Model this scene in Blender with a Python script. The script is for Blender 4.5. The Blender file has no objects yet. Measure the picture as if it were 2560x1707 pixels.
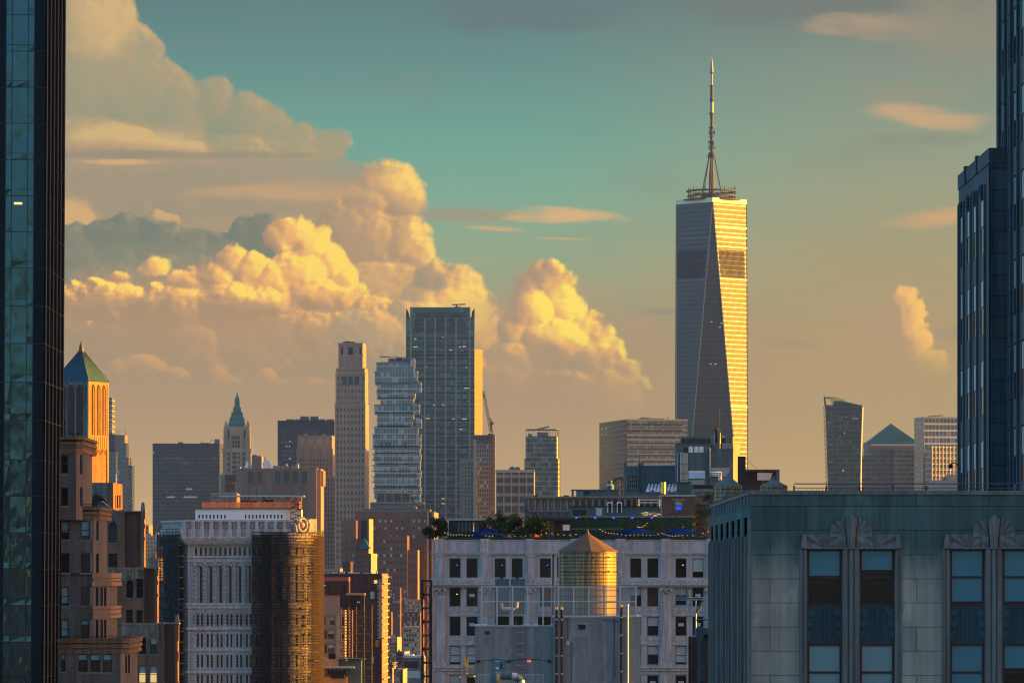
import bpy, math, random
from mathutils import Vector
C = bpy.context.scene
COL = C.collection
R = math.radians
F, CX, CY, H = 12000.0, 1280.0, 1440.0, 87.0      # focal length in photo pixels, horizon point, eye height in metres

# ---------------------------------------------------------------- camera
cam_d = bpy.data.cameras.new('camera')
cam = bpy.data.objects.new('camera', cam_d); COL.objects.link(cam)
cam.location = (0, 0, H); cam.rotation_euler = (R(90), 0, 0)
cam_d.sensor_width = 36; cam_d.lens = 36 * F / 2560
cam_d.shift_y = (CY - 853.5) / 2560
cam_d.clip_start = 1; cam_d.clip_end = 60000
C.camera = cam

# ---------------------------------------------------------------- light and exposure
SUN_EL, SUN_PHI = 7.0, 6.0           # elevation; azimuth from +x (right of the view) towards +y (away from the viewer)
sun_d = bpy.data.lights.new('sun', 'SUN'); sun_d.energy = 3.2; sun_d.angle = R(0.5); sun_d.color = (1.0, 0.50, 0.05)
sun = bpy.data.objects.new('sun', sun_d); COL.objects.link(sun)
sv = Vector((math.cos(R(SUN_EL)) * math.cos(R(SUN_PHI)), math.cos(R(SUN_EL)) * math.sin(R(SUN_PHI)), math.sin(R(SUN_EL))))
sun.rotation_euler = sv.to_track_quat('Z', 'Y').to_euler()
sun.location = sv * 300
C.view_settings.view_transform = 'Standard'; C.view_settings.look = 'None'
C.view_settings.exposure = 2.2; C.view_settings.gamma = 1.0
C.cycles.use_denoising = True; C.cycles.use_adaptive_sampling = False
C.cycles.max_bounces = 6; C.cycles.diffuse_bounces = 2; C.cycles.glossy_bounces = 3; C.cycles.transparent_max_bounces = 12
C.cycles.volume_bounces = 0; C.cycles.filter_width = 1.2; C.cycles.sample_clamp_indirect = .6

# ---------------------------------------------------------------- node expressions
def srgb(r, g, b):
    f = lambda c: c / 12.92 if c <= .04045 else ((c + .055) / 1.055) ** 2.4
    return (f(r / 255), f(g / 255), f(b / 255), 1.0)
class E:
    """a socket that can be added, multiplied ... by writing it down"""
    def __init__(s, nt, sock): s.nt, s.k = nt, sock
    def __add__(s, o): return M(s.nt, 'ADD', s, o)
    __radd__ = __add__
    def __sub__(s, o): return M(s.nt, 'SUBTRACT', s, o)
    def __rsub__(s, o): return M(s.nt, 'SUBTRACT', o, s)
    def __mul__(s, o): return M(s.nt, 'MULTIPLY', s, o)
    __rmul__ = __mul__
    def __truediv__(s, o): return M(s.nt, 'DIVIDE', s, o)
def put(nt, sock, v):
    if isinstance(v, E): nt.links.new(v.k, sock)
    elif v is not None: sock.default_value = v
def M(nt, op, a, b=None, c=None, clamp=False):
    n = nt.nodes.new('ShaderNodeMath'); n.operation = op; n.use_clamp = clamp
    for i, v in enumerate((a, b, c)): put(nt, n.inputs[i], v)
    return E(nt, n.outputs[0])
def VM(nt, op, a, b=None, c=None, out=0):
    n = nt.nodes.new('ShaderNodeVectorMath'); n.operation = op
    for i, v in enumerate((a, b, c)): put(nt, n.inputs[i], v)
    return E(nt, n.outputs['Value' if op in ('DOT_PRODUCT', 'LENGTH') else 'Vector'])
def SS(nt, v, lo, hi, a=0.0, b=1.0):
    n = nt.nodes.new('ShaderNodeMapRange'); n.interpolation_type = 'SMOOTHSTEP'
    for i, q in enumerate((v, lo, hi, a, b)): put(nt, n.inputs[i], q)
    return E(nt, n.outputs[0])
def MIX(nt, f, a, b, blend='MIX'):
    n = nt.nodes.new('ShaderNodeMix'); n.data_type = 'RGBA'; n.blend_type = blend; n.clamp_factor = True
    put(nt, n.inputs[0], f); put(nt, n.inputs[6], a); put(nt, n.inputs[7], b)
    return E(nt, n.outputs[2])
def NOISE(nt, vec, scale, detail=4, rough=.5, out='Fac', dist=0.0, dims='3D'):
    n = nt.nodes.new('ShaderNodeTexNoise'); n.noise_dimensions = dims
    put(nt, n.inputs['Vector'], vec); n.inputs['Scale'].default_value = scale; n.inputs['Detail'].default_value = detail
    n.inputs['Roughness'].default_value = rough; n.inputs['Distortion'].default_value = dist
    return E(nt, n.outputs[out])
def RAMP(nt, f, stops):
    n = nt.nodes.new('ShaderNodeValToRGB'); cr = n.color_ramp
    while len(cr.elements) < len(stops): cr.elements.new(0.5)
    for e, (p, c) in zip(cr.elements, stops): e.position = p; e.color = c
    put(nt, n.inputs[0], f)
    return E(nt, n.outputs[0])
def XYZ(nt, x, y, z):
    n = nt.nodes.new('ShaderNodeCombineXYZ')
    for i, v in enumerate((x, y, z)): put(nt, n.inputs[i], v)
    return E(nt, n.outputs[0])
def SEP(nt, v):
    n = nt.nodes.new('ShaderNodeSeparateXYZ'); put(nt, n.inputs[0], v)
    return [E(nt, o) for o in n.outputs]
# ---------------------------------------------------------------- sky: Nishita all round, evening bands and cumulus over the southern horizon
rgba4 = lambda c: (c[0], c[1], c[2], 1.0)
def build_world():
    w = bpy.data.worlds.new('World'); C.world = w; w.use_nodes = True
    nt = w.node_tree; nt.nodes.clear()
    out = nt.nodes.new('ShaderNodeOutputWorld')
    sky = nt.nodes.new('ShaderNodeTexSky'); sky.sky_type = 'NISHITA'; sky.sun_disc = False
    sky.sun_elevation = R(SUN_EL); sky.sun_rotation = R(90 - SUN_PHI); sky.altitude = 80
    sky.dust_density = 2.0; sky.ozone_density = 1.5
    bg = nt.nodes.new('ShaderNodeBackground'); bg.inputs[1].default_value = SKY_STRENGTH
    tc = nt.nodes.new('ShaderNodeTexCoord')
    dirv = E(nt, tc.outputs['Generated']); dx, dy, dz = SEP(nt, dirv)
    near_sun = SS(nt, VM(nt, 'DOT_PRODUCT', dirv, tuple(sv)), .45, .95)
    put(nt, bg.inputs[0], VM(nt, 'MULTIPLY', E(nt, sky.outputs[0]), MIX(nt, near_sun, rgba4(NISHITA_TINT), rgba4(GLOW_TINT))))
    yy = M(nt, 'MAXIMUM', dy, 0.02)
    U = dx / yy * (F / 1000) + CX / 1000            # direction, in thousandths of the tangent of its angle
    V = CY / 1000 - dz / yy * (F / 1000)
    P = XYZ(nt, U, V, 0.0)
    # clear evening sky
    s = srgb
    left = RAMP(nt, V * 0.6, [(0, s(82, 120, 122)), (.10, s(92, 138, 135)), (.21, s(104, 160, 148)), (.30, s(122, 166, 146)), (.40, s(150, 163, 132)),
                              (.50, s(160, 141, 116)), (.62, s(174, 146, 117)), (.73, s(190, 159, 121)), (.80, s(204, 170, 118))])
    right = RAMP(nt, V * 0.6, [(0, s(104, 116, 112)), (.10, s(124, 140, 126)), (.21, s(138, 152, 130)), (.30, s(152, 154, 124)), (.40, s(165, 151, 113)),
                               (.50, s(175, 150, 110)), (.62, s(178, 151, 112)), (.73, s(190, 160, 116)), (.80, s(200, 166, 116))])
    base = MIX(nt, SS(nt, U, 1.25, 2.25), left, right)
    n_soft = NOISE(nt, VM(nt, 'MULTIPLY', P, (1.0, 3.2, 1)), 2.2, 5, .55)
    base = MIX(nt, SS(nt, n_soft, .50, .72) * SS(nt, V, .95, .2) * .30, base, s(120, 128, 118))
    # the two sample points of every cloud: here, and a step towards the sun
    DL = 0.016
    Pa, Pb = P, VM(nt, 'ADD', P, (DL * .90, -DL * .42, 0))
    def warp(p):
        n1 = VM(nt, 'SUBTRACT', NOISE(nt, p, 7.0, 2, .5, 'Color'), (.5, .5, .5))
        n2 = VM(nt, 'SUBTRACT', NOISE(nt, p, 24.0, 8, .66, 'Color'), (.5, .5, .5))
        return n1, n2
    W = [warp(Pa), warp(Pb)]
    def billow(i):
        n = nt.nodes.new('ShaderNodeTexVoronoi'); n.feature = 'SMOOTH_F1'; n.normalize = True
        n.voronoi_dimensions = '2D'
        p = VM(nt, 'MULTIPLY_ADD', W[i][0], (.05, .05, 0), (Pa, Pb)[i])
        p = VM(nt, 'MULTIPLY_ADD', W[i][1], (.035, .035, 0), p)
        put(nt, n.inputs['Vector'], p); n.inputs['Scale'].default_value = 24; n.inputs['Detail'].default_value = 2
        n.inputs['Roughness'].default_value = .5; n.inputs['Smoothness'].default_value = .6
        return E(nt, n.outputs['Distance'])
    BIL = [billow(0), billow(1)]
    rag = NOISE(nt, P, 60.0, 6, .7) - .5
    def field(i, blobs, w1, w2, puff, k):
        p = VM(nt, 'MULTIPLY_ADD', W[i][0], (w1, w1, 0), (Pa, Pb)[i])
        p = VM(nt, 'MULTIPLY_ADD', W[i][1], (w2, w2, 0), p)
        h = None
        for (cx, cy, rx, ry) in blobs:
            cx, cy, rx, ry = cx / 1000, cy / 1000, rx / 1000, ry / 1000
            q = VM(nt, 'MULTIPLY_ADD', p, (1 / rx, 1 / ry, 0), (-cx / rx, -cy / ry, 0))
            hh = M(nt, 'MULTIPLY_ADD', VM(nt, 'DOT_PRODUCT', q, q), -.5 * (rx + ry) * 10, .5 * (rx + ry) * 10)
            h = hh if h is None else M(nt, 'SMOOTH_MAX', h, hh, k)
        return M(nt, 'MULTIPLY_ADD', BIL[i], -puff, h + puff * .42)
    def cloud(col, blobs, shade, mid, lit, w1=.05, w2=.03, puff=.16, k=.06, edge=.10, gain=.55, bias=.45, alpha=1.0, spots=(), fade=None):
        a, b = field(0, blobs, w1, w2, puff, k), field(1, blobs, w1, w2, puff, k)
        slope = (a - b) * (gain / DL * .1)                   # towards the light the cloud falls away: lit
        L = slope + bias
        for (sx, sy, rx, ry, g) in spots:
            q = VM(nt, 'MULTIPLY_ADD', P, (1000 / rx, 1000 / ry, 0), (-sx / rx, -sy / ry, 0))
            L = M(nt, 'MULTIPLY_ADD', SS(nt, VM(nt, 'DOT_PRODUCT', q, q), 1.0, 0.0), g, L)
        c = RAMP(nt, M(nt, 'MULTIPLY', L, .5, clamp=True), [(0.0, shade), (.22, mid), (.42, lit[0]), (.62, lit[1])])
        al = SS(nt, M(nt, 'MULTIPLY_ADD', rag, edge * 1.1, a), edge * .25, edge * 1.75) * alpha
        if fade: al = al * SS(nt, V, fade[1] / 1000, fade[0] / 1000)
        return MIX(nt, al, col, c)
    streak = [NOISE(nt, XYZ(nt, U * 5.5, V * 20, 3.0), 1.0, 5, .6), NOISE(nt, XYZ(nt, U * 4.0, V * 12, 7.0), 1.0, 4, .58)]
    def wisp(col, cx, cy, rx, ry, c, a, nz=.5, sc=(6, 22), tilt=0.0):
        x = (U - cx / 1000); y = (V - cy / 1000) - x * tilt
        q = XYZ(nt, x * (1000 / rx), y * (1000 / ry), 0.0)
        f = M(nt, 'MULTIPLY_ADD', streak[0 if sc[1] > 16 else 1], nz * 5, 1.0 - nz * 2.5) - VM(nt, 'DOT_PRODUCT', q, q)
        return MIX(nt, SS(nt, f, 0.0, 1.1) * a, col, c)
    g1 = [s(216, 172, 116), s(248, 208, 122)]
    c = base
    # high grey veils
    c = wisp(c, 1280, 40, 330, 60, s(92, 112, 115), .8, .6, (4, 14))
    c = wisp(c, 2000, 20, 420, 60, s(108, 112, 108), .7, .5, (4, 14))
    c = wisp(c, 2180, 66, 200, 46, s(176, 148, 118), .75, .5, (7, 18), .05)
    c = wisp(c, 2420, 60, 240, 160, s(148, 138, 118), .7, .4, (4, 10))
    c = wisp(c, 2270, 235, 190, 40, s(146, 142, 120), .5, .6)
    c = wisp(c, 2330, 292, 190, 34, s(198, 162, 120), .95, .45, (5, 20), .10)
    c = wisp(c, 2290, 350, 180, 22, s(132, 138, 120), .8, .6, (4, 24), .03)
    c = wisp(c, 2330, 545, 140, 34, s(204, 162, 116), .95, .5, (6, 20), -.10)
    c = wisp(c, 2030, 190, 130, 30, s(126, 140, 124), .6)
    c = wisp(c, 1460, 330, 80, 9, s(96, 146, 138), .6)
    c = wisp(c, 1640, 778, 90, 10, s(140, 138, 118), .8)
    c = wisp(c, 1990, 860, 120, 16, s(158, 140, 114), .6)
    c = wisp(c, 2380, 830, 120, 22, s(158, 140, 116), .7)
    # the tall anvil
    A = [(170, -40, 160, 180), (215, 60, 136, 130), (240, 180, 195, 150), (330, 240, 160, 135), (430, 290, 130, 130), (528, 262, 84, 84), (600, 325, 115, 95),
         (668, 330, 76, 70), (745, 375, 95, 68), (822, 372, 56, 52), (852, 362, 36, 38), (250, 380, 300, 110), (560, 400, 300, 80)]
    c = cloud(c, A, s(122, 142, 124), s(152, 148, 119), [s(172, 153, 117), s(212, 176, 118)], w1=.07, w2=.04, puff=.08, k=.14, edge=.20, gain=.22, bias=.50, alpha=.97,
              spots=[(240, 50, 140, 130, .55), (330, 385, 250, 95, .95), (690, 380, 220, 60, .12), (180, 260, 200, 220, .15), (560, 330, 300, 160, -.06)], fade=(390, 440))
    # streaked middle layer, far tower and shoulder
    S = [(300, 470, 420, 130), (620, 490, 330, 120), (820, 500, 190, 110), (250, 560, 320, 120), (700, 600, 380, 150)]
    c = cloud(c, S, s(146, 138, 118), s(162, 144, 118), [s(180, 150, 117), s(212, 168, 114)], w1=.06, w2=.05, puff=.05, k=.2, edge=.75, gain=.16, bias=.44, alpha=.97,
              spots=[(760, 475, 240, 46, .22), (180, 540, 80, 60, 1.2), (560, 560, 300, 40, .12)], fade=(700, 960))
    Bk = [(968, 462, 92, 66), (925, 505, 84, 74), (1000, 505, 76, 64), (985, 600, 105, 95), (1030, 640, 66, 64), (900, 600, 150, 130), (1080, 700, 64, 54), (1150, 722, 66, 60), (1190, 775, 60, 64),
          (1230, 840, 66, 76), (1060, 800, 190, 140), (820, 760, 300, 170), (500, 820, 420, 120), (1240, 900, 140, 90)]
    c = cloud(c, Bk, s(160, 139, 114), s(180, 148, 115), [s(220, 172, 112), s(254, 210, 110)], w1=.05, w2=.05, puff=.13, k=.06, edge=.20, gain=.38, bias=.38,
              spots=[(985, 450, 110, 80, .42), (1075, 610, 80, 110, .30), (1180, 720, 110, 90, .3), (900, 620, 120, 120, -.05)], fade=(780, 1040))
    c = wisp(c, 420, 388, 520, 16, s(146, 136, 116), .9, .4, (3, 30))
    c = wisp(c, 640, 425, 420, 40, s(156, 146, 122), .75, .6, (3, 16))
    c = wisp(c, 300, 450, 320, 34, s(156, 142, 120), .7, .6, (3, 16))
    c = wisp(c, 300, 405, 130, 9, s(222, 178, 112), .7, .6, (6, 40))
    c = wisp(c, 720, 482, 260, 26, s(206, 164, 116), .5, .7, (6, 18))
    # slate bank
    G = [(170, 650, 130, 90), (290, 605, 96, 70), (395, 602, 86, 70), (480, 626, 86, 66), (560, 645, 80, 70), (612, 592, 50, 60), (660, 590, 60, 66), (430, 720, 360, 100)]
    c = cloud(c, G, s(106, 120, 110), s(120, 124, 109), [s(150, 140, 117), s(204, 166, 114)], w1=.045, w2=.06, puff=.22, k=.04, edge=.10, gain=.22, bias=.34, fade=(700, 830),
              spots=[(400, 540, 60, 25, .6), (300, 720, 240, 70, .35)])
    # the long flat streak
    c = wisp(c, 1190, 537, 240, 24, s(158, 147, 123), .95, .35, (5, 24), .0)
    c = wisp(c, 1390, 538, 190, 26, s(222, 176, 122), .85, .6, (7, 24), .02)
    c = wisp(c, 1240, 572, 110, 8, s(206, 168, 120), .8, .5, (6, 40), .05)
    c = wisp(c, 1390, 596, 100, 5, s(204, 168, 120), .8, .4, (6, 40), .03)
    c = wisp(c, 620, 760, 620, 190, s(184, 149, 114), .55, .5, (4, 10))
    c = wisp(c, 380, 650, 300, 60, s(142, 136, 115), .5, .6, (5, 18))
    # gold cumulus
    Ec = [(735, 576, 62, 48), (700, 592, 52, 44), (782, 614, 60, 58), (826, 655, 56, 60), (858, 702, 50, 50), (886, 738, 42, 38), (760, 680, 95, 75), (582, 650, 48, 44), (632, 676, 56, 52),
          (690, 706, 85, 60), (545, 690, 54, 40), (470, 700, 60, 34), (395, 668, 44, 26), (352, 672, 18, 18), (298, 697, 36, 22), (800, 745, 120, 60), (620, 770, 200, 80), (430, 780, 150, 80),
          (250, 755, 180, 56), (930, 785, 80, 56), (470, 850, 130, 90), (740, 840, 240, 90)]
    c = cloud(c, Ec, s(168, 138, 108), s(194, 152, 110), [s(240, 178, 106), s(255, 218, 98)], w1=.035, w2=.055, puff=.19, k=.03, edge=.14, gain=.50, bias=.44, fade=(715, 950),
              spots=[(790, 640, 150, 130, .52), (640, 690, 130, 80, .38), (400, 680, 80, 50, .3), (250, 760, 240, 90, -.26), (480, 830, 300, 120, -.34), (740, 820, 260, 90, -.36)])
    # grey-topped cloud over the glass slab
    Fc = [(1072, 705, 50, 48), (1100, 715, 44, 44), (1050, 745, 54, 44), (1120, 770, 66, 56), (1170, 790, 62, 50), (1060, 810, 130, 80), (1230, 840, 70, 60), (1160, 870, 150, 100), (960, 830, 140, 80)]
    c = cloud(c, Fc, s(158, 144, 118), s(182, 154, 118), [s(234, 178, 110), s(255, 212, 104)], w1=.035, w2=.05, puff=.15, k=.04, edge=.12, gain=.36, bias=.46, fade=(790, 1020),
              spots=[(1080, 690, 80, 44, -.42), (1140, 780, 130, 70, .48)])
    c = wisp(c, 1330, 860, 330, 190, s(184, 152, 116), .55, .5, (4, 10))
    # the free-standing cumulus
    Dc = [(1362, 692, 60, 50), (1330, 718, 54, 50), (1405, 725, 48, 52), (1345, 780, 85, 76), (1420, 775, 58, 64), (1462, 810, 48, 50), (1500, 850, 50, 48), (1536, 880, 38, 48), (1300, 830, 62, 66),
          (1390, 860, 120, 90), (1470, 900, 100, 80), (1290, 910, 90, 80), (1560, 930, 50, 46), (1598, 965, 40, 32), (1430, 980, 200, 90), (1250, 960, 140, 90)]
    c = cloud(c, Dc, s(166, 142, 116), s(188, 152, 115), [s(234, 178, 108), s(255, 226, 96)], w1=.04, w2=.055, puff=.20, k=.04, edge=.17, gain=.46, bias=.40, fade=(830, 1080),
              spots=[(1385, 775, 110, 100, .62), (1340, 680, 90, 55, -.25), (1300, 850, 60, 60, .25), (1470, 850, 90, 60, .25), (1400, 950, 280, 100, -.3)])
    # small tower and low puffs
    T = [(2262, 746, 32, 40), (2280, 792, 38, 56), (2300, 850, 40, 56), (2335, 905, 52, 40)]
    c = wisp(c, 2230, 830, 110, 120, s(176, 148, 114), .8, .5, (6, 8))
    c = cloud(c, T, s(190, 154, 114), s(206, 164, 114), [s(236, 180, 108), s(250, 196, 106)], w1=.04, w2=.06, puff=.12, k=.05, edge=.12, gain=.4, bias=.68, fade=(820, 960), alpha=.95)
    Lp = [(300, 915, 34, 22), (370, 912, 60, 26), (440, 930, 40, 22), (540, 925, 30, 26), (560, 945, 50, 18), (664, 935, 34, 26), (690, 955, 40, 18), (800, 960, 50, 20), (1720, 880, 24, 18), (1910, 1000, 40, 14)]
    c = cloud(c, Lp, s(178, 146, 114), s(188, 150, 113), [s(204, 158, 112), s(216, 164, 110)], w1=.04, w2=.035, puff=.16, k=.03, edge=.12, gain=.5, bias=.5, alpha=.8, fade=(925, 985))
    # pull the low air together
    c = MIX(nt, SS(nt, V, .80, 1.05) * .55, c, base)
    c = VM(nt, 'MULTIPLY', c, SKY_TINT)
    band = nt.nodes.new('ShaderNodeBackground'); put(nt, band.inputs[0], c); band.inputs[1].default_value = 1.0
    # the painted band covers low southern directions and melts into the Nishita sky above and beside
    fac = SS(nt, dy, .75, .9) * SS(nt, V, -.9, -.25) * SS(nt, V, 1.9, 1.8)
    mx = nt.nodes.new('ShaderNodeMixShader')
    put(nt, mx.inputs[0], fac); nt.links.new(bg.outputs[0], mx.inputs[1]); nt.links.new(band.outputs[0], mx.inputs[2])
    nt.links.new(mx.outputs[0], out.inputs[0])
    w.cycles.sampling_method = 'MANUAL'; w.cycles.sample_map_resolution = 1024
SKY_STRENGTH, SKY_TINT = 0.12, (.238, .234, .210)
NISHITA_TINT, GLOW_TINT = (.47, .72, .97), (1.0, .50, .10)
build_world()
# ---------------------------------------------------------------- materials
MAT = {}
def newmat(name):
    m = bpy.data.materials.new(name); m.use_nodes = True; MAT[name] = m
    nt = m.node_tree; b = nt.nodes['Principled BSDF']
    return m, nt, b
def objco(nt):
    tc = nt.nodes.new('ShaderNodeTexCoord'); return E(nt, tc.outputs['Object'])
def wallco(nt):
    """(run along the wall, height): works for any upright wall"""
    g = nt.nodes.new('ShaderNodeNewGeometry'); nx, ny, nz = SEP(nt, E(nt, g.outputs['True Normal']))
    x, y, z = SEP(nt, objco(nt))
    return nx * y - ny * x, z
def bump(nt, b, h, dist=.02, st=.5):
    n = nt.nodes.new('ShaderNodeBump'); n.inputs['Distance'].default_value = dist; n.inputs['Strength'].default_value = st
    put(nt, n.inputs['Height'], h); nt.links.new(n.outputs[0], b.inputs['Normal'])
def rgba(c): return (c[0], c[1], c[2], 1.0)
def plain(name, c, rough=.7, metal=0.0, var=.25, scale=.6, streak=0.0, spec=.4, bmp=0.0):
    m, nt, b = newmat(name)
    co = objco(nt)
    n = NOISE(nt, co, scale, 6, .62)
    f = M(nt, 'MULTIPLY_ADD', n, var * 2, 1 - var)
    if streak:
        st = NOISE(nt, VM(nt, 'MULTIPLY', co, (1.6, 1.6, .10)), scale * 3, 5, .65)
        f = f * SS(nt, st, .38, .66, 1 - streak, 1.0)
    col = MIX(nt, 1.0, rgba(c), XYZ(nt, f, f, f), 'MULTIPLY')
    put(nt, b.inputs['Base Color'], col)
    b.inputs['Roughness'].default_value = rough; b.inputs['Metallic'].default_value = metal
    b.inputs['Specular IOR Level'].default_value = spec
    if bmp: bump(nt, b, NOISE(nt, co, scale * 12, 4), .03, bmp)
    return m
def brick(name, c1, c2, cm, w=.22, h=.075, mort=.012, rough=.9, var=.3, scale=.35, streak=.3, bmp=.3, spec=.2, off=.5, soot=None, patch=0, flat=False):
    """courses of brick or cut stone with mortar joints, soot and rain streaks"""
    m, nt, b = newmat(name)
    s, z = wallco(nt); co = objco(nt)
    if flat: s = SEP(nt, co)[0]
    t = nt.nodes.new('ShaderNodeTexBrick'); put(nt, t.inputs['Vector'], XYZ(nt, s, z, 0.0))
    t.inputs['Color1'].default_value = rgba(c1); t.inputs['Color2'].default_value = rgba(c2); t.inputs['Mortar'].default_value = rgba(cm)
    t.inputs['Scale'].default_value = 1; t.inputs['Mortar Size'].default_value = mort; t.inputs['Brick Width'].default_value = w
    t.inputs['Row Height'].default_value = h; t.inputs['Bias'].default_value = 0; t.offset = off
    n = NOISE(nt, co, scale, 6, .65)
    f = M(nt, 'MULTIPLY_ADD', n, var * 2, 1 - var)
    st = NOISE(nt, VM(nt, 'MULTIPLY', co, (1.6, 1.6, .08)), scale * 4, 5, .65)
    f = f * SS(nt, st, .36, .68, 1 - streak, 1.0)
    cc = MIX(nt, 1.0, E(nt, t.outputs['Color']), XYZ(nt, f, f, f), 'MULTIPLY')
    if patch:                                              # repaired and rain-washed patches
        pn = NOISE(nt, VM(nt, 'MULTIPLY', co, (1, 1, .45)), .55, 7, .68)
        cc = MIX(nt, SS(nt, pn, .55, .64) * patch, cc, MIX(nt, 1.0, cc, (1.7, 1.65, 1.6, 1), 'MULTIPLY'))
        cc = MIX(nt, SS(nt, pn, .42, .34) * patch, cc, MIX(nt, 1.0, cc, (.45, .5, .52, 1), 'MULTIPLY'))
    if soot:                                               # weathering that starts at a height, with a ragged edge
        k = SS(nt, z + (NOISE(nt, VM(nt, 'MULTIPLY', co, (1, 1, .5)), .8, 5, .65) - .5) * 3.0, soot[0], soot[1])
        cc = MIX(nt, 1.0, cc, MIX(nt, k, (1, 1, 1, 1), rgba(soot[2])), 'MULTIPLY')
    put(nt, b.inputs['Base Color'], cc)
    b.inputs['Roughness'].default_value = rough; b.inputs['Specular IOR Level'].default_value = spec
    if bmp: bump(nt, b, M(nt, 'MULTIPLY_ADD', E(nt, t.outputs['Fac']), -1.0, n * .4), .02, bmp)
    return m
def glassy(name, c=(.012, .018, .024), rough=.06, spec=.9, wave=.0, wscale=.5, var=.4, pane=False, metal=0.0):
    m, nt, b = newmat(name)
    co = objco(nt)
    n = NOISE(nt, co, .9, 4, .6); f = M(nt, 'MULTIPLY_ADD', n, var * 2, 1 - var)
    put(nt, b.inputs['Base Color'], MIX(nt, 1.0, rgba(c), XYZ(nt, f, f, f), 'MULTIPLY'))
    b.inputs['Roughness'].default_value = rough; b.inputs['Specular IOR Level'].default_value = spec
    b.inputs['Metallic'].default_value = metal
    if pane:                                               # every pane bows in its own way
        g = nt.nodes.new('ShaderNodeNewGeometry'); r = E(nt, g.outputs['Random Per Island'])
        co = VM(nt, 'ADD', VM(nt, 'MULTIPLY', co, (1, 1, .4)), XYZ(nt, r * 37.0, r * 11.0, r * 53.0))
    if wave: bump(nt, b, NOISE(nt, co, wscale, 2, .5), 1.0, wave)
    return m
def curtain(name, glass, frame, fh=4.0, band=.28, mw=1.5, mull=.10, g_rough=.12, g_metal=.5, f_rough=.45, f_metal=.3, var=.35, z0=0.0, wave=0.0, blinds=.25, spec=.6, cloudy=.9):
    """a curtain wall: floor bands and mullions of one finish, panes of another, each pane a little different"""
    m, nt, b = newmat(name)
    s, z = wallco(nt)
    fz = M(nt, 'FRACT', (z - z0) / fh); fs = M(nt, 'FRACT', s / mw)
    isb = M(nt, 'LESS_THAN', fz, band); ism = M(nt, 'LESS_THAN', fs, mull)
    isf = M(nt, 'MAXIMUM', isb, ism)
    cell = XYZ(nt, M(nt, 'FLOOR', s / mw), M(nt, 'FLOOR', (z - z0) / fh), 0.0)
    wn = nt.nodes.new('ShaderNodeTexWhiteNoise'); wn.noise_dimensions = '2D'; put(nt, wn.inputs['Vector'], cell)
    r = E(nt, wn.outputs['Value'])
    big = NOISE(nt, objco(nt), .035, 4, .6)  # broad tone patches in the pane colour imitate reflected cloud
    f = M(nt, 'MULTIPLY_ADD', r, var * 1.2, 1 - var) * M(nt, 'MULTIPLY_ADD', big, cloudy, 1 - cloudy * .5)
    gc = MIX(nt, 1.0, rgba(glass), XYZ(nt, f, f, f), 'MULTIPLY')
    if blinds: gc = MIX(nt, M(nt, 'GREATER_THAN', r, 1 - blinds * .5) * .6, gc, rgba([min(1, q * 2.2 + .04) for q in glass]))
    put(nt, b.inputs['Base Color'], MIX(nt, isf, gc, rgba(frame)))
    put(nt, b.inputs['Roughness'], M(nt, 'MULTIPLY_ADD', isf, f_rough - g_rough, g_rough))
    put(nt, b.inputs['Metallic'], M(nt, 'MULTIPLY_ADD', isf, f_metal - g_metal, g_metal))
    b.inputs['Specular IOR Level'].default_value = spec
    return m
def glow(name, c, strength):
    m, nt, b = newmat(name)
    b.inputs['Base Color'].default_value = rgba([q * .5 for q in c]); b.inputs['Emission Color'].default_value = rgba(c)
    b.inputs['Emission Strength'].default_value = strength
    return m
def netting(name, c, open_=.45, scale=1.0):
    """debris netting: a woven sheet that lets part of the view through"""
    m, nt, b = newmat(name)
    co = objco(nt); n = NOISE(nt, VM(nt, 'MULTIPLY', co, (1, 1, .35)), scale, 5, .7)
    b.inputs['Base Color'].default_value = rgba(c); b.inputs['Roughness'].default_value = .9; b.inputs['Specular IOR Level'].default_value = .1
    put(nt, b.inputs['Alpha'], SS(nt, n, .30, .70, 1 - open_ - .2, 1 - open_ + .2))
    return m
def leafmat(name, c1, c2):
    m, nt, b = newmat(name)
    n = NOISE(nt, objco(nt), 1.1, 3, .6)
    oi = nt.nodes.new('ShaderNodeNewGeometry')
    put(nt, b.inputs['Base Color'], MIX(nt, M(nt, 'MULTIPLY_ADD', n, .8, E(nt, oi.outputs['Random Per Island']) * .5 - .15, clamp=True), rgba(c1), rgba(c2)))
    b.inputs['Roughness'].default_value = .6; b.inputs['Specular IOR Level'].default_value = .3
    return m

# ---------------------------------------------------------------- places
def X(px, d): return (px - CX) / F * d
def Z(py, d): return H + (CY - py) / F * d

class Face:
    """an upright plane from one picture column at one distance to another; s runs to the viewer's right, out is towards the viewer"""
    def __init__(s, pa, da, pb, db=None, xy=None):
        if xy: s.a, s.b = Vector(xy[0]), Vector(xy[1])
        else:
            db = da if db is None else db
            s.a, s.b = Vector((X(pa, da), da)), Vector((X(pb, db), db))
        d = s.b - s.a; s.L = d.length; s.t = d / s.L; s.n = Vector((s.t.y, -s.t.x)); s.ang = math.atan2(s.t.y, s.t.x)
    def S(s, px):
        u = (px - CX) / F
        return (u * s.a.y - s.a.x) / (s.t.x - u * s.t.y)
    def Y(s, q): return s.a.y + s.t.y * q
    def Zp(s, py, q): return Z(py, s.Y(q))
    def p(s, q, z, o=0.0): return (s.a.x + s.t.x * q + s.n.x * o, s.a.y + s.t.y * q + s.n.y * o, z)
    def rect(s, x0, y0, x1, y1):
        q0, q1 = s.S(x0), s.S(x1); m = (q0 + q1) / 2
        return (q0, q1, s.Zp(y1, m), s.Zp(y0, m))

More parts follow.
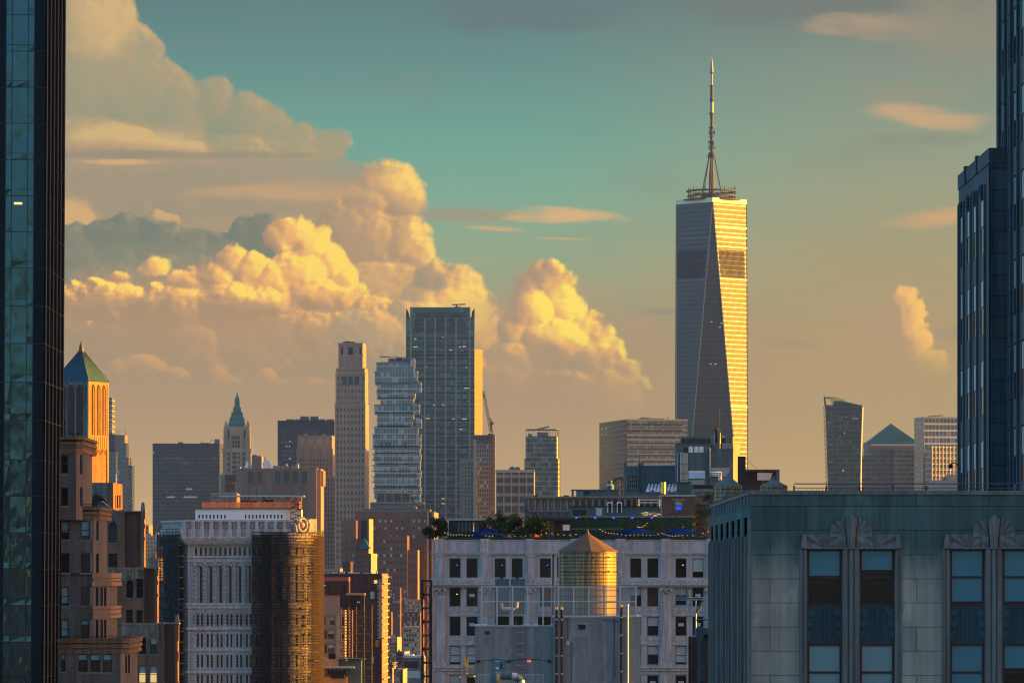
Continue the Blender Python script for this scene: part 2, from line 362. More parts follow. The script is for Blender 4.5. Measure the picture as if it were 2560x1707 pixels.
class MB:
    def __init__(s): s.v, s.f, s.sm = [], [], []
    def add(s, vs, fs, smooth=False):
        o = len(s.v); s.v += [tuple(v) for v in vs]
        for f in fs: s.f.append([i + o for i in f]); s.sm.append(smooth)
        return s
    def hexa(s, b, t):
        return s.add(list(b) + list(t), [(3, 2, 1, 0), (4, 5, 6, 7), (0, 1, 5, 4), (1, 2, 6, 5), (2, 3, 7, 6), (3, 0, 4, 7)])
    def box(s, x0, x1, y0, y1, z0, z1):
        q = [(x0, y0), (x1, y0), (x1, y1), (x0, y1)]
        return s.hexa([(a, b, z0) for a, b in q], [(a, b, z1) for a, b in q])
    def fbox(s, fc, s0, s1, z0, z1, o0, o1):
        """a box lying on a Face, from o0 to o1 outwards"""
        q = [(s0, o1), (s1, o1), (s1, o0), (s0, o0)]
        return s.hexa([fc.p(a, z0, b) for a, b in q], [fc.p(a, z1, b) for a, b in q])
    def quad(s, a, b, c, d): return s.add([a, b, c, d], [(0, 1, 2, 3)])
    def prism(s, poly, z0, z1, top=None):
        n = len(poly); tp = top or poly
        return s.add([(x, y, z0) for x, y in poly] + [(x, y, z1) for x, y in tp],
                     [tuple(range(n - 1, -1, -1)), tuple(range(n, 2 * n))] + [(i, (i + 1) % n, n + (i + 1) % n, n + i) for i in range(n)])
    def lathe(s, cx, cy, prof, n=16, smooth=True, a0=0.0):
        vs, fs = [], []
        for r, z in prof:
            for k in range(n):
                a = a0 + 2 * math.pi * k / n; vs.append((cx + r * math.cos(a), cy + r * math.sin(a), z))
        for i in range(len(prof) - 1):
            for k in range(n): fs.append((i * n + k, i * n + (k + 1) % n, (i + 1) * n + (k + 1) % n, (i + 1) * n + k))
        s.add(vs, fs, smooth)
        for i in (0, len(prof) - 1):
            if prof[i][0] > 1e-4: s.add(vs[i * n:(i + 1) * n], [tuple(range(n)) if i else tuple(range(n - 1, -1, -1))])
        return s
    def tube(s, pts, r, n=6, smooth=True):
        pts = [Vector(p) for p in pts]; vs, fs = [], []
        for i, p in enumerate(pts):
            d = (pts[min(i + 1, len(pts) - 1)] - pts[max(i - 1, 0)]).normalized()
            u = d.cross(Vector((0, 0, 1)) if abs(d.z) < .9 else Vector((1, 0, 0))).normalized(); w = d.cross(u)
            rr = r[i] if isinstance(r, (list, tuple)) else r
            for k in range(n):
                a = 2 * math.pi * (k + .5) / n; vs.append(p + (u * math.cos(a) + w * math.sin(a)) * rr)
        for i in range(len(pts) - 1):
            for k in range(n): fs.append((i * n + k, i * n + (k + 1) % n, (i + 1) * n + (k + 1) % n, (i + 1) * n + k))
        s.add(vs, fs, smooth and n > 4)
        m = (len(pts) - 1) * n
        return s.add(vs[:n] + vs[m:], [tuple(range(n - 1, -1, -1)), tuple(range(n, 2 * n))])
    def ball(s, c, r, n=6, m=4):
        prof = [(r * math.sin(math.pi * i / m), -r * math.cos(math.pi * i / m)) for i in range(m + 1)]
        return s.lathe(c[0], c[1], [(max(a, 1e-5), c[2] + b) for a, b in prof], n)
    def wall(s, fc, s0, s1, z0, z1, holes, dep=.3, o=0.0):
        """the skin of a wall with openings (s0,s1,z0,z1) and their reveals"""
        ss = sorted({round(q, 4) for q in [s0, s1] + [h[i] for h in holes for i in (0, 1)] if s0 - 1e-3 <= q <= s1 + 1e-3})
        zs = sorted({round(q, 4) for q in [z0, z1] + [h[i] for h in holes for i in (2, 3)] if z0 - 1e-3 <= q <= z1 + 1e-3})
        inh = lambda a, b: any(h[0] < a < h[1] and h[2] < b < h[3] for h in holes)
        for j in range(len(zs) - 1):
            i = 0
            while i < len(ss) - 1:
                zm = (zs[j] + zs[j + 1]) / 2
                if inh((ss[i] + ss[i + 1]) / 2, zm): i += 1; continue
                k = i
                while k + 1 < len(ss) - 1 and not inh((ss[k + 1] + ss[k + 2]) / 2, zm): k += 1
                s.quad(fc.p(ss[i], zs[j], o), fc.p(ss[k + 1], zs[j], o), fc.p(ss[k + 1], zs[j + 1], o), fc.p(ss[i], zs[j + 1], o)); i = k + 1
        for a, b, c, d in holes:
            a, b, c, d = max(a, s0), min(b, s1), max(c, z0), min(d, z1)
            if b <= a or d <= c: continue
            q = o - dep
            s.quad(fc.p(a, c, o), fc.p(a, c, q), fc.p(a, d, q), fc.p(a, d, o)); s.quad(fc.p(b, c, q), fc.p(b, c, o), fc.p(b, d, o), fc.p(b, d, q))
            s.quad(fc.p(a, d, q), fc.p(b, d, q), fc.p(b, d, o), fc.p(a, d, o)); s.quad(fc.p(a, c, o), fc.p(b, c, o), fc.p(b, c, q), fc.p(a, c, q))
        return s
    def mesh(s, name, off=(0, 0, 0), mats=()):
        me = bpy.data.meshes.new(name)
        me.from_pydata([(v[0] - off[0], v[1] - off[1], v[2] - off[2]) for v in s.v], [], s.f)
        for m in mats: me.materials.append(MAT[m] if isinstance(m, str) else m)
        me.polygons.foreach_set('use_smooth', s.sm)
        me.update(); return me

class Thing:
    """an Empty at the thing's base that carries its parts"""
    def __init__(s, name, label, cat, loc, group=None, rot=None):
        s.loc = Vector(loc)
        s.o = bpy.data.objects.new(name, None); COL.objects.link(s.o); s.o.location = loc; s.o.empty_display_size = .5
        s.o['label'] = label; s.o['category'] = cat
        if group: s.o['group'] = group
    def part(s, name, mb, mat, parent=None, label=None, kind=None):
        o = bpy.data.objects.new(name, mb.mesh(name, s.loc, [mat])); COL.objects.link(o); o.parent = parent or s.o
        if label: o['label'] = label
        if kind: o['kind'] = kind
        return o
    def inst(s, name, me, p, ang, parent=None):
        o = bpy.data.objects.new(name, me); COL.objects.link(o); o.parent = parent or s.o
        o.location = Vector(p) - s.loc; o.rotation_euler = (0, 0, ang)
        return o
def solo(name, label, cat, mb, mat, loc, group=None):
    o = bpy.data.objects.new(name, mb.mesh(name, loc, [mat])); COL.objects.link(o); o.location = loc
    o['label'] = label; o['category'] = cat
    if group: o['group'] = group
    return o
def struct(name, mb, mat, loc=(0, 0, 0), kind='structure'):
    o = bpy.data.objects.new(name, mb.mesh(name, loc, [mat])); COL.objects.link(o); o.location = loc; o['kind'] = kind
    return o
def copy_tree(o, parent=None):
    c = o.copy(); COL.objects.link(c); c.parent = parent
    for ch in list(o.children): copy_tree(ch, c)
    return c
_local = Face(0, 0, 0, 0, xy=((0, 0), (1, 0)))
_wc = {}
PANES = ['window_glass', 'window_dark', 'window_glass', 'window_warm', 'window_dark', 'window_pale']
def panel_mesh(w, h, dep, mat):
    k = ('panel', round(w, 2), round(h, 2), dep, mat)
    if k not in _wc: _wc[k] = MB().fbox(_local, -w / 2, w / 2, 0, h, -.3, dep).mesh('window', (0, 0, 0), [mat])
    return _wc[k]
def panels(th, fc, rects, mat, name='window', dep=.06, alt=None, seed=1):
    """plain far-off windows: the first hundred one mesh each, the rest of them one stuff mesh"""
    rnd = random.Random(seed)
    n0 = sum(1 for c in th.o.children if c.name.split('.')[0] == name)
    rest = MB(); shown = max(0, 100 - n0)
    order = sorted(rects, key=lambda r: -(r[1] - r[0]) * (r[3] - r[2]))
    if len(rects) > shown: rnd.shuffle(order)
    for i, (a, b, c, d) in enumerate(order):
        if i < shown:
            m = mat if not alt or rnd.random() > alt[1] else alt[0]
            th.inst(name, panel_mesh(b - a, d - c, dep, m), fc.p((a + b) / 2, c), fc.ang)
        else: rest.fbox(fc, a, b, c, d, -.3, dep)
    if rest.v: th.part(name + '_rows', rest, mat, kind='stuff')
def sash_window(th, fc, r, frame='dark_frame', glass='window_glass', dep=.25, blind=None, bmat='blind_teal', mid=True, fw=.07, ac=False, parent=None, sill=None, sillmat=None, lit=None):
    """window > pane, blind: a frame set back in its opening, glass behind it and a roller blind behind that"""
    a, b, c, d = r; w, h = b - a, d - c
    k = ('sash', round(w, 2), round(h, 2), frame, mid, fw)
    if k not in _wc:
        q = MB(); L = _local
        q.fbox(L, -w / 2, -w / 2 + fw, 0, h, -.06, .05); q.fbox(L, w / 2 - fw, w / 2, 0, h, -.06, .05)
        q.fbox(L, -w / 2 + fw, w / 2 - fw, 0, fw, -.06, .05); q.fbox(L, -w / 2 + fw, w / 2 - fw, h - fw, h, -.06, .05)
        if mid: q.fbox(L, -w / 2 + fw, w / 2 - fw, h * .5 - fw * .45, h * .5 + fw * .45, -.04, .06)
        _wc[k] = q.mesh('window', (0, 0, 0), [frame])
    o = th.inst('window', _wc[k], fc.p((a + b) / 2, c, -dep), fc.ang, parent)
    def sub(name, z0, z1, o0, o1, mat, s0=-w / 2 + fw, s1=w / 2 - fw):
        kk = (name, round(s0, 2), round(s1, 2), round(z0, 2), round(z1, 2), o0, mat)
        if kk not in _wc: _wc[kk] = MB().fbox(_local, s0, s1, z0, z1, o0, o1).mesh(name, (0, 0, 0), [mat])
        p = bpy.data.objects.new(name, _wc[kk]); COL.objects.link(p); p.parent = o; return p
    if glass == 'window_glass': glass = PANES[int(abs(a * 7.3 + c * 3.1 + fc.a.y)) % len(PANES)]
    sub('pane', fw, h - fw, -.05, -.02, lit or glass)
    if blind: sub('blind', h - fw - (h - 2 * fw) * blind, h - fw, -.0195, .0, bmat)
    if ac:
        q = sub('air_conditioner', h * .5 if ac == 2 else fw, h * .5 + .42 if ac == 2 else fw + .42, .0, .38, 'ac_grey', -.36, .36)
    if sill: sub('sill', -sill, 0, .0, dep + .10, sillmat, -w / 2 - .12, w / 2 + .12)
    return o
def grid_rects(xs, w, ys, h, fc):
    out = []
    for y in ys:
        for x in xs: out.append(fc.rect(x - w / 2, y - h / 2, x + w / 2, y + h / 2))
    return out
def frange(a, b, n): return [a + (b - a) * i / max(1, n - 1) for i in range(n)]
def arch(mb, fc, s0, s1, zs, dep, o=0.0, n=8, pointed=False, zt=None):
    """the filler between a round or pointed arch head and the square opening it sits in (zs springing, zt top)"""
    r = (s1 - s0) / 2; m = (s0 + s1) / 2; zt = zt or zs + r
    hh = zt - zs
    pts = []
    for i in range(n + 1):
        t = math.pi * (1 - i / n)
        if pointed:
            u = i / n * 2 - 1; pts.append((m + r * u, zs + hh * (1 - abs(u) ** 1.6)))
        else: pts.append((m + r * math.cos(t), zs + hh * math.sin(t)))
    for i in range(n):
        (a, za), (b, zb) = pts[i], pts[i + 1]
        mb.quad(fc.p(a, za, o), fc.p(b, zb, o), fc.p(b, zt, o), fc.p(a, zt, o))
        mb.quad(fc.p(a, za, o), fc.p(a, za, o - dep), fc.p(b, zb, o - dep), fc.p(b, zb, o))
    return mb
def footprint(fc, s0, s1, depth, o=0.0):
    return [fc.p(s0, 0, o)[:2], fc.p(s1, 0, o)[:2], fc.p(s1, 0, -depth)[:2], fc.p(s0, 0, -depth)[:2]]
# ---------------------------------------------------------------- finishes
plain('asphalt', (.05, .05, .052), .9, scale=.05)
plain('roof_tar', (.06, .06, .062), .9, scale=.3)
plain('dark_frame', (.02, .022, .025), .45, var=.1)
plain('red_frame', (.055, .012, .012), .5, var=.2)
plain('steel_black', (.025, .027, .03), .5, .6, var=.3)
plain('steel_grey', (.30, .32, .34), .45, .5, var=.2)
plain('galvanised', (.42, .46, .48), .38, .55, var=.25, scale=1.5)
plain('ac_grey', (.42, .43, .42), .6, var=.15)
plain('blind_teal', (.24, .37, .38), .35, var=.12, scale=.5, spec=.6)
plain('blind_pale', (.45, .47, .44), .4, var=.12, spec=.5)
plain('white_paint', (.72, .72, .70), .6, var=.12)
plain('duct_teal', (.075, .125, .145), .5, .2, var=.3, scale=1.2, streak=.3)
plain('copper_gold', (.85, .50, .16), .25, .9, var=.2)
glassy('window_glass', wave=.02)
glassy('window_warm', (.030, .018, .010), .10, .6)
glassy('window_pale', (.06, .075, .08), .10, .7, wave=.03)
glassy('window_dark', (.006, .008, .012), .12, .5)
glow('lamp_warm', (1.0, .58, .20), .5)
glow('lamp_blue', (.03, .06, 1.0), .8)
glow('room_warm', (1.0, .66, .25), .16)
glow('lamp_red', (1.0, .08, .05), .35)
plain('loft_trim', (.22, .22, .22), .75, var=.3, scale=.7, streak=.35)
def grow(poly, d):
    """an outline moved outwards by d (counter-clockwise)"""
    out, n = [], len(poly)
    for i in range(n):
        p, q, r = (Vector(poly[(i + k) % n]) for k in (-1, 0, 1))
        e1, e2 = (q - p).normalized(), (r - q).normalized()
        n1, n2 = Vector((e1.y, -e1.x)), Vector((e2.y, -e2.x))
        b = (n1 + n2); b = b / max(.3, b.dot(n1)) if b.length > 1e-6 else n1
        out.append(tuple(q + b * d))
    return out
# ---------------------------------------------------------------- dark glass tower with paler stone fins
def glass_tower():
    d = 500; cpx = 98.8; k = d / F
    th = Thing('glass_tower', 'dark blue glass tower with wavy reflections and slim vertical fins beside the brick setbacks', 'tower', (X(cpx, d), d, 0))
    plain('panel_navy', (.0015, .009, .014), .6, 0, var=.3, scale=.2, spec=.12)
    plain('fin_stone', (.20, .145, .12), .9, var=.2, scale=.3, spec=.0)
    glassy('tower_glass', (.042, .095, .125), .02, .5, wave=.10, wscale=.55, pane=True, metal=.75)
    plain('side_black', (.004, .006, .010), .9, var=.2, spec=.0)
    P = lambda o: X(cpx + o, d)
    top = Z(-140, d)
    levels = [38, 129, 219, 309, 400, 490, 580, 670, 765, 859, 955, 1051, 1149, 1240, 1331, 1421, 1513, 1604, 1693, 1785]
    zs = [Z(y, d) for y in [-142, -52] + levels]
    core = MB().box(P(-170), P(0) - .06, d + .25, d + 20, 0, top)
    th.part('core', core, 'window_dark')
    pn = MB()
    for i in range(len(zs) - 1):
        a, b = zs[i + 1] + .04, zs[i] - .04
        for x0, x1 in ((-170, -103), (-31.5, -15), (-14.6, 0)): pn.box(P(x0), P(x1), d, d + .3, a, b)
    pn.box(P(-170), P(0), d, d + .3, 0, zs[-1] - .04)
    th.part('panel', pn, 'panel_navy')
    rnd = random.Random(5)
    for i in range(len(zs) - 1):
        a, b = zs[i + 1] + .05, zs[i] - .05
        g = MB(); t = a + (b - a) * .17
        for x0, x1 in ((-102, -88.2), (-86.8, -48.2), (-46.8, -32.5)):
            for z0, z1 in ((a, t - .03), (t + .03, b)):
                if i % 3 == 1 and x0 == -86.8 and z0 == a: continue
                if i % 3 == 1 and x0 == -86.8: z0 = a
                j = [rnd.uniform(-.02, .02) for _ in range(4)]
                g.quad((P(x0), d + .1 + j[0], z0), (P(x1), d + .1 + j[1], z0), (P(x1), d + .1 + j[2], z1), (P(x0), d + .1 + j[3], z1))
        th.part('window', g, 'tower_glass')
    fr = MB()
    for o in (-102.5, -87.5, -47.5, -32): fr.box(P(o - .7), P(o + .7), d - .02, d + .2, 0, top)
    th.part('mullion', fr, 'dark_frame')
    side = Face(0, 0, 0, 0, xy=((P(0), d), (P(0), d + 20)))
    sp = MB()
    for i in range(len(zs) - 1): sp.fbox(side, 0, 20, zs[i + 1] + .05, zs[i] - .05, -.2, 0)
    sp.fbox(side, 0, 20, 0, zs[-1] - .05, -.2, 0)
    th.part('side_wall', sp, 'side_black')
    for q in (.0, 3.9, 7.9, 11.9, 15.9, 19.7):
        th.part('fin', MB().fbox(side, q, q + .28, 0, top, 0, .075), 'fin_stone')
    L = MB()
    for dx in (-8, -3, 2, 7): L.ball((P(-70 + dx), d - .02, Z(509, d)), .13, 6, 4)
    th.part('chandelier', L, 'lamp_warm', label='lit chandelier of gold globes behind the glass')
    th.o.rotation_euler = (0, .0056, 0)
glass_tower()

# ---------------------------------------------------------------- brick apartment house with banded cornices
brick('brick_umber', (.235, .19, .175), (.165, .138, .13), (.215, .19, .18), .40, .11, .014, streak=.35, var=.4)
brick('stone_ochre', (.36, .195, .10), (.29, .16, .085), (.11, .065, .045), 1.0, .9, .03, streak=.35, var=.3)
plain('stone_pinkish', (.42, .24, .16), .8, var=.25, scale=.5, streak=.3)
plain('stone_sill', (.27, .23, .20), .8, var=.2)
def brick_house():
    d = 520
    th = Thing('brick_apartment_house', 'dark brown brick apartment house with stepped setbacks and ochre banded cornices', 'apartment house', (X(170, d), d, 0))
    rnd = random.Random(3)
    def poly(cx, ex, dd=0.0, back=14):
        q = (X(ex, d) - X(cx, d))
        return [(X(60, d), d - dd), (X(cx, d), d - dd), (X(ex, d), d - dd + q * .9), (X(ex, d), d + back), (X(60, d), d + back)]
    def tier(cx, ex, yt, yb, dd, wins, cwins, name='tier'):
        pl = poly(cx, ex, dd); zt, zb = Z(yt, d), Z(yb, d)
        f, c = Face(0, 0, 0, 0, xy=(pl[0], pl[1])), Face(0, 0, 0, 0, xy=(pl[1], pl[2]))
        hs = [f.rect(*w[:4]) for w in wins]; hc = [(c.S(a), c.S(b), Z(y1, d), Z(y0, d)) for a, y0, b, y1 in cwins]
        m = MB(); m.wall(f, 0, f.L, zb, zt, hs, .35)
        m.prism(grow(pl, -.36), zb, zt - .02)
        m.fbox(Face(0, 0, 0, 0, xy=(pl[2], pl[3])), 0, 10, zb, zt, -.3, 0)
        m.add([(x, y, zt) for x, y in pl], [tuple(range(5))])
        th.part('wall', m, 'brick_umber')
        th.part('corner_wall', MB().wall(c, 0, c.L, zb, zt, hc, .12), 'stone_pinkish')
        for w, r in zip(wins, hs):
            st = w[4] if len(w) > 4 else rnd.choice(['', 'b5', 'b9', 'b3'])
            bl = int(st[1]) / 10 if st[:1] == 'b' else None
            sash_window(th, f, r, dep=.22, blind=bl, sill=.18, sillmat='stone_sill', mid=True, fw=.08)
        for r in hc: sash_window(th, c, r, dep=.06, fw=.05, mid=True)
        return pl
    def cornice(pl, yt, bands):
        """bands: (height in px, projection, finish)"""
        y = yt
        for h, o, mt in bands:
            m = MB().prism(grow(pl, o), Z(y + h, d), Z(y, d) - .004); th.part('cornice', m, mt); y += h
    B = lambda *hs: [(hs[0], .20, 'stone_ochre'), (hs[1], .02, 'steel_black'), (hs[2], .16, 'stone_ochre'), (hs[3], .02, 'brick_umber'), (hs[4], .10, 'stone_ochre')]
    pl = tier(197, 211, 1130, 1300, 3.0, [(152, 1137, 170, 1183, ''), (152, 1218, 170, 1264, '')], [(200, 1137, 207, 1186), (200, 1218, 207, 1266)])
    cornice(pl, 1093, B(8, 5, 8, 6, 12))
    pl = tier(236, 249.5, 1296, 1432, 1.5, [(152, 1302, 173.5, 1348, 'b6'), (202, 1302, 224, 1348, 'b8'), (152, 1382, 173.5, 1431, ''), (202, 1382, 224, 1431, '')],
              [(240, 1302, 247, 1350), (240, 1383, 247, 1431)])
    cornice(pl, 1266, B(8, 5, 7, 4, 9))
    f = Face(100, d - 1.5, 260, d - 1.5)
    for y in (1302, 1382): th.part('stone_panel', MB().fbox(f, f.S(225.5), f.S(235), f.Zp(y + 47, 0), f.Zp(y, 0), -.1, .03), 'stone_sill')
    pl = tier(236, 273, 1432, 1596, 1.2, [(152, 1466, 172.5, 1513, 'b9'), (202, 1466, 223, 1513, ''), (152, 1548, 172, 1596, 'b9'), (202, 1549, 223, 1598, 'b2')],
              [(239, 1467, 246.5, 1514), (250, 1467, 257.5, 1514), (260, 1467, 266, 1514), (239, 1548, 246.5, 1600), (250, 1548, 257.5, 1600), (260, 1548, 266, 1600)])
    for y in (1466, 1549): th.part('stone_panel', MB().fbox(f, f.S(224.5), f.S(235), f.Zp(y + 47, 0), f.Zp(y, 0), -.1, .03), 'stone_sill')
    bal = poly(236, 275, 1.2)
    for h0, h1, o in ((1432, 1444, .12), (1446, 1452, .06), (1454, 1464, .16)): th.part('balcony_band', MB().prism(grow([bal[1], bal[2], bal[3], (bal[1][0], bal[3][1])], o), Z(h1, d), Z(h0, d)), 'stone_pinkish')
    for h0, h1, o in ((1515, 1522, .10), (1524, 1534, .05), (1536, 1545, .10)): th.part('balcony_band', MB().prism(grow([bal[1], bal[2], bal[3], (bal[1][0], bal[3][1])], o), Z(h1, d), Z(h0, d)), 'stone_pinkish')
    pl = tier(310, 327, 1626, 1900, 4.5, [(152, 1633, 163, 1678, 'b3'), (195, 1634, 219, 1679, 'b3'), (226, 1634, 250, 1679, 'b3'), (257, 1634, 280, 1679, 'b3')],
              [(313, 1634, 317.5, 1680), (320.5, 1634, 325, 1680)])
    cornice(pl, 1594, B(11, 3, 9, 5, 9))
    for yb, x0, x1, dd in ((1266, 150, 262, 1.5), (1594, 150, 325, 4.5)):
        rl = MB(); fr = Face(x0, d - dd + .3, x1, d - dd + .3)
        rl.fbox(fr, 0, fr.L, Z(yb - 7, d), Z(yb - 5.6, d), 0, .05)
        for q in frange(.1, fr.L - .1, 18): rl.fbox(fr, q, q + .05, Z(yb + 1, d), Z(yb - 6, d), 0, .05)
        th.part('railing', rl, 'steel_black')
    ch = MB().box(X(158, d), X(160.5, d), d + 1, d + 1.1, Z(1095, d), Z(1048, d)); th.part('flue', ch, 'steel_black')
brick_house()
leafmat('leaf_dark', (.009, .030, .011), (.026, .075, .02))
leafmat('leaf_mid', (.018, .055, .016), (.055, .13, .03))
def leaves(mb, pts, n, r, size, rnd):
    """n leaf-sized faces strewn through blobs round the points"""
    for _ in range(n):
        c = Vector(rnd.choice(pts)); v = Vector((rnd.gauss(0, 1), rnd.gauss(0, 1), rnd.gauss(0, .8)))
        p = c + v.normalized() * r * rnd.random() ** .5
        a = Vector((rnd.gauss(0, 1), rnd.gauss(0, 1), rnd.gauss(0, .6))).normalized(); b = a.cross(Vector((rnd.random(), rnd.random(), 1))).normalized()
        s = size * rnd.uniform(.6, 1.3)
        mb.add([p - a * s, p + b * s * .5, p + a * s, p - b * s * .5], [(0, 1, 2, 3)])
    return mb
def bush(name, label, cat, c, w, h, n, size, mat='leaf_dark', seed=1, group=None, stem=True):
    rnd = random.Random(seed); x, y, z = c
    th = Thing(name, label, cat, c, group)
    pts = [(x + rnd.uniform(-w, w) * .55, y + rnd.uniform(-w, w) * .35, z + h * (.12 + .85 * rnd.random())) for _ in range(22)]
    th.part('foliage', leaves(MB(), pts, n, min(w, h) * .22, size * .85, rnd), mat)
    if stem:
        m = MB()
        for p in pts[:5]: m.tube([(x + (p[0] - x) * .1, y, z), ((x + p[0]) / 2, (y + p[1]) / 2, z + h * .3), p], [.05, .03, .015], 5)
        th.part('stem', m, 'steel_black')
    return th
bush('potted_shrub', 'small green shrub on the topmost banded cornice of the brown brick house', 'shrub', (X(190, 519), 519, Z(1094, 519)), .9, .5, 260, .06, seed=3)

# ---------------------------------------------------------------- gothic brick building: three stepped wings and a tank tower with a copper roof
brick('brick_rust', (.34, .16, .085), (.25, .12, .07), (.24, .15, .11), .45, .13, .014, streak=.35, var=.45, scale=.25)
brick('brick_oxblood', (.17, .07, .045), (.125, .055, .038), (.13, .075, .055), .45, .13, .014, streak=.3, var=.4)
plain('terracotta_grey', (.18, .205, .225), .7, var=.35, scale=.8, streak=.5)
plain('terracotta_warm', (.34, .24, .18), .7, var=.3, scale=.8, streak=.45)
def gothic():
    d = 575
    th = Thing('gothic_building', 'rust brown brick building with pointed arches, stepped wings and a copper roofed tank tower', 'building', (X(320, d), d, 0))
    rnd = random.Random(8)
    def wing(x0, xw, xp, xr, xe, yt, yb, dd, wins, crest, name):
        """x0 left, xw end of windows, xp end of pier, xr end of the plain brick, xe end of the buttress"""
        D = d + dd; f = Face(x0, D, xe + 4, D); zt, zb = Z(yt, D), Z(yb, D)
        hs = [f.rect(*w[:4]) for w in wins]
        m = MB().wall(f, 0, f.S(xw), zb, zt, hs, .4)
        for w, r in zip(wins, hs):
            if w[4]: arch(m, f, r[0], r[1], r[3] - (r[1] - r[0]) * .75, .4, pointed=True, zt=r[3])
        m.fbox(f, f.S(xw), f.S(xp), zb, zt + .25, -.6, .12)
        m.fbox(f, 0, f.S(xw), zb, zt - .02, -7, -.42)
        th.part('wall', m, 'brick_rust')
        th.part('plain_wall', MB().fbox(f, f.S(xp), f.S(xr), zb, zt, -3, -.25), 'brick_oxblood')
        bt = MB(); bt.fbox(f, f.S(xr), f.S(xe) - .12, zb, zt + .1, -2.2, .05)
        for i, (y0, y1) in enumerate(((.0, .12), (.2, .27), (.42, .47))): bt.fbox(f, f.S(xr) + .05, f.S(xe), zt - (zt - zb) * y1, zt - (zt - zb) * y0, -.8, .15 + .03 * i)
        th.part('buttress', bt, 'brick_rust')
        for w, r in zip(wins, hs):
            lit = 'room_warm' if len(w) > 5 and w[5] == 'lit' else None
            bl = .5 if len(w) > 5 and w[5] == 'blind' else (.42 if lit else None)
            sash_window(th, f, r, dep=.33, fw=.07, blind=bl, bmat='blind_pale', lit=lit, sill=.15, sillmat='terracotta_warm')
        cr = MB(); cy0, cy1, cx0, cx1 = crest
        for a, b, o in ((cy0, cy0 + 3, .18), (cy0 + 3, cy1, .06)):
            cr.fbox(f, f.S(cx0), f.S(cx1), Z(b, D), Z(a, D), 0, o)
        for w, r in zip(wins, hs):
            if not w[4]: continue
            c = (r[0] + r[1]) / 2; hw = (r[1] - r[0]) / 2
            for sg in (-1, 1):
                pts = [f.p(c + sg * hw * t, r[3] - hw * .9 * t ** 1.6 + .55 * (1 - t) ** 2, .14) for t in (1.15, .8, .5, .2, 0)]
                cr.tube(pts, .07, 5)
            cr.tube([f.p(c, r[3] + .4, .15), f.p(c, r[3] + 1.15, .15)], [.06, .03], 5); cr.ball(f.p(c, r[3] + 1.0, .15), .13, 6, 4)
            for s2 in (r[0] - .12, r[1] + .12): cr.fbox(f, s2 - .05, s2 + .05, r[3] - .9, Z(cy0, D), .06, .16)
        th.part('terracotta_crest', cr, 'terracotta_grey' if crest[4:] else 'terracotta_warm') if False else th.part('terracotta_crest', cr, 'terracotta_warm' if name != 'a' else 'terracotta_grey')
        fin = MB(); xm = (f.S(xr) + f.S(xe)) / 2
        fin.prism([f.p(xm - .32, 0, .1)[:2], f.p(xm + .32, 0, .1)[:2], f.p(xm + .32, 0, -.5)[:2], f.p(xm - .32, 0, -.5)[:2]], zt - .2, zt + 1.15,
                  [f.p(xm - .16, 0, .0)[:2], f.p(xm + .16, 0, .0)[:2], f.p(xm + .16, 0, -.3)[:2], f.p(xm - .16, 0, -.3)[:2]])
        th.part('finial', fin, 'terracotta_grey')
        cp = MB().fbox(f, -.1, f.S(xe), zt, zt + .12, -3, .2); th.part('coping', cp, 'terracotta_warm')
        return f
    f = wing(225, 297, 312, 352, 363, 1279, 1430, 2.0,
             [(250, 1301, 263, 1356, 1), (271, 1301, 293, 1356, 1), (250, 1383, 263, 1418, 0, 'blind'), (271, 1383, 293, 1418, 0)], (1280, 1304, 240, 296), 'a')
    D = d + 2.0
    gb = MB(); ff = Face(225, D - .05, 300, D - .05)
    pts = [(238, 1279), (250, 1256), (256, 1254), (270, 1266), (284, 1275), (297, 1279)]
    vs = [ff.p(ff.S(x), ff.Zp(y, 0), 0) for x, y in pts]; vb = [ff.p(ff.S(x), ff.Zp(y, 0), -.5) for x, y in pts]
    gb.add(vs, [tuple(range(5, -1, -1))]); gb.add(vb, [tuple(range(6))])
    for i in range(5): gb.quad(vs[i], vs[i + 1], vb[i + 1], vb[i])
    for i in range(5): gb.tube([Vector(vs[i]) + Vector((0, -.02, .04)), Vector(vs[i + 1]) + Vector((0, -.02, .04))], .09, 5)
    th.part('gable', gb, 'terracotta_grey')
    wing(262, 345, 361, 386, 396, 1420, 1570, 1.0,
         [(272, 1450, 291, 1496, 1), (316, 1445, 333, 1494, 1), (341 - 1, 1445, 359 - 1, 1494, 1)][:2] + [(275, 1523, 290, 1557, 0), (315, 1523, 332, 1557, 0)], (1420, 1450, 264, 360), 'b')
    f = Face(262, d + 1, 396, d + 1)
    m = MB(); hs = [f.rect(341, 1445, 359, 1494), f.rect(341, 1523, 357, 1557)]
    for r, bl in zip(hs, (None, None)):
        m.fbox(f, r[0] - .06, r[1] + .06, r[2] - .08, r[3] + .08, .1, .16); sash_window(th, f, r, dep=-.2, fw=.07)
    th.part('window_surround', m, 'terracotta_warm')
    wing(290, 402, 411, 437, 447, 1559, 1900, 0.0,
         [(320, 1585, 338, 1634, 1), (346.5, 1585, 365, 1634, 1), (375, 1585, 393, 1634, 1, 'blind'), (321, 1663, 336, 1704, 0, 'lit'), (346.5, 1663, 364.5, 1706, 0, 'lit'), (374, 1663, 392.5, 1706, 0, 'lit')],
         (1559, 1592, 304, 397), 'c')
    # attic block under the tower
    D = d + 6; f = Face(212, D, 284, D)
    r = f.rect(218, 1236, 266, 1266)
    m = MB().wall(f, 0, f.S(270), Z(1300, D), Z(1206, D), [r], .5); arch(m, f, r[0], r[1], r[2] + .5, .5, pointed=True, zt=r[3])
    m.fbox(f, 0, f.S(270), Z(1300, D), Z(1206, D) - .02, -8, -.52)
    for y in (1206, 1214, 1222): m.fbox(f, 0, f.S(270), Z(y + 2, D), Z(y, D), 0, .08)
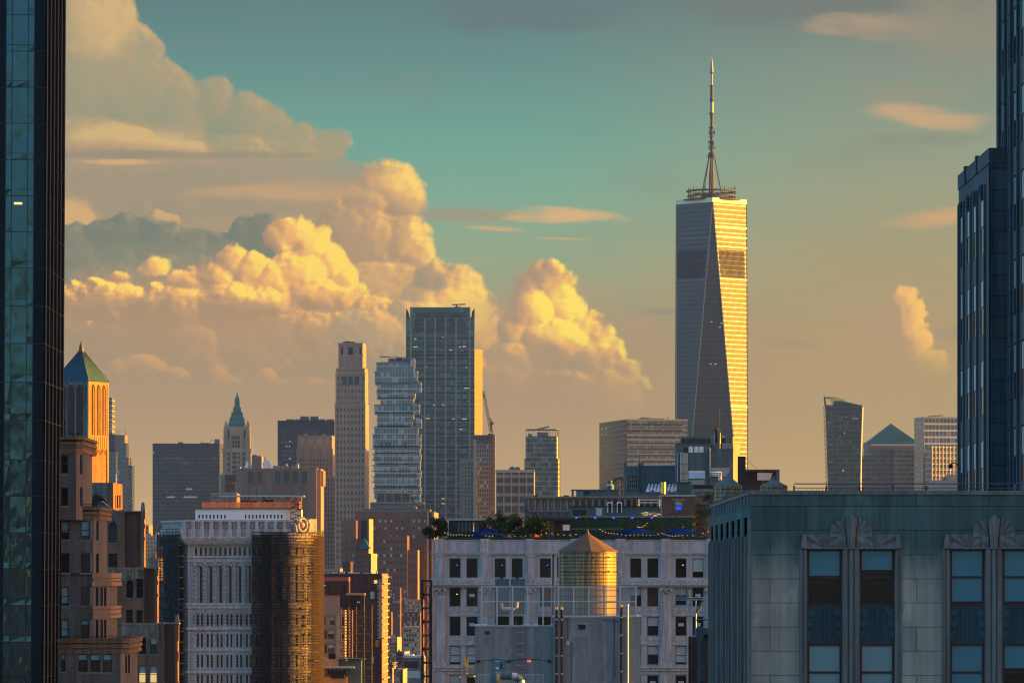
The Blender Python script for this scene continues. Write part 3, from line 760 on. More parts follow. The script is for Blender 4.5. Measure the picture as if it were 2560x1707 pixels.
    m.tube([f.p(r[0] - .1, r[2] + .6, .1), f.p((r[0] + r[1]) / 2 - .5, r[3] + .05, .1), f.p((r[0] + r[1]) / 2, r[3] + .35, .1), f.p((r[0] + r[1]) / 2 + .5, r[3] + .05, .1), f.p(r[1] + .1, r[2] + .6, .1)], .09, 5)
    th.part('attic_wall', m, 'terracotta_grey')
    th.part('attic_window', MB().fbox(f, r[0], r[1], r[2], r[3], -.5, -.4), 'window_dark')
    th.part('attic_side', MB().fbox(f, f.S(270), f.S(283), Z(1300, D), Z(1206, D), -8, .1), 'brick_rust')
    f2 = Face(283, D + 2, 306, D + 4.6); rs = [f2.rect(x, 1238, x + 3.4, 1270) for x in (286, 292, 298)]
    m = MB().wall(f2, 0, f2.L, Z(1300, D), Z(1208, D), rs, .25); m.fbox(f2, 0, f2.L, Z(1300, D), Z(1208, D), -6, -.26)
    th.part('attic_side', m, 'brick_rust'); th.part('attic_window', MB().fbox(f2, 0, f2.L, Z(1272, D), Z(1236, D), -.3, -.2), 'window_dark')
    # tank tower
    D = 600; cx = X(197, D); psi = -R(25.8); w = 99 * D / F
    ct = Vector((cx, D + w * .7)); ux = Vector((math.cos(psi), math.sin(psi))); uy = Vector((-ux.y, ux.x))
    cor = lambda a, b, k=1.0: tuple(ct + ux * a * w / 2 * k + uy * b * w / 2 * k)
    sq = lambda k=1.0: [cor(-1, -1, k), cor(1, -1, k), cor(1, 1, k), cor(-1, 1, k)]
    yb = ct.y - w * .62; zt, zb = Z(953, yb), Z(1310, yb)
    fa, fb = Face(0, 0, 0, 0, xy=(cor(-1, -1), cor(1, -1))), Face(0, 0, 0, 0, xy=(cor(1, -1), cor(1, 1)))
    tw = MB().prism(sq(.97), zb, zt)
    th.part('tower_wall', tw, 'brick_rust')
    z1, z2, z3 = Z(1088, yb), Z(1112, yb), Z(1135, yb)
    for fc in (fa, fb):
        st = MB(); L = fc.L
        for q in (0, L - .32): st.fbox(fc, q, q + .32, zb, zt, -.1, .06)
        for i in range(4): st.fbox(fc, .45 + i * (L - 1.12) / 3, .67 + i * (L - 1.12) / 3, z1, zt - .2, -.1, .02)
        st.fbox(fc, .32, L - .32, zt - .35, zt, -.1, .05); st.fbox(fc, .32, L - .32, z2 - .5, z1, -.1, .03)
        for i in range(9): st.fbox(fc, .4 + i * (L - .9) / 8, .5 + i * (L - .9) / 8, z2 - .45, z1 - .1, .03, .09)
        for i in range(3):
            c = .45 + (L - 1.12) / 6 + i * (L - 1.12) / 3 + .11; hw = (L - 1.12) / 6 - .12
            arch(st, fc, c - hw, c + hw, zt - .9, .1, .02, pointed=True, zt=zt - .3)
            st.tube([fc.p(c - hw, z3, .04), fc.p(c - hw * .6, z3 + .5, .06), fc.p(c, z2 - .5, .06), fc.p(c + hw * .6, z3 + .5, .06), fc.p(c + hw, z3, .04)], .07, 5)
        th.part('tower_tracery', st, 'terracotta_grey' if fc is fa else 'tracery_sunlit')  # gold tracery on the sunward face, grey on the other: light put into colour
        pn = MB()
        for i in range(3):
            c = .45 + (L - 1.12) / 6 + i * (L - 1.12) / 3 + .11; hw = (L - 1.12) / 6 - .12
            if fc is fb: pn.fbox(fc, c - .06, c + .06, z1 + .1, zt - .35, -.02, .012)
            else: pn.fbox(fc, c - hw, c + hw, z1 + .05, zt - .4, -.02, .008)
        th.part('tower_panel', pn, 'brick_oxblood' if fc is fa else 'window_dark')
    rf = MB(); ap = (ct.x, ct.y, Z(868, yb)); e = sq(1.05)
    rf.add([(x, y, zt) for x, y in e] + [ap], [(0, 1, 4), (1, 2, 4), (2, 3, 4), (3, 0, 4), (3, 2, 1, 0)])
    plain('copper_green', (.03, .105, .14), .6, .2, var=.35, scale=.7, streak=.4)
    ro = th.part('tower_roof', rf, 'copper_green')
    sm = MB()
    for k in range(4):
        a, b = Vector(e[k]), Vector(e[(k + 1) % 4])
        for i in range(7):
            p = a.lerp(b, i / 6); sm.tube([(p.x, p.y, zt + .02), (ap[0] + (p.x - ap[0]) * .04, ap[1] + (p.y - ap[1]) * .04, ap[2] - .1)], .035, 4)
    th.part('roof_seam', sm, 'copper_dark', ro)
    th.part('roof_finial', MB().lathe(ap[0], ap[1], [(.42, ap[2] - .75), (.30, ap[2] - .1), (.26, ap[2] + .35), (.08, ap[2] + .75), (.02, ap[2] + 1.1)], 8), 'copper_dark')
plain('copper_dark', (.10, .11, .09), .6, .3, var=.3)
plain('tracery_sunlit', (.36, .205, .095), .8, var=.35, scale=.9, streak=.3)
plain('terracotta_gold', (.46, .33, .17), .7, var=.3, scale=.8, streak=.3)
gothic()
# ---------------------------------------------------------------- pale ornate wedge building, half wrapped in scaffolding
brick('limestone', (.53, .45, .41), (.47, .40, .37), (.20, .17, .16), 1.1, .48, .03, streak=.35, var=.35, scale=.3)
plain('limestone_trim', (.58, .49, .45), .8, var=.3, scale=.8, streak=.4)
plain('limestone_ornate', (.42, .355, .33), .85, var=.6, scale=2.6, streak=.3, bmp=.6)
netting('net_black', (.012, .015, .019), .27, .35)
netting('net_rust', (.030, .014, .007), .50, .30)
netting('net_orange', (.95, .24, .08), .25, 1.2)
plain('scaffold_steel', (.055, .045, .038), .6, .2, var=.3)
plain('plank', (.13, .075, .04), .8, var=.4, scale=1.5)
WD = 850
def wedge():
    d = WD
    th = Thing('wedge_building', 'pale ornate stone building with tall arches and a rounded end, half behind scaffolding nets', 'building', (X(600, d), d, 0))
    f = Face(470, d, 716, d); r = (770 - 716) / F * d
    arc = [(X(716, d) + r * math.sin(a), d + r * (1 - math.cos(a))) for a in [R(90) * i / 8 for i in range(9)]]
    back = d + 45
    poly = [(X(408, d + 14), d + 14), (X(470, d), d)] + arc + [(X(758, back), back), (X(440, back), back)]
    zt = Z(1372, d)
    th.part('core', MB().prism(grow(poly, -.75), 0, Z(1340, d)), 'limestone')
    tops, rects = [], []
    ac = [500 + 24.5 * i for i in range(9)]
    attic = [490 + 12.2 * i for i in range(18)]
    h1 = [f.rect(x - 2.6, 1368, x + 2.6, 1388) for x in attic]
    h2 = [f.rect(x - 5.6, 1413, x + 5.6, 1506) for x in ac]
    h3 = [f.rect(x + s - 2.4, y0, x + s + 2.4, y1) for y0, y1 in ((1534, 1563), (1583, 1616), (1636, 1667), (1686, 1716)) for x in ac for s in (-5, 5)]
    w = MB().wall(f, 0, f.L, Z(1760, d), Z(1362, d), h1 + h2 + h3, .7)
    for h in h2: arch(w, f, h[0], h[1], h[3] - (h[1] - h[0]) / 2, .7, zt=h[3])
    for h in h3[18:36]: arch(w, f, h[0], h[1], h[3] - (h[1] - h[0]) / 2, .5, n=4, zt=h[3])
    w.fbox(f, 0, f.L, 0, Z(1760, d), -.7, 0)
    th.part('wall', w, 'limestone')
    # rounded end with its own window openings
    for i in range(8):
        fc = Face(0, 0, 0, 0, xy=(arc[i], arc[i + 1])); L = fc.L
        hs = []
        if i % 2 == 0:
            for y0, y1 in ((1368, 1388), (1413, 1506), (1534, 1563), (1583, 1616), (1636, 1667), (1686, 1716)): hs.append((L * .2, L * .85, Z(y1, d), Z(y0, d)))
        th.part('end_wall', MB().wall(fc, 0, L, 0, Z(1362, d), hs, .5), 'limestone')
        for h in hs: th.inst('window', panel_mesh(h[1] - h[0], h[3] - h[2], .05, 'window_glass'), fc.p((h[0] + h[1]) / 2, h[2], -.48), fc.ang)
    for fc in (Face(0, 0, 0, 0, xy=(arc[8], poly[11])), Face(0, 0, 0, 0, xy=(poly[0], poly[1]))):
        hs = [(q, q + .8, Z(y1, d), Z(y0, d)) for q in frange(1, min(fc.L - 2, 38), int(min(fc.L, 38) / 2)) for y0, y1 in ((1413, 1500), (1534, 1563), (1583, 1616), (1636, 1667), (1686, 1716))]
        m = MB().wall(fc, 0, fc.L, 0, Z(1362, d), hs, .5)
        o = th.part('side_wall', m, 'limestone')
    for h in h1 + h2 + h3:
        th.inst('window', panel_mesh(h[1] - h[0], h[3] - h[2], .05, 'window_glass'), f.p((h[0] + h[1]) / 2, h[2], -.66), f.ang)
    for h in h2: th.part('jamb', MB().fbox(f, h[0] + .02, h[0] + .42 * (h[1] - h[0]), h[2], h[3] - .25, -.66, -.3), 'limestone_trim')
    for h in h2:
        r_ = (h[1] - h[0]) / 2 + .1; c_ = (h[0] + h[1]) / 2; th.part('archivolt', MB().tube([f.p(c_ + r_ * math.cos(t), h[3] - r_ + .12 + r_ * math.sin(t), .04) for t in [math.pi * k / 10 for k in range(11)]], .13, 5), 'limestone_trim')
    # colonnettes beside the arches and panels of ornament
    for i, x in enumerate(ac + [ac[-1] + 24.5]):
        q = f.S(x - 12.25)
        m = MB().fbox(f, q - .28, q + .28, Z(1512, d), Z(1400, d), 0, .18)
        for j in range(9): m.ball(f.p(q, Z(1507 - j * 11.5, d), .18), .24, 6, 4)
        m.fbox(f, q - .38, q + .38, Z(1412, d), Z(1404, d), 0, .3)
        th.part('colonnette', m, 'limestone_ornate')
    run = [poly[1]] + arc + [poly[11]]
    def band(y0, y1, o, mat='limestone_trim', name='string_course'):
        pl = [poly[0]] + run + [poly[12]]
        return th.part(name, MB().prism(grow(pl, o), Z(y1, d), Z(y0, d)), mat)
    for y0, y1, o in ((1390, 1394, .22), (1399, 1404, .16), (1507, 1512, .40), (1512, 1520, .22), (1568, 1573, .34), (1622, 1626, .18), (1676, 1682, .28), (1723, 1728, .2)): band(y0, y1, o)
    for y0, y1 in ((1522, 1531), (1528 + 38, 1528 + 40)): pass
    orn = MB()
    for i, x in enumerate(ac):
        for s in (-12.2, 0):
            q = f.S(x + s)
            for y in (1537, 1545, 1553): orn.ball(f.p(q, Z(y, d), .06), .26, 6, 4)
        orn.fbox(f, f.S(x - 9), f.S(x + 9), Z(1531, d), Z(1523, d), 0, .14)
    th.part('carved_frieze', orn, 'limestone_ornate')
    # cornice, dentils, balustraded parapet
    for y0, y1, o in ((1340, 1346, 1.30), (1346, 1352, 1.05), (1352, 1357, .75), (1357, 1362, .35)): band(y0, y1, o, name='cornice')
    dn = MB()
    for i in range(44): dn.fbox(f, .2 + i * (f.L - .4) / 44, .42 + i * (f.L - .4) / 44, Z(1360, d), Z(1355, d), .3, .72)
    th.part('dentil', dn, 'limestone_trim', kind='stuff')
    pl = grow([poly[0], poly[1]] + arc + [poly[11], poly[12]], .35)
    th.part('parapet', MB().prism(pl, Z(1340, d), Z(1322, d)), 'limestone_trim')
    th.part('parapet', MB().prism(grow(pl, -.25), Z(1322, d), Z(1304, d)), 'limestone_ornate')
    th.part('parapet_coping', MB().prism(grow(pl, .12), Z(1304, d), Z(1299, d)), 'limestone_trim')
    fp = Face(0, 0, 0, 0, xy=((X(456, d), d - .35), (X(716, d), d - .35)))
    for i in range(12):
        q = .3 + i * (fp.L - .6) / 11
        m = MB().fbox(fp, q - .32, q + .32, Z(1322, d), Z(1304, d), -.2, .22); m.fbox(fp, q - .42, q + .42, Z(1340, d), Z(1322, d), -.1, .34); th.part('parapet_pier', m, 'limestone_trim')
        if i < 11:
            b = MB()
            for j in range(7): b.lathe(*fp.p(q + .62 + j * .17, 0, .02)[:2], [(.04, Z(1320, d)), (.075, Z(1315, d)), (.04, Z(1310, d)), (.06, Z(1306, d))], 6)
            th.part('balustrade', b, 'limestone_trim')
    fe = Face(0, 0, 0, 0, xy=(arc[2], arc[5]))
    c = MB(); cz = Z(1312, d); cm = fe.L / 2
    c.tube([fe.p(cm + math.cos(t) * .95, cz + math.sin(t) * 1.2, .75) for t in [k * math.pi / 8 for k in range(17)]], .28, 6)
    for sg in (-1, 1): c.tube([fe.p(cm + sg * 1.1, cz + .9, .7), fe.p(cm + sg * 1.75, cz + .1, .7), fe.p(cm + sg * 1.3, cz - 1.3, .7)], .34, 6)
    c.ball(fe.p(cm, cz, .55), .6, 8, 6)
    th.part('cartouche', c, 'limestone_ornate')
    er = MB()
    f3 = Face(0, 0, 0, 0, xy=(arc[6], (arc[8][0] + .9, arc[8][1] + 4)))
    for i in range(9): er.fbox(f3, i * .55, i * .55 + .2, Z(1338, d), Z(1296, d), .3, .6)
    th.part('end_fluting', er, 'limestone_trim')
    # white penthouse
    fq = Face(488, d + 4, 716, d + 4); hs = [fq.rect(x, 1286, x + 4, 1295) for x in [496 + i * 9.2 for i in range(8)] + [612 + i * 9 for i in range(11)]]
    m = MB().wall(fq, 0, fq.L, Z(1305, d), Z(1271, d), hs, .3); m.fbox(fq, 0, fq.L, Z(1305, d), Z(1271, d) - .02, -8, -.32)
    ph = th.part('penthouse', m, 'white_paint')
    th.part('penthouse_window', MB().fbox(fq, 0, fq.L, Z(1297, d), Z(1284, d), -.31, -.28), 'window_dark', ph)
    th.part('penthouse_roof', MB().fbox(fq, -.5, fq.L + 1.2, Z(1271, d), Z(1268.5, d), -8.4, .5), 'duct_teal', ph)
    th.part('penthouse_end', MB().fbox(fq, fq.L + .02, fq.L + 2.6, Z(1305, d), Z(1272, d), -6, -.6), 'white_paint', ph)
wedge()

def scaffold(name, label, path, z0, z1, step, dz, net, netspan, group, closed=True):
    """poles, ledgers, decks and nets along a path of (x, y) on the ground plan"""
    th = Thing(name, label, 'scaffolding', (path[0][0], path[0][1], 0), group)
    P = [Vector(p) for p in path]; ls = [0]
    for a, b in zip(P, P[1:]): ls.append(ls[-1] + (b - a).length)
    def at(s, o):
        for i in range(len(P) - 1):
            if s <= ls[i + 1] + 1e-6 or i == len(P) - 2:
                t = (P[i + 1] - P[i]).normalized(); q = P[i] + t * (s - ls[i]); return q + Vector((t.y, -t.x)) * o
    n = int(ls[-1] / step)
    S = [ls[-1] * i / n for i in range(n + 1)]
    rnd = random.Random(4)
    for s in S:
        for o in (.25, 1.35):
            q = at(s, o); th.part('pole', MB().tube([(q.x, q.y, z0), (q.x, q.y, z1 + rnd.uniform(.2, 1.0))], .065, 5), 'scaffold_steel')
    z = z0 + .4; lev = 0
    while z < z1:
        fine = [ls[-1] * i / (n * 3) for i in range(n * 3 + 1)]
        dk = MB(); a = [at(s, .25) for s in fine]; b = [at(s, 1.35) for s in fine]
        for i in range(len(fine) - 1):
            if rnd.random() < .12: continue
            dk.hexa([(a[i].x, a[i].y, z), (b[i].x, b[i].y, z), (b[i + 1].x, b[i + 1].y, z), (a[i + 1].x, a[i + 1].y, z)], [(a[i].x, a[i].y, z + .2), (b[i].x, b[i].y, z + .2), (b[i + 1].x, b[i + 1].y, z + .2), (a[i + 1].x, a[i + 1].y, z + .2)])
        th.part('deck', dk, 'plank')
        rl = MB()
        for h in (.55, 1.1): rl.tube([(*at(s, 1.38), z + h) for s in fine], .085, 5)
        for i in range(0, len(S) - 1):
            if (i + lev) % 3 == 0:
                p, q = at(S[i], 1.38), at(S[i + 1], 1.38); rl.tube([(p.x, p.y, z + .1), (q.x, q.y, z + dz)], .035, 4)
        th.part('guard_rail', rl, 'scaffold_steel'); z += dz; lev += 1
    for mat, s0, s1, o, za, zb in netspan:
        k = max(2, int((s1 - s0) / .6)); nm = MB(); sm = [s0 + (s1 - s0) * i / k for i in range(k + 1)]
        rows = 16
        for j in range(rows):
            for i in range(k):
                p, q = at(sm[i], o), at(sm[i + 1], o); u, v = za + (zb - za) * j / rows, za + (zb - za) * (j + 1) / rows
                w = lambda i, j: o * 0 + .10 * math.sin(i * 1.7 + j * .9) + .06 * math.sin(j * 2.3 + i * .4)
                nm.quad((p.x, p.y - w(i, j), u), (q.x, q.y - w(i + 1, j), u), (q.x, q.y - w(i + 1, j + 1), v), (p.x, p.y - w(i, j + 1), v))
        th.part('netting', nm, mat)
    return th
def wedge_scaffolds():
    d = WD; r = 54 / F * d
    arc = [(X(716, d) + r * math.sin(a), d + r * (1 - math.cos(a))) for a in [R(90) * i / 8 for i in range(9)]]
    path = [(X(637, d), d)] + arc + [(arc[-1][0], d + 24)]
    path = grow(path + [(arc[-1][0] - 1, d + 24), (X(637, d), d + 10)], .42)[:len(path)]
    fl = X(716, d) - X(637, d); al = r * math.pi / 2
    scaffold('scaffolding', 'scaffolding around the rounded sunlit end of the pale stone building', path, Z(1745, d), Z(1334, d), 1.75, 1.55, None,
             [('net_black', 0, fl * .62, 1.5, Z(1745, d), Z(1336, d)), ('net_black', fl * .3, fl + al * .12, 1.62, Z(1745, d), Z(1330, d)), ('net_rust', fl + al * .66, fl + al + 22, 1.55, Z(1745, d), Z(1338, d))], 'scaffolds on the pale stone building')
    path = [(X(412, d + 13), d + 13), (X(466, d - .3), d - .3)]
    L = (Vector(path[1]) - Vector(path[0])).length
    scaffold('scaffolding', 'black netted scaffolding on the shaded flank of the pale stone building', path, Z(1745, d), Z(1336, d), 1.9, 1.9, None,
             [('net_black', 0, L, 1.5, Z(1745, d), Z(1336, d)), ('net_black', 0, L * .8, .1, Z(1745, d), Z(1345, d))], 'scaffolds on the pale stone building')
    # works on the roof
    th = Thing('work_shelter', 'flat roofed work shelter on thin posts above the white penthouse', 'shelter', (X(640, d), d + 6, Z(1268, d)))
    z0, z1 = Z(1268.5, d), Z(1240, d)
    th.part('roof', MB().box(X(545, d), X(757, d), d + 3.5, d + 10, z1, z1 + .22), 'galvanised')
    rnd = random.Random(2)
    for x in (567, 576, 596, 608, 616, 626, 639, 652, 658, 669, 681, 690, 712, 718, 726, 734, 741, 749): th.part('post', MB().box(X(x, d), X(x, d) + .16, d + 4 + rnd.random() * 3, d + 4.3 + rnd.random() * 3, z0, z1), 'stone_pinkish')
    for x, h in ((574, 1232), (600, 1228), (636, 1216), (668, 1231), (726, 1228)): th.part('rod', MB().box(X(x, d), X(x, d) + .10, d + 6, d + 6.1, z1, Z(h, d)), 'steel_black')
    th.part('stored_crate', MB().box(X(598, d), X(640, d), d + 6, d + 9, z0, z0 + 1.3).box(X(656, d), X(682, d), d + 6, d + 9, z0, z0 + 1.5), 'steel_black')
    th = Thing('safety_fence', 'orange netting fence around the penthouse roof works', 'fence', (X(620, d), d + 3.6, z0))
    zt = Z(1253, d); k = 26; nm = MB()
    for i in range(k):
        x0, x1 = X(501 + 244 * i / k, d), X(501 + 244 * (i + 1) / k, d); s0, s1 = .06 * math.sin(i * 2.1), .06 * math.sin((i + 1) * 2.1)
        nm.quad((x0, d + 3.6 + s0, z0), (x1, d + 3.6 + s1, z0), (x1, d + 3.6 + s1, zt - .1 * (i % 2)), (x0, d + 3.6 + s0, zt - .1 * ((i + 1) % 2)))
    x = X(745, d)
    for i in range(6): nm.quad((x, d + 3.6 + i, z0), (x, d + 4.6 + i, z0), (x, d + 4.6 + i, zt), (x, d + 3.6 + i, zt))
    th.part('netting', nm, 'net_orange')
    for i in range(0, k + 1, 2): th.part('post', MB().box(X(501 + 244 * i / k, d), X(501 + 244 * i / k, d) + .06, d + 3.65, d + 3.7, z0, zt + .15), 'scaffold_steel')
    th = Thing('stair_tower', 'steel scaffold stair tower rising from the sunlit parapet corner to the work shelter', 'stair tower', (X(736, d), d + 2, Z(1300, d)))
    for x in (724, 750):
        for y in (2.0, 3.6): th.part('post', MB().box(X(x, d), X(x, d) + .11, d + y, d + y + .11, Z(1304, d), Z(1241, d)), 'stone_pinkish')
    for i, yy in enumerate(range(1246, 1302, 7)):
        q = MB().box(X(724, d), X(750, d), d + 2.0, d + 2.08, Z(yy, d), Z(yy, d) + .07); a, b = (724, 750) if i % 2 else (750, 724)
        q.tube([(X(a, d), d + 2.6, Z(yy, d)), (X(b, d), d + 2.6, Z(yy + 7, d))], .10, 4); th.part('flight', q, 'scaffold_steel')
wedge_scaffolds()
# ---------------------------------------------------------------- white terrace building with its roof garden
brick('white_brick', (.52, .53, .535), (.47, .485, .49), (.34, .35, .355), .9, .30, .016, streak=.3, var=.3, scale=.25)
plain('white_trim', (.54, .54, .535), .75, var=.28, scale=.7, streak=.4)
plain('canvas_blue', (.003, .022, .15), .95, var=.2, scale=1.0, spec=.0)
plain('canvas_rust', (.30, .06, .03), .8, var=.2)
plain('wood_dark', (.03, .028, .026), .7, var=.3)
TD = 625
def terrace():
    d = TD; f = Face(1083, d, 1800, d); Zd = lambda y: Z(y, d)
    th = Thing('terrace_building', 'white stone office building with carved cornices carrying a roof garden', 'building', (X(1430, d), d, 0))
    bays = [1099 + 113 * i for i in range(7)]
    cols = []
    for b in bays[:-1]: cols += [b + 38.5, b + 81]
    rows = [(1395, 1443), (1468, 1515), (1541, 1588), (1614, 1660), (1687, 1733)]
    rnd = random.Random(12)
    hs = []; info = []
    known = {(1, 1): 'ac', (0, 1): 'dark', (11, 0): 'b7', (9, 1): 'x', (9, 2): 'b5', (9, 3): 'b45', (10, 2): 'ac', (10, 3): 'b9', (0, 3): 'b9', (1, 3): 'b9', (9, 4): 'ac', (10, 4): 'ac', (5, 2): 'ac', (10, 0): 'warm', (0, 1): 'warm'}
    for j, (y0, y1) in enumerate(rows):
        for i, x in enumerate(cols):
            r = f.rect(x - 13.7, y0, x + 13.7, y1); hs.append(r); info.append((i, j, r))
    m = MB().wall(f, 0, f.L, Zd(1760), Zd(1380), hs, .35)
    m.fbox(f, 0, f.L, 0, Zd(1760), -20, 0); m.fbox(f, 0, f.L, Zd(1760), Zd(1349), -20, -.4)
    th.part('wall', m, 'white_brick')
    for i, j, r in info:
        k = known.get((i, j), rnd.choice(['', '', '', 'b4', 'ac']) if j else '')
        bl = None
        if k[:1] == 'b': bl = float('.' + k[1:])
        w = sash_window(th, f, r, glass='window_glass' if j else 'window_dark', dep=.28, blind=bl, bmat='blind_pale', mid=j > 0, ac=2 if k == 'ac' else False, fw=.075, sill=.14 if j else None, sillmat='white_trim')
        if k == 'warm' or (i in (0, 2, 4) and j == 0):
            q = MB().box(.18, .36, -.018, .0, (r[3] - r[2]) * .64, (r[3] - r[2]) * .64 + .07)
            l = bpy.data.objects.new('lit_lamp', q.mesh('lit_lamp', (0, 0, 0), ['lamp_blue' if j == 0 and i < 10 else 'lamp_warm'])); COL.objects.link(l); l.parent = w
    # window heads, spandrels
    for i, j, r in info:
        if j in (1, 2, 3):
            m = MB().fbox(f, r[0] - .22, r[1] + .22, r[2] - .62, r[2] - .18, 0, .06); m.fbox(f, r[0] - .3, r[1] + .3, r[2] - 1.22, r[2] - 1.08, 0, .16)
            th.part('spandrel', m, 'white_trim')
    for k, b in enumerate(bays):
        q = f.S(b)
        m = MB().fbox(f, q - .58, q + .58, Zd(1444), Zd(1390), 0, .12); m.fbox(f, q - .68, q + .68, Zd(1390), Zd(1384), 0, .22)
        m.fbox(f, q - .30, q + .30, Zd(1438), Zd(1399), .12, .18); m.fbox(f, q - .16, q + .16, Zd(1435), Zd(1402), .18, .20)
        th.part('attic_pilaster', m, 'white_trim')
        m = MB().fbox(f, q - .72, q + .72, Zd(1655), Zd(1487), 0, .20); m.fbox(f, q - .36, q + .36, Zd(1648), Zd(1494), .20, .26); m.fbox(f, q - .24, q + .24, Zd(1646), Zd(1496), .20, .21)
        m.fbox(f, q - .9, q + .9, Zd(1665), Zd(1655), 0, .32); m.fbox(f, q - .8, q + .8, Zd(1473), Zd(1468), 0, .42)
        for sg in (-1, 1):
            m.ball(f.p(q + sg * .68, Zd(1475), .3), .22, 6, 4); m.ball(f.p(q + sg * .4, Zd(1482), .28), .2, 6, 4)
        m.ball(f.p(q, Zd(1477), .3), .26, 6, 4)
        th.part('pilaster', m, 'white_trim')
        m = MB().fbox(f, q - .72, q + .72, Zd(1740), Zd(1682), 0, .18); m.fbox(f, q - .4, q + .4, Zd(1740), Zd(1690), .18, .23); th.part('pilaster', m, 'white_trim')
        th.part('parapet_pier', MB().fbox(f, q - .62, q + .62, Zd(1380), Zd(1346), -.3, .12), 'white_trim')
    th.part('parapet', MB().fbox(f, 0, f.L, Zd(1380), Zd(1352), -.4, -.02), 'white_brick')
    for y0, y1, o0, nm in ((1379, 1383, .30, 'cornice'), (1383, 1386, .16, 'cornice'), (1445, 1449, .34, 'cornice'), (1449, 1458, .55, 'cornice'), (1458, 1462, .85, 'cornice'), (1462, 1465, .62, 'cornice'), (1664, 1669, .42, 'string_course'), (1669, 1676, .22, 'string_course')):
        th.part(nm, MB().fbox(f, -o0, f.L, Zd(y1), Zd(y0), -.3, o0), 'white_trim')
    dn = MB()
    for i in range(150): dn.fbox(f, i * .25, i * .25 + .13, Zd(1468.5), Zd(1464.5), .02, .5)
    th.part('dentil', dn, 'white_trim', kind='stuff')
    dn = MB()
    for i in range(110): dn.fbox(f, i * .34, i * .34 + .18, Zd(1389), Zd(1386), .0, .12)
    th.part('small_dentil', dn, 'white_trim', kind='stuff')
    gb = MB()
    for i in range(70):
        q = i * .54; gb.tube([f.p(q, Zd(1456), .56), f.p(q + .27, Zd(1451.5), .56), f.p(q + .54, Zd(1456), .56)], .06, 4)
    th.part('guilloche', gb, 'white_trim', kind='stuff')
    th.part('roof', MB().fbox(f, 0, f.L, Zd(1352), Zd(1351), -20, -.4), 'roof_tar')
    return f
TF = terrace()
def roof_garden():
    d = TD; Zd = lambda y: Z(y, d); rnd = random.Random(21); zr = Zd(1351)
    # clipped hedges between the parapet piers, each planter a thing
    spans = [(1115, 1200), (1223, 1313), (1336, 1425), (1448, 1538), (1562, 1652), (1676, 1764)]
    lab = ['clipped hedge on the white parapet beneath the dark glazed pavilion', 'clipped hedge on the white parapet beneath the blue parasol by the pergola',
           'clipped hedge on the white parapet in front of the black slatted pergola', 'clipped hedge on the white parapet partly behind the cone of the water tank',
           'clipped hedge on the white parapet below the parasol nearest the water tank', 'clipped hedge on the white parapet below the parasol next to the art deco block']
    for (a, b), l in zip(spans, lab):
        th = Thing('hedge', l, 'hedge', (X((a + b) / 2, d), d + .9, zr), 'hedges along the white parapet')
        pts = [(X(x, d), d + .9, Zd(1347)) for x in frange(a, b, 14)]
        th.part('foliage', leaves(MB().box(X(a, d), X(b, d), d + .55, d + 1.15, zr, Zd(1344)), pts + [(q[0] + .4, q[1], q[2] + .12) for q in pts], 2600, .30, .085, rnd), 'leaf_dark')
        th.part('planter', MB().box(X(a, d), X(b, d), d + .5, d + 1.2, zr, zr + .25), 'wood_dark')
    for (px, py, w, h, n, l, sd) in ((1086, 1349, 1.9, 2.5, 600, 'loose dark shrub leaning over the parapet corner of the white terrace building', 4), (1103, 1342, 1.4, 1.8, 420, 'low dark shrub beside the parapet corner of the white terrace building', 6),
                                     (1247, 1345, 3.0, 2.3, 800, 'tall leafy shrub by the dark glazed pavilion, above the blue parasol', 7), (1286, 1345, 3.6, 2.7, 1000, 'widest leafy shrub of the pergola corner', 8),
                                     (1322, 1345, 2.8, 2.3, 800, 'leafy shrub beside the black slatted pergola', 9), (1352, 1345, 1.2, 2.0, 400, 'paler feathery shrub in front of the black slatted pergola', 10)):
        bush('shrub', l, 'shrub', (X(px, d + 4), d + 4, Z(py, d + 4)), w * 1.3, h * 1.15, n * 5, .17, 'leaf_mid' if sd in (8, 10) else 'leaf_dark', sd, 'shrubs of the roof garden')
    def parasol(px, py, w, h, l):
        th = Thing('parasol', l, 'parasol', (X(px, d + 3), d + 3, zr), 'blue parasols of the roof garden')
        c = (X(px, d + 3), d + 3); R2 = w / 2 / F * d; zt = Z(py, d + 3); ze = Z(py + h, d + 3)
        m = MB(); e = [(c[0] + R2 * 1.0 * math.cos(R(45 + 90 * k) + .35) * 1.12, c[1] + R2 * math.sin(R(45 + 90 * k) + .35) * 1.12) for k in range(4)]
        for k in range(4):
            a, b = e[k], e[(k + 1) % 4]; mid = ((a[0] + b[0]) / 2, (a[1] + b[1]) / 2)
            m.add([(c[0], c[1], zt), (a[0], a[1], ze), (mid[0], mid[1], ze + .12), (b[0], b[1], ze)], [(0, 1, 2), (0, 2, 3)])
            m.quad((a[0], a[1], ze), (mid[0], mid[1], ze + .12), (mid[0], mid[1], ze - .1), (a[0], a[1], ze - .22)); m.quad((mid[0], mid[1], ze + .12), (b[0], b[1], ze), (b[0], b[1], ze - .22), (mid[0], mid[1], ze - .1))
        th.part('canopy', m, 'canvas_blue')
        th.part('pole', MB().tube([(c[0], c[1], zr), (c[0], c[1], zt)], .04, 6), 'steel_grey'); th.part('finial', MB().ball((c[0], c[1], zt + .06), .07), 'steel_grey')
        for k in range(4): th.part('rib', MB().tube([(c[0], c[1], zt - .06), (e[k][0], e[k][1], ze - .03)], .02, 4), 'wood_dark')
        th.part('base', MB().box(c[0] - .4, c[0] + .4, c[1] - .4, c[1] + .4, zr, zr + .12), 'wood_dark')
    parasol(1220, 1319, 92, 16, 'blue parasol between the leafy pergola and the glazed pavilion')
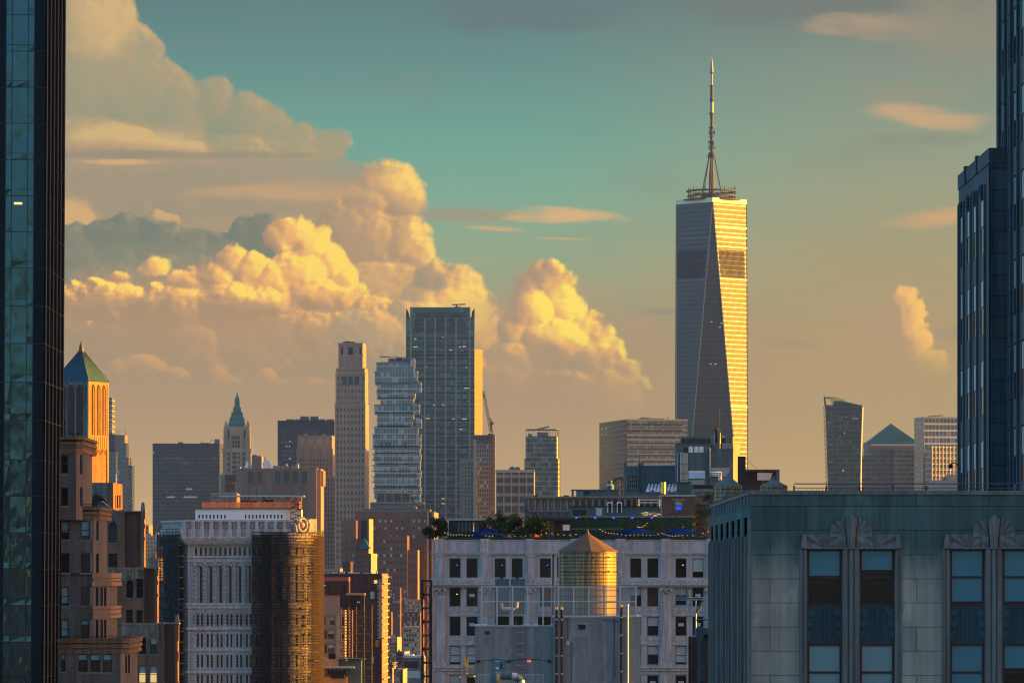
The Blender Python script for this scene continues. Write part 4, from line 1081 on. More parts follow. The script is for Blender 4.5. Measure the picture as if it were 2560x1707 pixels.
    parasol(1594, 1317, 92, 16, 'blue parasol nearest the cone of the water tank')
    parasol(1707, 1318, 100, 16, 'blue parasol beside the brick lift house, next to the art deco block')
    th = Thing('table_umbrella', 'small rust red table umbrella low among the roof garden shrubs', 'umbrella', (X(1337, d + 3), d + 3, zr))
    th.part('canopy', MB().lathe(X(1337, d + 3), d + 3, [(.85, Z(1342, d)), (.45, Z(1337, d)), (.03, Z(1333, d))], 8, False), 'canvas_rust'); th.part('pole', MB().tube([(X(1337, d + 3), d + 3, zr), (X(1337, d + 3), d + 3, Z(1333, d))], .03, 5), 'wood_dark')
    # pavilion, pergola, bar counters
    D = d + 8; f = Face(1119, D, 1212, D)
    th = Thing('glazed_pavilion', 'low dark glazed pavilion with a pale flat roof edge on the white terrace building', 'pavilion', (X(1165, D), D, zr))
    th.part('wall', MB().fbox(f, 0, f.L, zr, Z(1300, D), -4, -.1), 'window_dark')
    for i in range(6): th.part('curtain', MB().fbox(f, 1.3 + i * .5, 1.6 + i * .5, Z(1328, D), Z(1304, D), -.1, .0), 'duct_teal')
    th.part('roof', MB().fbox(f, -.3, f.L + .3, Z(1300, D), Z(1297, D), -4.3, .4), 'galvanised'); th.part('end_wall', MB().fbox(f, -.3, .15, zr, Z(1299.9, D), -4, .2), 'white_paint')
    for x in frange(.3, f.L, 6): th.part('mullion', MB().fbox(f, x - .04, x + .04, zr, Z(1300, D), -.1, .04), 'steel_black')
    D = d + 9; f = Face(1326, D, 1428, D)
    th = Thing('pergola', 'black slatted pergola with a curved cable and pale banner, between shrubs and the ivy wall', 'pergola', (X(1375, D), D, zr))
    for i, x in enumerate(frange(.1, f.L - .1, 16)):
        th.part('slat', MB().hexa([f.p(x, Z(1293, D), .2), f.p(x + .1, Z(1293, D), .2), f.p(x + .1, Z(1293, D), -3), f.p(x, Z(1293, D), -3)], [f.p(x - .25, Z(1281, D), .2), f.p(x - .05, Z(1281, D), .2), f.p(x - .05, Z(1281, D), -3), f.p(x - .25, Z(1281, D), -3)]), 'wood_dark' if i % 3 else 'duct_teal')
    th.part('beam', MB().fbox(f, -.2, f.L + .2, Z(1299, D), Z(1293, D), -3.2, .3), 'wood_dark')
    th.part('back_wall', MB().fbox(f, 0, f.L, zr, Z(1299, D), -3.3, -3), 'wood_dark'); th.part('curtain', MB().fbox(f, .6, 3.2, zr + .2, Z(1301, D), -2.9, -2.6), 'duct_teal')
    for x in frange(.05, f.L - .15, 5): th.part('post', MB().fbox(f, x, x + .12, zr, Z(1299, D), .0, .12), 'wood_dark')
    th.part('banner', MB().fbox(f, f.S(1407), f.S(1424), Z(1325, D), Z(1311, D), .13, .16), 'white_paint')
    th.part('cable', MB().tube([f.p(f.L * .5 + f.L * .5 * t, Z(1300 + 14 * t * (1 - t), D), .2) for t in frange(0, 1, 9)], .04, 5), 'steel_black')
    D = d + 5; f = Face(1428, D, 1560, D)
    th = Thing('bar_counter', 'long low bar roof with dark panels between the water tank cone and the blue parasol', 'bar', (X(1495, D), D, zr))
    th.part('roof', MB().fbox(f, 0, f.L, Z(1323, D), Z(1320, D), -2, .2), 'duct_teal'); th.part('counter', MB().fbox(f, 0, f.L, zr, Z(1334, D), -.8, 0), 'wood_dark')
    for x in frange(0.1, f.L - .2, 4): th.part('post', MB().fbox(f, x, x + .1, zr, Z(1323, D), -.6, -.5), 'wood_dark')
    # ivy wall with blue lamps
    D = d + 12; f = Face(1428, D, 1738, D)
    th = Thing('ivy_wall', 'sloping ivy covered roof bank with blue lamps along its top edge', 'ivy wall', (X(1583, D), D, zr))
    bk = MB().hexa([f.p(0, zr, 0), f.p(f.L, zr, 0), f.p(f.L, zr, -3), f.p(0, zr, -3)], [f.p(0, Z(1292, D), -1.2), f.p(f.L, Z(1292, D), -1.2), f.p(f.L, Z(1292, D), -3), f.p(0, Z(1292, D), -3)])
    th.part('bank', bk, 'leaf_dark')
    lv = MB()
    for _ in range(5200):
        s, t = rnd.random() * f.L, rnd.random(); p = Vector(f.p(s, zr + (Z(1291, D) - zr) * t, -1.2 * t + .04 + rnd.random() * .16))
        a = Vector((rnd.gauss(0, 1), rnd.gauss(0, .5), rnd.gauss(0, 1))).normalized(); b = a.cross(Vector((rnd.gauss(0, .4), -1, .4))).normalized(); q = rnd.uniform(.07, .15)
        lv.add([p - a * q, p + b * q * .6, p + a * q, p - b * q * .6], [(0, 1, 2, 3)])
    th.part('ivy', lv, 'leaf_dark', kind='stuff')
    th.part('edge_board', MB().fbox(f, 0, f.L, Z(1292, D), Z(1290, D), -2, -1.0), 'steel_grey')
    for i, x in enumerate((1441, 1488, 1534, 1581, 1630)):
        l = ['small blue lamp on the ivy bank nearest the pergola', 'second blue lamp along the ivy bank from the pergola', 'middle one of the five blue lamps on the ivy bank', 'fourth blue lamp along the ivy bank from the pergola', 'blue lamp on the ivy bank nearest the brick lift house'][i]
        t2 = Thing('blue_lamp', l, 'lamp', f.p(f.S(x), Z(1292, D), -.95), 'blue lamps on the ivy bank')
        t2.part('bulb', MB().box(*(lambda c: (c[0] - .14, c[0] + .14, c[1] - .14, c[1] + .02, c[2] - .16, c[2] - .02))(t2.loc), ), 'lamp_blue')
        t2.part('bracket', MB().box(*(lambda c: (c[0] - .16, c[0] + .16, c[1] + .021, c[1] + .3, c[2] - .18, c[2] + .02))(t2.loc)), 'steel_black')
    # strings of bulbs
    def string(name, l, pts, n):
        th = Thing(name, l, 'string lights', pts[0], 'string lights of the roof garden')
        P = [Vector(p) for p in pts]; c = []
        for i in range(n):
            t = i / (n - 1) * (len(P) - 1); k = min(int(t), len(P) - 2); u = t - k; q = P[k].lerp(P[k + 1], u); q.z -= .35 * 4 * u * (1 - u) * .5; c.append(q)
        th.part('cable', MB().tube(c, .012, 4), 'steel_black')
        me = MB().ball((0, 0, 0), .042, 6, 4).mesh('bulb', (0, 0, 0), ['lamp_warm'])
        for q in c: th.inst('bulb', me, (q.x, q.y, q.z - .06), 0)
    p = lambda x, y, dd=2.5: (X(x, d + dd), d + dd, Z(y, d + dd))
    string('string_lights', 'string of warm bulbs in front of the glazed pavilion and blue parasol', [p(1112, 1330), p(1150, 1334), p(1195, 1333), p(1240, 1336)], 17)
    string('string_lights', 'string of warm bulbs crossing the shrubs and black pergola', [p(1245, 1332), p(1310, 1337), p(1370, 1330), p(1440, 1334)], 15)
    string('string_lights', 'string of warm bulbs under the parasol nearest the water tank cone', [p(1500, 1322), p(1540, 1332), p(1600, 1334), p(1655, 1331)], 18)
    string('string_lights', 'string of warm bulbs under the parasol next to the art deco block', [p(1660, 1333), p(1700, 1336), p(1770, 1327)], 12)
    string('string_lights', 'upright string of bulbs on a pole among the tallest shrubs', [p(1309, 1299, 4), p(1309, 1329, 4)], 9)
    string('string_lights', 'upright string of bulbs before the roof of the glazed pavilion', [p(1184, 1306, 5), p(1184, 1326, 5)], 7)
    string('string_lights', 'short string of bulbs climbing the ivy bank', [p(1598, 1316, 6), p(1618, 1306, 6)], 5)
    # diners' tables, seen only in part over the hedge
    for i, (px, l) in enumerate(((1148, 'red topped table before the glazed pavilion'), (1290, 'pale crate by the shrubs of the pergola corner'), (1690, 'pale service counter under the parasol next to the art deco block'))):
        t2 = Thing(('table', 'crate', 'counter')[i], l, ('table', 'crate', 'counter')[i], (X(px, d + 4), d + 4, zr))
        w = (.5, .5, .8)[i]; zt = Z((1333, 1325, 1336)[i], d)
        t2.part('top', MB().box(X(px, d) - w, X(px, d) + w, d + 3.6, d + 4.4, zt - .14, zt), ('canvas_rust', 'white_paint', 'galvanised')[i])
        for sx in (-1, 1): t2.part('leg', MB().box(X(px, d) + sx * (w - .1) - .04, X(px, d) + sx * (w - .1) + .04, d + 3.9, d + 4.1, zr, zt - .14), 'wood_dark')
roof_garden()
def lattice_frame():
    d = 612; th = Thing('lattice_mast', 'black steel lattice frame standing against the corner of the white terrace building', 'steel frame', (X(1067, d), d, 0))
    f = Face(1053, d, 1081, d); zt = Z(1448, d)
    for s in (0, f.L - .3): th.part('post', MB().fbox(f, s, s + .3, 0, zt, -.4, 0), 'steel_black')
    for i, y in enumerate(range(1449, 1720, 34)):
        m = MB().fbox(f, .3, f.L - .3, Z(y + 5, d), Z(y, d), -.3, -.05); a, b = (.3, f.L - .3) if i % 2 else (f.L - .3, .3)
        m.tube([f.p(a, Z(y + 5, d), -.2), f.p(b, Z(y + 34, d), -.2)], .06, 4); th.part('brace', m, 'steel_black')
    th.part('ladder_rail', MB().fbox(f, f.L * .48, f.L * .52, 0, zt, -.4, -.3), 'steel_black')
lattice_frame()
# ---------------------------------------------------------------- grey rendered block with screened roof plant and the sunlit water tank
brick('grey_block', (.255, .265, .265), (.235, .245, .25), (.19, .20, .205), .5, .24, .012, streak=.32, var=.28, scale=.25, patch=.22)
plain('grey_patch', (.215, .225, .23), .9, var=.3, scale=1.0, streak=.3)
netting('screen_mesh', (.22, .25, .26), .52, .15)
def stave_mat():
    m, nt, b = newmat('tank_wood')
    g = nt.nodes.new('ShaderNodeNewGeometry'); r = E(nt, g.outputs['Random Per Island'])
    n = NOISE(nt, VM(nt, 'MULTIPLY', objco(nt), (3, 3, .25)), 2.0, 5, .65)
    lk = NOISE(nt, VM(nt, 'MULTIPLY', objco(nt), (5, 5, .12)), 1.0, 4, .7)
    f = M(nt, 'MULTIPLY_ADD', r, .8, .5) * M(nt, 'MULTIPLY_ADD', n, 1.2, .4) * SS(nt, lk, .36, .52, .35, 1.0)
    put(nt, b.inputs['Base Color'], MIX(nt, 1.0, (.34, .225, .095, 1), XYZ(nt, f, f, f), 'MULTIPLY'))
    b.inputs['Roughness'].default_value = .5; b.inputs['Specular IOR Level'].default_value = .5
stave_mat()
plain('tank_roof', (.17, .095, .052), .8, var=.35, scale=.9, streak=.2)
plain('tank_roof_grey', (.20, .16, .13), .8, var=.3, scale=.9)
plain('pipe_red', (.05, .012, .014), .5, var=.2)
plain('door_blue', (.07, .16, .20), .5, var=.1)
def water_tank(name, label, px, d, rpx, ytop, yeave, ybot, roof='tank_roof', hoops=(), platforms=(), staves=44, group='wooden roof tanks', legs=0, fin=9):
    c = (X(px, d), d); r = rpx / F * d; Zd = lambda y: Z(y, d - r)
    th = Thing(name, label, 'water tank', (c[0], c[1], Zd(ybot) - legs), group)
    st = MB()
    for i in range(staves):
        a0, a1 = 2 * math.pi * (i + .03) / staves, 2 * math.pi * (i + .97) / staves; rr = r * (.97 + .006 * ((i * 7) % 3))
        q = [(c[0] + k * math.cos(a), c[1] + k * math.sin(a)) for k, a in ((rr, a0), (rr, a1), (rr * .95, a1), (rr * .95, a0))]
        st.hexa([(x, y, Zd(ybot)) for x, y in q], [(x, y, Zd(yeave) - .02) for x, y in q])
    th.part('stave_wall', st, 'tank_wood')
    ring = lambda y, rr, t, mt, nm: th.part(nm, MB().tube([(c[0] + rr * math.cos(2 * math.pi * k / 40), c[1] + rr * math.sin(2 * math.pi * k / 40), Zd(y)) for k in range(41)], t, 5), mt)
    for y in hoops: ring(y, r * 1.0, .025, 'steel_black', 'hoop')
    for y in platforms:
        ring(y, r * 1.02, .05, 'duct_teal', 'walk_ring')
        for k in range(12):
            a = 2 * math.pi * k / 12 + .2
            th.part('ring_lug', MB().ball((c[0] + r * 1.03 * math.cos(a), c[1] + r * 1.03 * math.sin(a), Zd(y)), .09), 'steel_black')
    rf = MB(); n = 12; ro = r * 1.03; ze, za = Zd(yeave), Zd(ytop)
    for i in range(n):
        a0, a1 = 2 * math.pi * i / n + .1, 2 * math.pi * (i + 1) / n + .1
        p, q = (c[0] + ro * math.cos(a0), c[1] + ro * math.sin(a0)), (c[0] + ro * math.cos(a1), c[1] + ro * math.sin(a1))
        rf.add([(*p, ze), (*q, ze), (c[0], c[1], za), (*p, ze - .06), (*q, ze - .06)], [(0, 1, 2), (3, 4, 1, 0)])
    rf.lathe(c[0], c[1], [(ro * .99, ze - .05), (.01, ze - .05)], 24)
    ro_ = th.part('roof', rf, roof)
    th.part('finial', MB().lathe(c[0], c[1], [(.16, za - .1), (.10, za + .08), (.13, za + .16), (.05, za + .24), (.01, za + fin / F * d)], 8), roof, ro_)
    for k in range(6 if legs else 0):
        a = 2 * math.pi * k / 6; th.part('leg', MB().tube([(c[0] + r * .8 * math.cos(a), c[1] + r * .8 * math.sin(a), Zd(ybot)), (c[0] + r * .9 * math.cos(a), c[1] + r * .9 * math.sin(a), Zd(ybot) - legs)], .12, 5), 'steel_black')
    return th
def grey_block():
    d = 390; Zd = lambda y: Z(y, d)
    th = Thing('plant_house', 'plain grey block building with a blue door and twin pipes under the mesh screen', 'building', (X(1400, d), d, 0))
    fl, fr = Face(1187, d, 1384, d), Face(1383, d - .35, 1602, d - .35)
    th.part('wall', MB().fbox(fl, 0, fl.L, 0, Zd(1565), -8, 0), 'grey_block'); th.part('tall_wall', MB().fbox(fr, 0, fr.L, 0, Zd(1542), -14, 0), 'grey_block')
    for f, y in ((fl, 1565), (fr, 1542)): th.part('coping', MB().fbox(f, -.05, f.L + .08, Zd(y), Zd(y - 3), -8, .06), 'galvanised')
    r = fl.rect(1234, 1648, 1264, 1690)
    dr = th.part('door', MB().fbox(fl, r[0], r[1], r[2], r[3], -.1, .05), 'door_blue')
    th.part('door_window', MB().fbox(fl, r[0] + .56, r[0] + .7, r[3] - .75, r[3] - .25, .05, .055), 'window_dark', dr); th.part('door_notice', MB().fbox(fl, r[0] + .17, r[0] + .44, r[3] - .75, r[3] - .62, .05, .06), 'white_paint', dr)
    th.part('door_notice', MB().fbox(fl, r[0] + .12, r[0] + .5, r[3] - .16, r[3] - .08, .05, .06), 'galvanised', dr)
    for x in (1195, 1272, 1372):
        m = MB().fbox(fl, fl.S(x) - .1, fl.S(x) + .16, Zd(1653), Zd(1649), 0, .2); m.fbox(fl, fl.S(x) - .04, fl.S(x) + .1, Zd(1656), Zd(1653), .02, .16); th.part('wall_lamp', m, 'steel_black')
    th.part('exit_sign', MB().fbox(fl, fl.S(1318), fl.S(1327), Zd(1654), Zd(1649), 0, .08), 'lamp_red')
    for i, y in enumerate(range(1572, 1680, 9)): th.part('rung', MB().fbox(fl, fl.S(1291), fl.S(1311), Zd(y), Zd(y) + .035, .1, .14), 'galvanised' if i % 3 == 1 else 'grey_block')
    for x in (1290.5, 1311): th.part('ladder_rail', MB().fbox(fl, fl.S(x) - .02, fl.S(x) + .02, 0, Zd(1565), .09, .13), 'grey_block')
    for x0, y0, w, mt in ((1391, 1519, 6, 'steel_black'), (1404, 1519, 6, 'steel_black'), (1553, 1513, 6, 'steel_black'), (1569, 1511, 5, 'galvanised')):
        c = fr.p(fr.S(x0), 0, .3); rr = w / 2 / F * d
        p = th.part('pipe', MB().lathe(c[0], c[1], [(rr, 0), (rr, Zd(y0))], 12), mt)
        th.part('pipe_cap', MB().lathe(c[0], c[1], [(rr * 1.3, Zd(y0) - .12), (rr * 1.3, Zd(y0) + .06)], 12), 'copper_gold' if mt != 'galvanised' else mt, p)
        for y in range(int(y0) + 30, 1720, 45): th.part('pipe_clip', MB().lathe(c[0], c[1], [(rr * 1.12, Zd(y)), (rr * 1.12, Zd(y) + .08)], 10), 'galvanised', p)
    for a, b, y0, y1 in ((1206, 1222, 1590, 1612), (1330, 1352, 1600, 1640), (1262, 1280, 1618, 1634)): th.part('render_patch', MB().fbox(fl, fl.S(a), fl.S(b), Zd(y1), Zd(y0), -.1, .012), 'loft_trim')
    for a, b, y0, y1 in ((1432, 1470, 1590, 1642), (1492, 1530, 1655, 1700), (1578, 1594, 1560, 1600)): th.part('render_patch', MB().fbox(fr, fr.S(a), fr.S(b), Zd(y1), Zd(y0), -.1, .012), 'grey_patch')
    th.part('vent_grille', MB().fbox(fr, fr.S(1446), fr.S(1464), Zd(1572), Zd(1560), 0, .05), 'window_dark'); th.part('vent_grille', MB().fbox(fl, fl.S(1213), fl.S(1224), Zd(1584), Zd(1577), 0, .05), 'window_dark')
    for pts in (((1420, 1545), (1420, 1600), (1428, 1604), (1428, 1760)), ((1536, 1545), (1536, 1690)), ((1500, 1548), (1545, 1552), (1548, 1580))): th.part('cable', MB().tube([fr.p(fr.S(x), Zd(y), .04) for x, y in pts], .022, 5), 'steel_black')
    th.part('cable', MB().tube([fl.p(fl.S(x), Zd(y), .04) for x, y in ((1197, 1651), (1230, 1649), (1240, 1646), (1272, 1650), (1322, 1646), (1372, 1650))], .02, 5), 'steel_black'); th.part('junction_box', MB().fbox(fr, fr.S(1416), fr.S(1424), Zd(1612), Zd(1600), 0, .12), 'ac_grey'); th.part('flashing', MB().fbox(fr, 0, fr.L, Zd(1552), Zd(1547), 0, .02), 'loft_trim')
    # the mesh screen round the roof plant
    t2 = Thing('roof_screen', 'translucent mesh screen on steel posts standing on the grey block below the water tank', 'screen', (X(1395, d), d, Zd(1542)))
    f = Face(1204, d - .2, 1592, d - .2); xs = [1204, 1242.5, 1281, 1319, 1357.5, 1395.5, 1434, 1472, 1511, 1550, 1590]
    for i, x in enumerate(xs): t2.part('post', MB().fbox(f, f.S(x) - .055, f.S(x) + .055, Zd(1563 if x < 1384 else 1541), Zd(1464), 0, .12), 'galvanised')
    for i in range(len(xs) - 1): t2.part('mesh_panel', MB().quad(f.p(f.S(xs[i]) + .05, Zd(1540), .04), f.p(f.S(xs[i + 1]) - .05, Zd(1540), .04), f.p(f.S(xs[i + 1]) - .05, Zd(1466), .04), f.p(f.S(xs[i]) + .05, Zd(1466), .04)), 'screen_mesh')
    for y in (1466, 1503): t2.part('rail', MB().fbox(f, 0, f.L, Zd(y + 1.3), Zd(y - 1.3), .03, .10), 'galvanised')
    f2 = Face(0, 0, 0, 0, xy=((X(1592, d), d - .2), (X(1592, d), d + 9)))
    t2.part('mesh_panel', MB().quad(f2.p(0, Zd(1540)), f2.p(f2.L, Zd(1540)), f2.p(f2.L, Zd(1466)), f2.p(0, Zd(1466))), 'screen_mesh')
    # plant behind the screen
    for i, (a, b) in enumerate(((1238, 1273), (1277, 1312))):
        t3 = Thing('cooling_unit', ('tall teal cooling unit by the end post of the mesh screen', 'tall teal cooling unit crossed by the white bent pipe')[i], 'cooling unit', (X((a + b) / 2, d + 2), d + 2, Zd(1565)), 'cooling units behind the screen')
        t3.part('casing', MB().box(X(a, d + 2), X(b, d + 2), d + 2, d + 4, Zd(1537), Z(1446, d + 2)), 'duct_teal'); t3.part('cap', MB().box(X(a + 12, d + 2), X(a + 20, d + 2), d + 2.2, d + 2.8, Z(1446, d + 2), Z(1442, d + 2)), 'steel_black')
        t3.part('fan_grille', MB().box(X(a + 4, d + 2), X(b - 5, d + 2), d + 1.95, d + 2, Zd(1562), Zd(1540)), 'window_dark')
        for sx in (a + 1, b - 1): t3.part('leg', MB().box(X(sx, d + 2) - .06, X(sx, d + 2) + .06, d + 2.1, d + 2.3, Zd(1565), Zd(1537)), 'steel_grey')
    D = d + 1.2; q = lambda x, y: (X(x, D), D, Z(y, D))
    solo('bent_pipe', 'white bent pipe rising either side of a loop behind the mesh screen', 'pipe', MB().tube([q(1254, 1507), q(1255, 1518), q(1258, 1521), q(1287, 1521), q(1292, 1518), q(1293, 1503)], .13, 10), 'white_paint', q(1270, 1565))
    t3 = Thing('chiller_frame', 'steel framed low chiller on the grey roof under the bent pipe', 'chiller', q(1300, 1565))
    t3.part('casing', MB().box(X(1246, D), X(1271, D), D + .2, D + 1, Z(1564, D), Z(1541, D)), 'window_dark')
    t3.part('frame', MB().tube([q(1290, 1564), q(1290, 1536), q(1312, 1536), q(1312, 1564)], .05, 5), 'galvanised'); t3.part('cabinet', MB().box(X(1273, D), X(1284, D), D, D + .8, Z(1564, D), Z(1530, D)), 'ac_grey')
    t3.part('cabinet', MB().box(X(1218, D), X(1234, D), D, D + .8, Z(1564, D), Z(1540, D)), 'steel_grey'); t3.part('cabinet', MB().box(X(1323, D), X(1334, D), D, D + .8, Z(1564, D), Z(1538, D)), 'ac_grey'); t3.part('fan_box', MB().box(X(1345, D), X(1376, D), D, D + .8, Z(1564, D), Z(1541, D)), 'window_dark')
    solo('standpipe', 'dark red standpipe climbing beside the wooden water tank', 'pipe', MB().tube([(X(1383, d + 6), d + 6, Zd(1560)), (X(1383, d + 6), d + 6, Z(1386, d + 6)), (X(1392, d + 7), d + 7, Z(1381, d + 7))], .09, 8), 'pipe_red', (X(1383, d + 6), d + 6, Zd(1560)))
    water_tank('water_tank', 'large round wooden water tank with a tan cone roof, half in gold sunlight', 1469, 402, 74, 1330, 1377, 1547, hoops=(1383, 1401, 1409, 1418, 1436, 1446, 1455, 1463, 1475, 1490, 1505, 1520, 1534), platforms=(1392, 1428), legs=.6, fin=10)
    m = MB()
    for k in range(3): m.tube([(X(1388 + 9 * math.cos(t), 399.4), 399.4 + .25 * k, Z(1368 - 9 * math.sin(t), 399.4)) for t in [math.pi * j / 8 for j in range(9)]], .02, 4)
    m.tube([(X(1379, 399.4), 399.6, Z(1368, 399.4)), (X(1379, 399.4), 399.6, Z(1540, 399.4))], .025, 4); m.tube([(X(1397, 399.4), 399.6, Z(1368, 399.4)), (X(1397, 399.4), 399.6, Z(1540, 399.4))], .025, 4)
    solo('caged_ladder', 'caged steel ladder hooked over the eave of the wooden water tank', 'ladder', m, 'galvanised', (X(1388, 399.4), 399.6, Z(1540, 399.4)))
    # nearest things at the foot of the picture
    D = 372; p = lambda x, y, dd=0: (X(x, D + dd), D + dd, Z(y, D + dd))
    t4 = Thing('roof_duct', 'fat teal metal duct with a mitred elbow at the foot of the grey block', 'duct', p(1260, 1760))
    t4.part('hood', MB().lathe(X(1238, D), D, [(.5, Z(1760, D)), (.5, Z(1694, D)), (.42, Z(1684, D)), (.2, Z(1678.5, D)), (.02, Z(1677.5, D))], 16), 'duct_teal')
    t4.part('run', MB().tube([p(1246, 1689), p(1280, 1689)], .30, 16), 'duct_teal')
    for i, (a, b) in enumerate((((1279, 1689), (1292, 1692)), ((1291.5, 1691.5), (1302, 1701)), ((1301.5, 1700.5), (1306, 1716)), ((1306, 1714), (1306, 1760)))): t4.part('elbow', MB().tube([p(*a), p(*b)], .30, 16, False), 'duct_teal' if i % 2 else 'galvanised')
    t4.part('collar', MB().tube([p(1249, 1689), p(1251, 1689)], .33, 16), 'galvanised')
    t5 = Thing('cage_fence', 'thin pale rail fence around the fat teal duct', 'fence', p(1280, 1760, 3))
    t5.part('rail', MB().tube([p(1196, 1686, 3), p(1358, 1686, 3)], .025, 5), 'galvanised')
    for x in range(1196, 1362, 6): t5.part('bar', MB().tube([p(x, 1760, 3), p(x, 1686, 3)], .016 if (x - 1196) % 54 else .03, 4), 'galvanised')
    t6 = Thing('weather_vane', 'gilded rooster weather vane on a thin rod', 'weather vane', p(1165.5, 1760, 1))
    q = lambda x, y, o: (X(x, D + 1), D + 1 + o, Z(y, D + 1))
    pr = [(1166, 1676), (1163, 1666), (1160, 1662), (1159, 1652), (1161, 1648), (1160, 1645), (1163, 1643.5), (1165, 1642), (1166, 1646), (1165.5, 1653), (1168, 1655), (1168, 1648), (1170, 1643), (1172, 1643), (1171.5, 1650), (1171.5, 1658), (1169, 1665), (1168, 1676)]
    n = len(pr); mb = MB().add([q(x, y, -.05) for x, y in pr] + [q(x, y, .05) for x, y in pr], [tuple(range(n - 1, -1, -1)), tuple(range(n, 2 * n))] + [(i, (i + 1) % n, n + (i + 1) % n, n + i) for i in range(n)])
    t6.part('rooster', mb, 'copper_gold'); t6.part('rod', MB().tube([q(1166.5, 1760, 0), q(1166.5, 1674, 0)], .025, 6), 'steel_black'); t6.part('globe', MB().ball(q(1166.5, 1682, 0), .07), 'copper_gold')
    t6.part('pointer', MB().tube([q(1148, 1692, 0), q(1186, 1691, 0)], .02, 5).ball(q(1150, 1692, 0), .1).ball(q(1185, 1690, 0), .11).ball(q(1176, 1691, 0), .07), 'copper_gold')
grey_block()
# ---------------------------------------------------------------- the rooftops beyond the terrace: long loft parapet, lift house, penthouses, ducts and tanks
brick('loft_grey', (.155, .18, .19), (.135, .16, .17), (.11, .13, .14), .45, .14, .012, streak=.35, var=.35)
plain('loft_render', (.14, .165, .175), .85, var=.3, scale=.25, streak=.4)
brick('rubble_brown', (.15, .10, .065), (.07, .058, .05), (.11, .09, .08), .62, .22, .03, streak=.2, var=.5, scale=1.5)
plain('render_sunlit', (.42, .27, .22), .85, var=.2, scale=.3, streak=.2)  # pink of the low sun put into the colour of one wall
plain('tarp', (.60, .50, .44), .8, var=.2)
def lofts():
    d = 690; Zd = lambda y: Z(y, d); rnd = random.Random(31)
    f = Face(1313, d, 1655, d)
    th = Thing('loft_building', 'long grey loft parapet with a row of small pilastered windows above the ivy wall', 'building', (X(1480, d), d, 0))
    xs = [1329 + 16.15 * i for i in range(21)]
    hs = [f.rect(x - 4.7, 1250, x + 4.7, 1271) for x in xs if x < 1650]
    m = MB().wall(f, 0, f.L, 0, Zd(1246), hs, .3); m.fbox(f, 0, f.L, 0, Zd(1247), -22, -.35)
    th.part('wall', m, 'loft_grey')
    for i, h in enumerate(hs): th.inst('window', panel_mesh(h[1] - h[0], h[3] - h[2], .05, 'window_glass' if i > 6 else 'terracotta_warm'), f.p((h[0] + h[1]) / 2, h[2], -.28), f.ang)
    for x in [xs[0] - 8] + [x + 8.07 for x in xs if x < 1645]:
        q = f.S(x); m = MB().fbox(f, q - .13, q + .13, Zd(1274), Zd(1251), 0, .10); m.fbox(f, q - .18, q + .18, Zd(1251), Zd(1248), 0, .16); th.part('pilaster', m, 'loft_trim')
    for y0, y1, o in ((1240, 1244, .5), (1244, 1247, .25), (1275, 1278, .2)): th.part('cornice', MB().fbox(f, -.2, f.L, Zd(y1), Zd(y0), -.4, o), 'loft_trim')
    th.part('end_pier', MB().fbox(f, -.1, .35, 0, Zd(1243), -.4, .2), 'duct_teal')
    for x in (1339, 1415): th.part('roof_ornament', MB().fbox(f, f.S(x - 6), f.S(x + 7), Zd(1240), Zd(1237.5), -.3, .1), 'steel_black')
    D = d - 8; g = Face(1426, D, 1650, D)
    t2 = Thing('roof_shed', 'low corrugated teal shed with two tall white door frames under the small loft windows', 'shed', (X(1540, D), D, Z(1291, D)))
    t2.part('wall', MB().fbox(g, 0, g.L, Z(1300, D), Z(1266, D), -3, 0), 'duct_teal'); t2.part('roof', MB().fbox(g, -.2, g.L, Z(1266, D), Z(1264.5, D), -3, .25), 'steel_black')
    for x in (1524.5, 1548.5):
        r = g.rect(x - 4, 1257, x + 4, 1281); m = MB()
        m.fbox(g, r[0] - .14, r[0], r[2], r[3], 0, .1); m.fbox(g, r[1], r[1] + .14, r[2], r[3], 0, .1); m.fbox(g, r[0] - .14, r[1] + .14, r[3], r[3] + .16, 0, .1); o = t2.part('door_frame', m, 'white_paint')
        t2.part('door', MB().fbox(g, r[0], r[1], r[2], r[3], 0, .04), 'window_dark', o)
    r = g.rect(1490, 1271, 1505, 1288); t2.part('hatch', MB().fbox(g, r[0], r[1], r[2], r[3], 0, .05).fbox(g, r[0] - .12, r[1] + .12, r[3], r[3] + .1, 0, .1), 'galvanised')
    for a, b in ((1433, 1448), (1450, 1466)): t2.part('louvre', MB().fbox(g, g.S(a), g.S(b), Z(1288, D), Z(1274, D), 0, .05), 'window_dark')
    jn = MB()
    for i in range(26):
        x, y = rnd.uniform(1606, 1650), rnd.uniform(1280, 1289); a = rnd.uniform(-.6, .6); w = rnd.uniform(3, 9); jn.tube([(X(x - w * math.cos(a), D - .6), D - .6 - rnd.random(), Z(y - w * math.sin(a) * .6, D)), (X(x + w * math.cos(a), D - .6), D - .6 - rnd.random(), Z(y + w * math.sin(a) * .6, D))], .045, 4)
    solo('scrap_pile', 'pile of pale tangled scrap rods on top of the ivy bank beside the lift house', 'scrap pile', jn, 'galvanised', (X(1628, D), D - 1, Z(1290, D)))
    fr = MB()
    for y in (1249, 1256): fr.tube([(X(1596, D), D, Z(y, D)), (X(1650, D), D, Z(y, D))], .06, 5)
    for x in (1597, 1649): fr.tube([(X(x, D), D, Z(1268, D)), (X(x, D), D, Z(1247, D))], .06, 5)
    solo('pipe_rail', 'white double pipe rail in front of the small loft windows', 'rail', fr, 'white_paint', (X(1623, D), D, Z(1268, D)))
    # brown lift house with a blue lit window
    D = 668; g = Face(1654, D, 1736, D)
    t3 = Thing('lift_house', 'brown rubble brick lift house with a blue lit window', 'lift house', (X(1695, D), D, 0)); r = g.rect(1686, 1251, 1707, 1276)
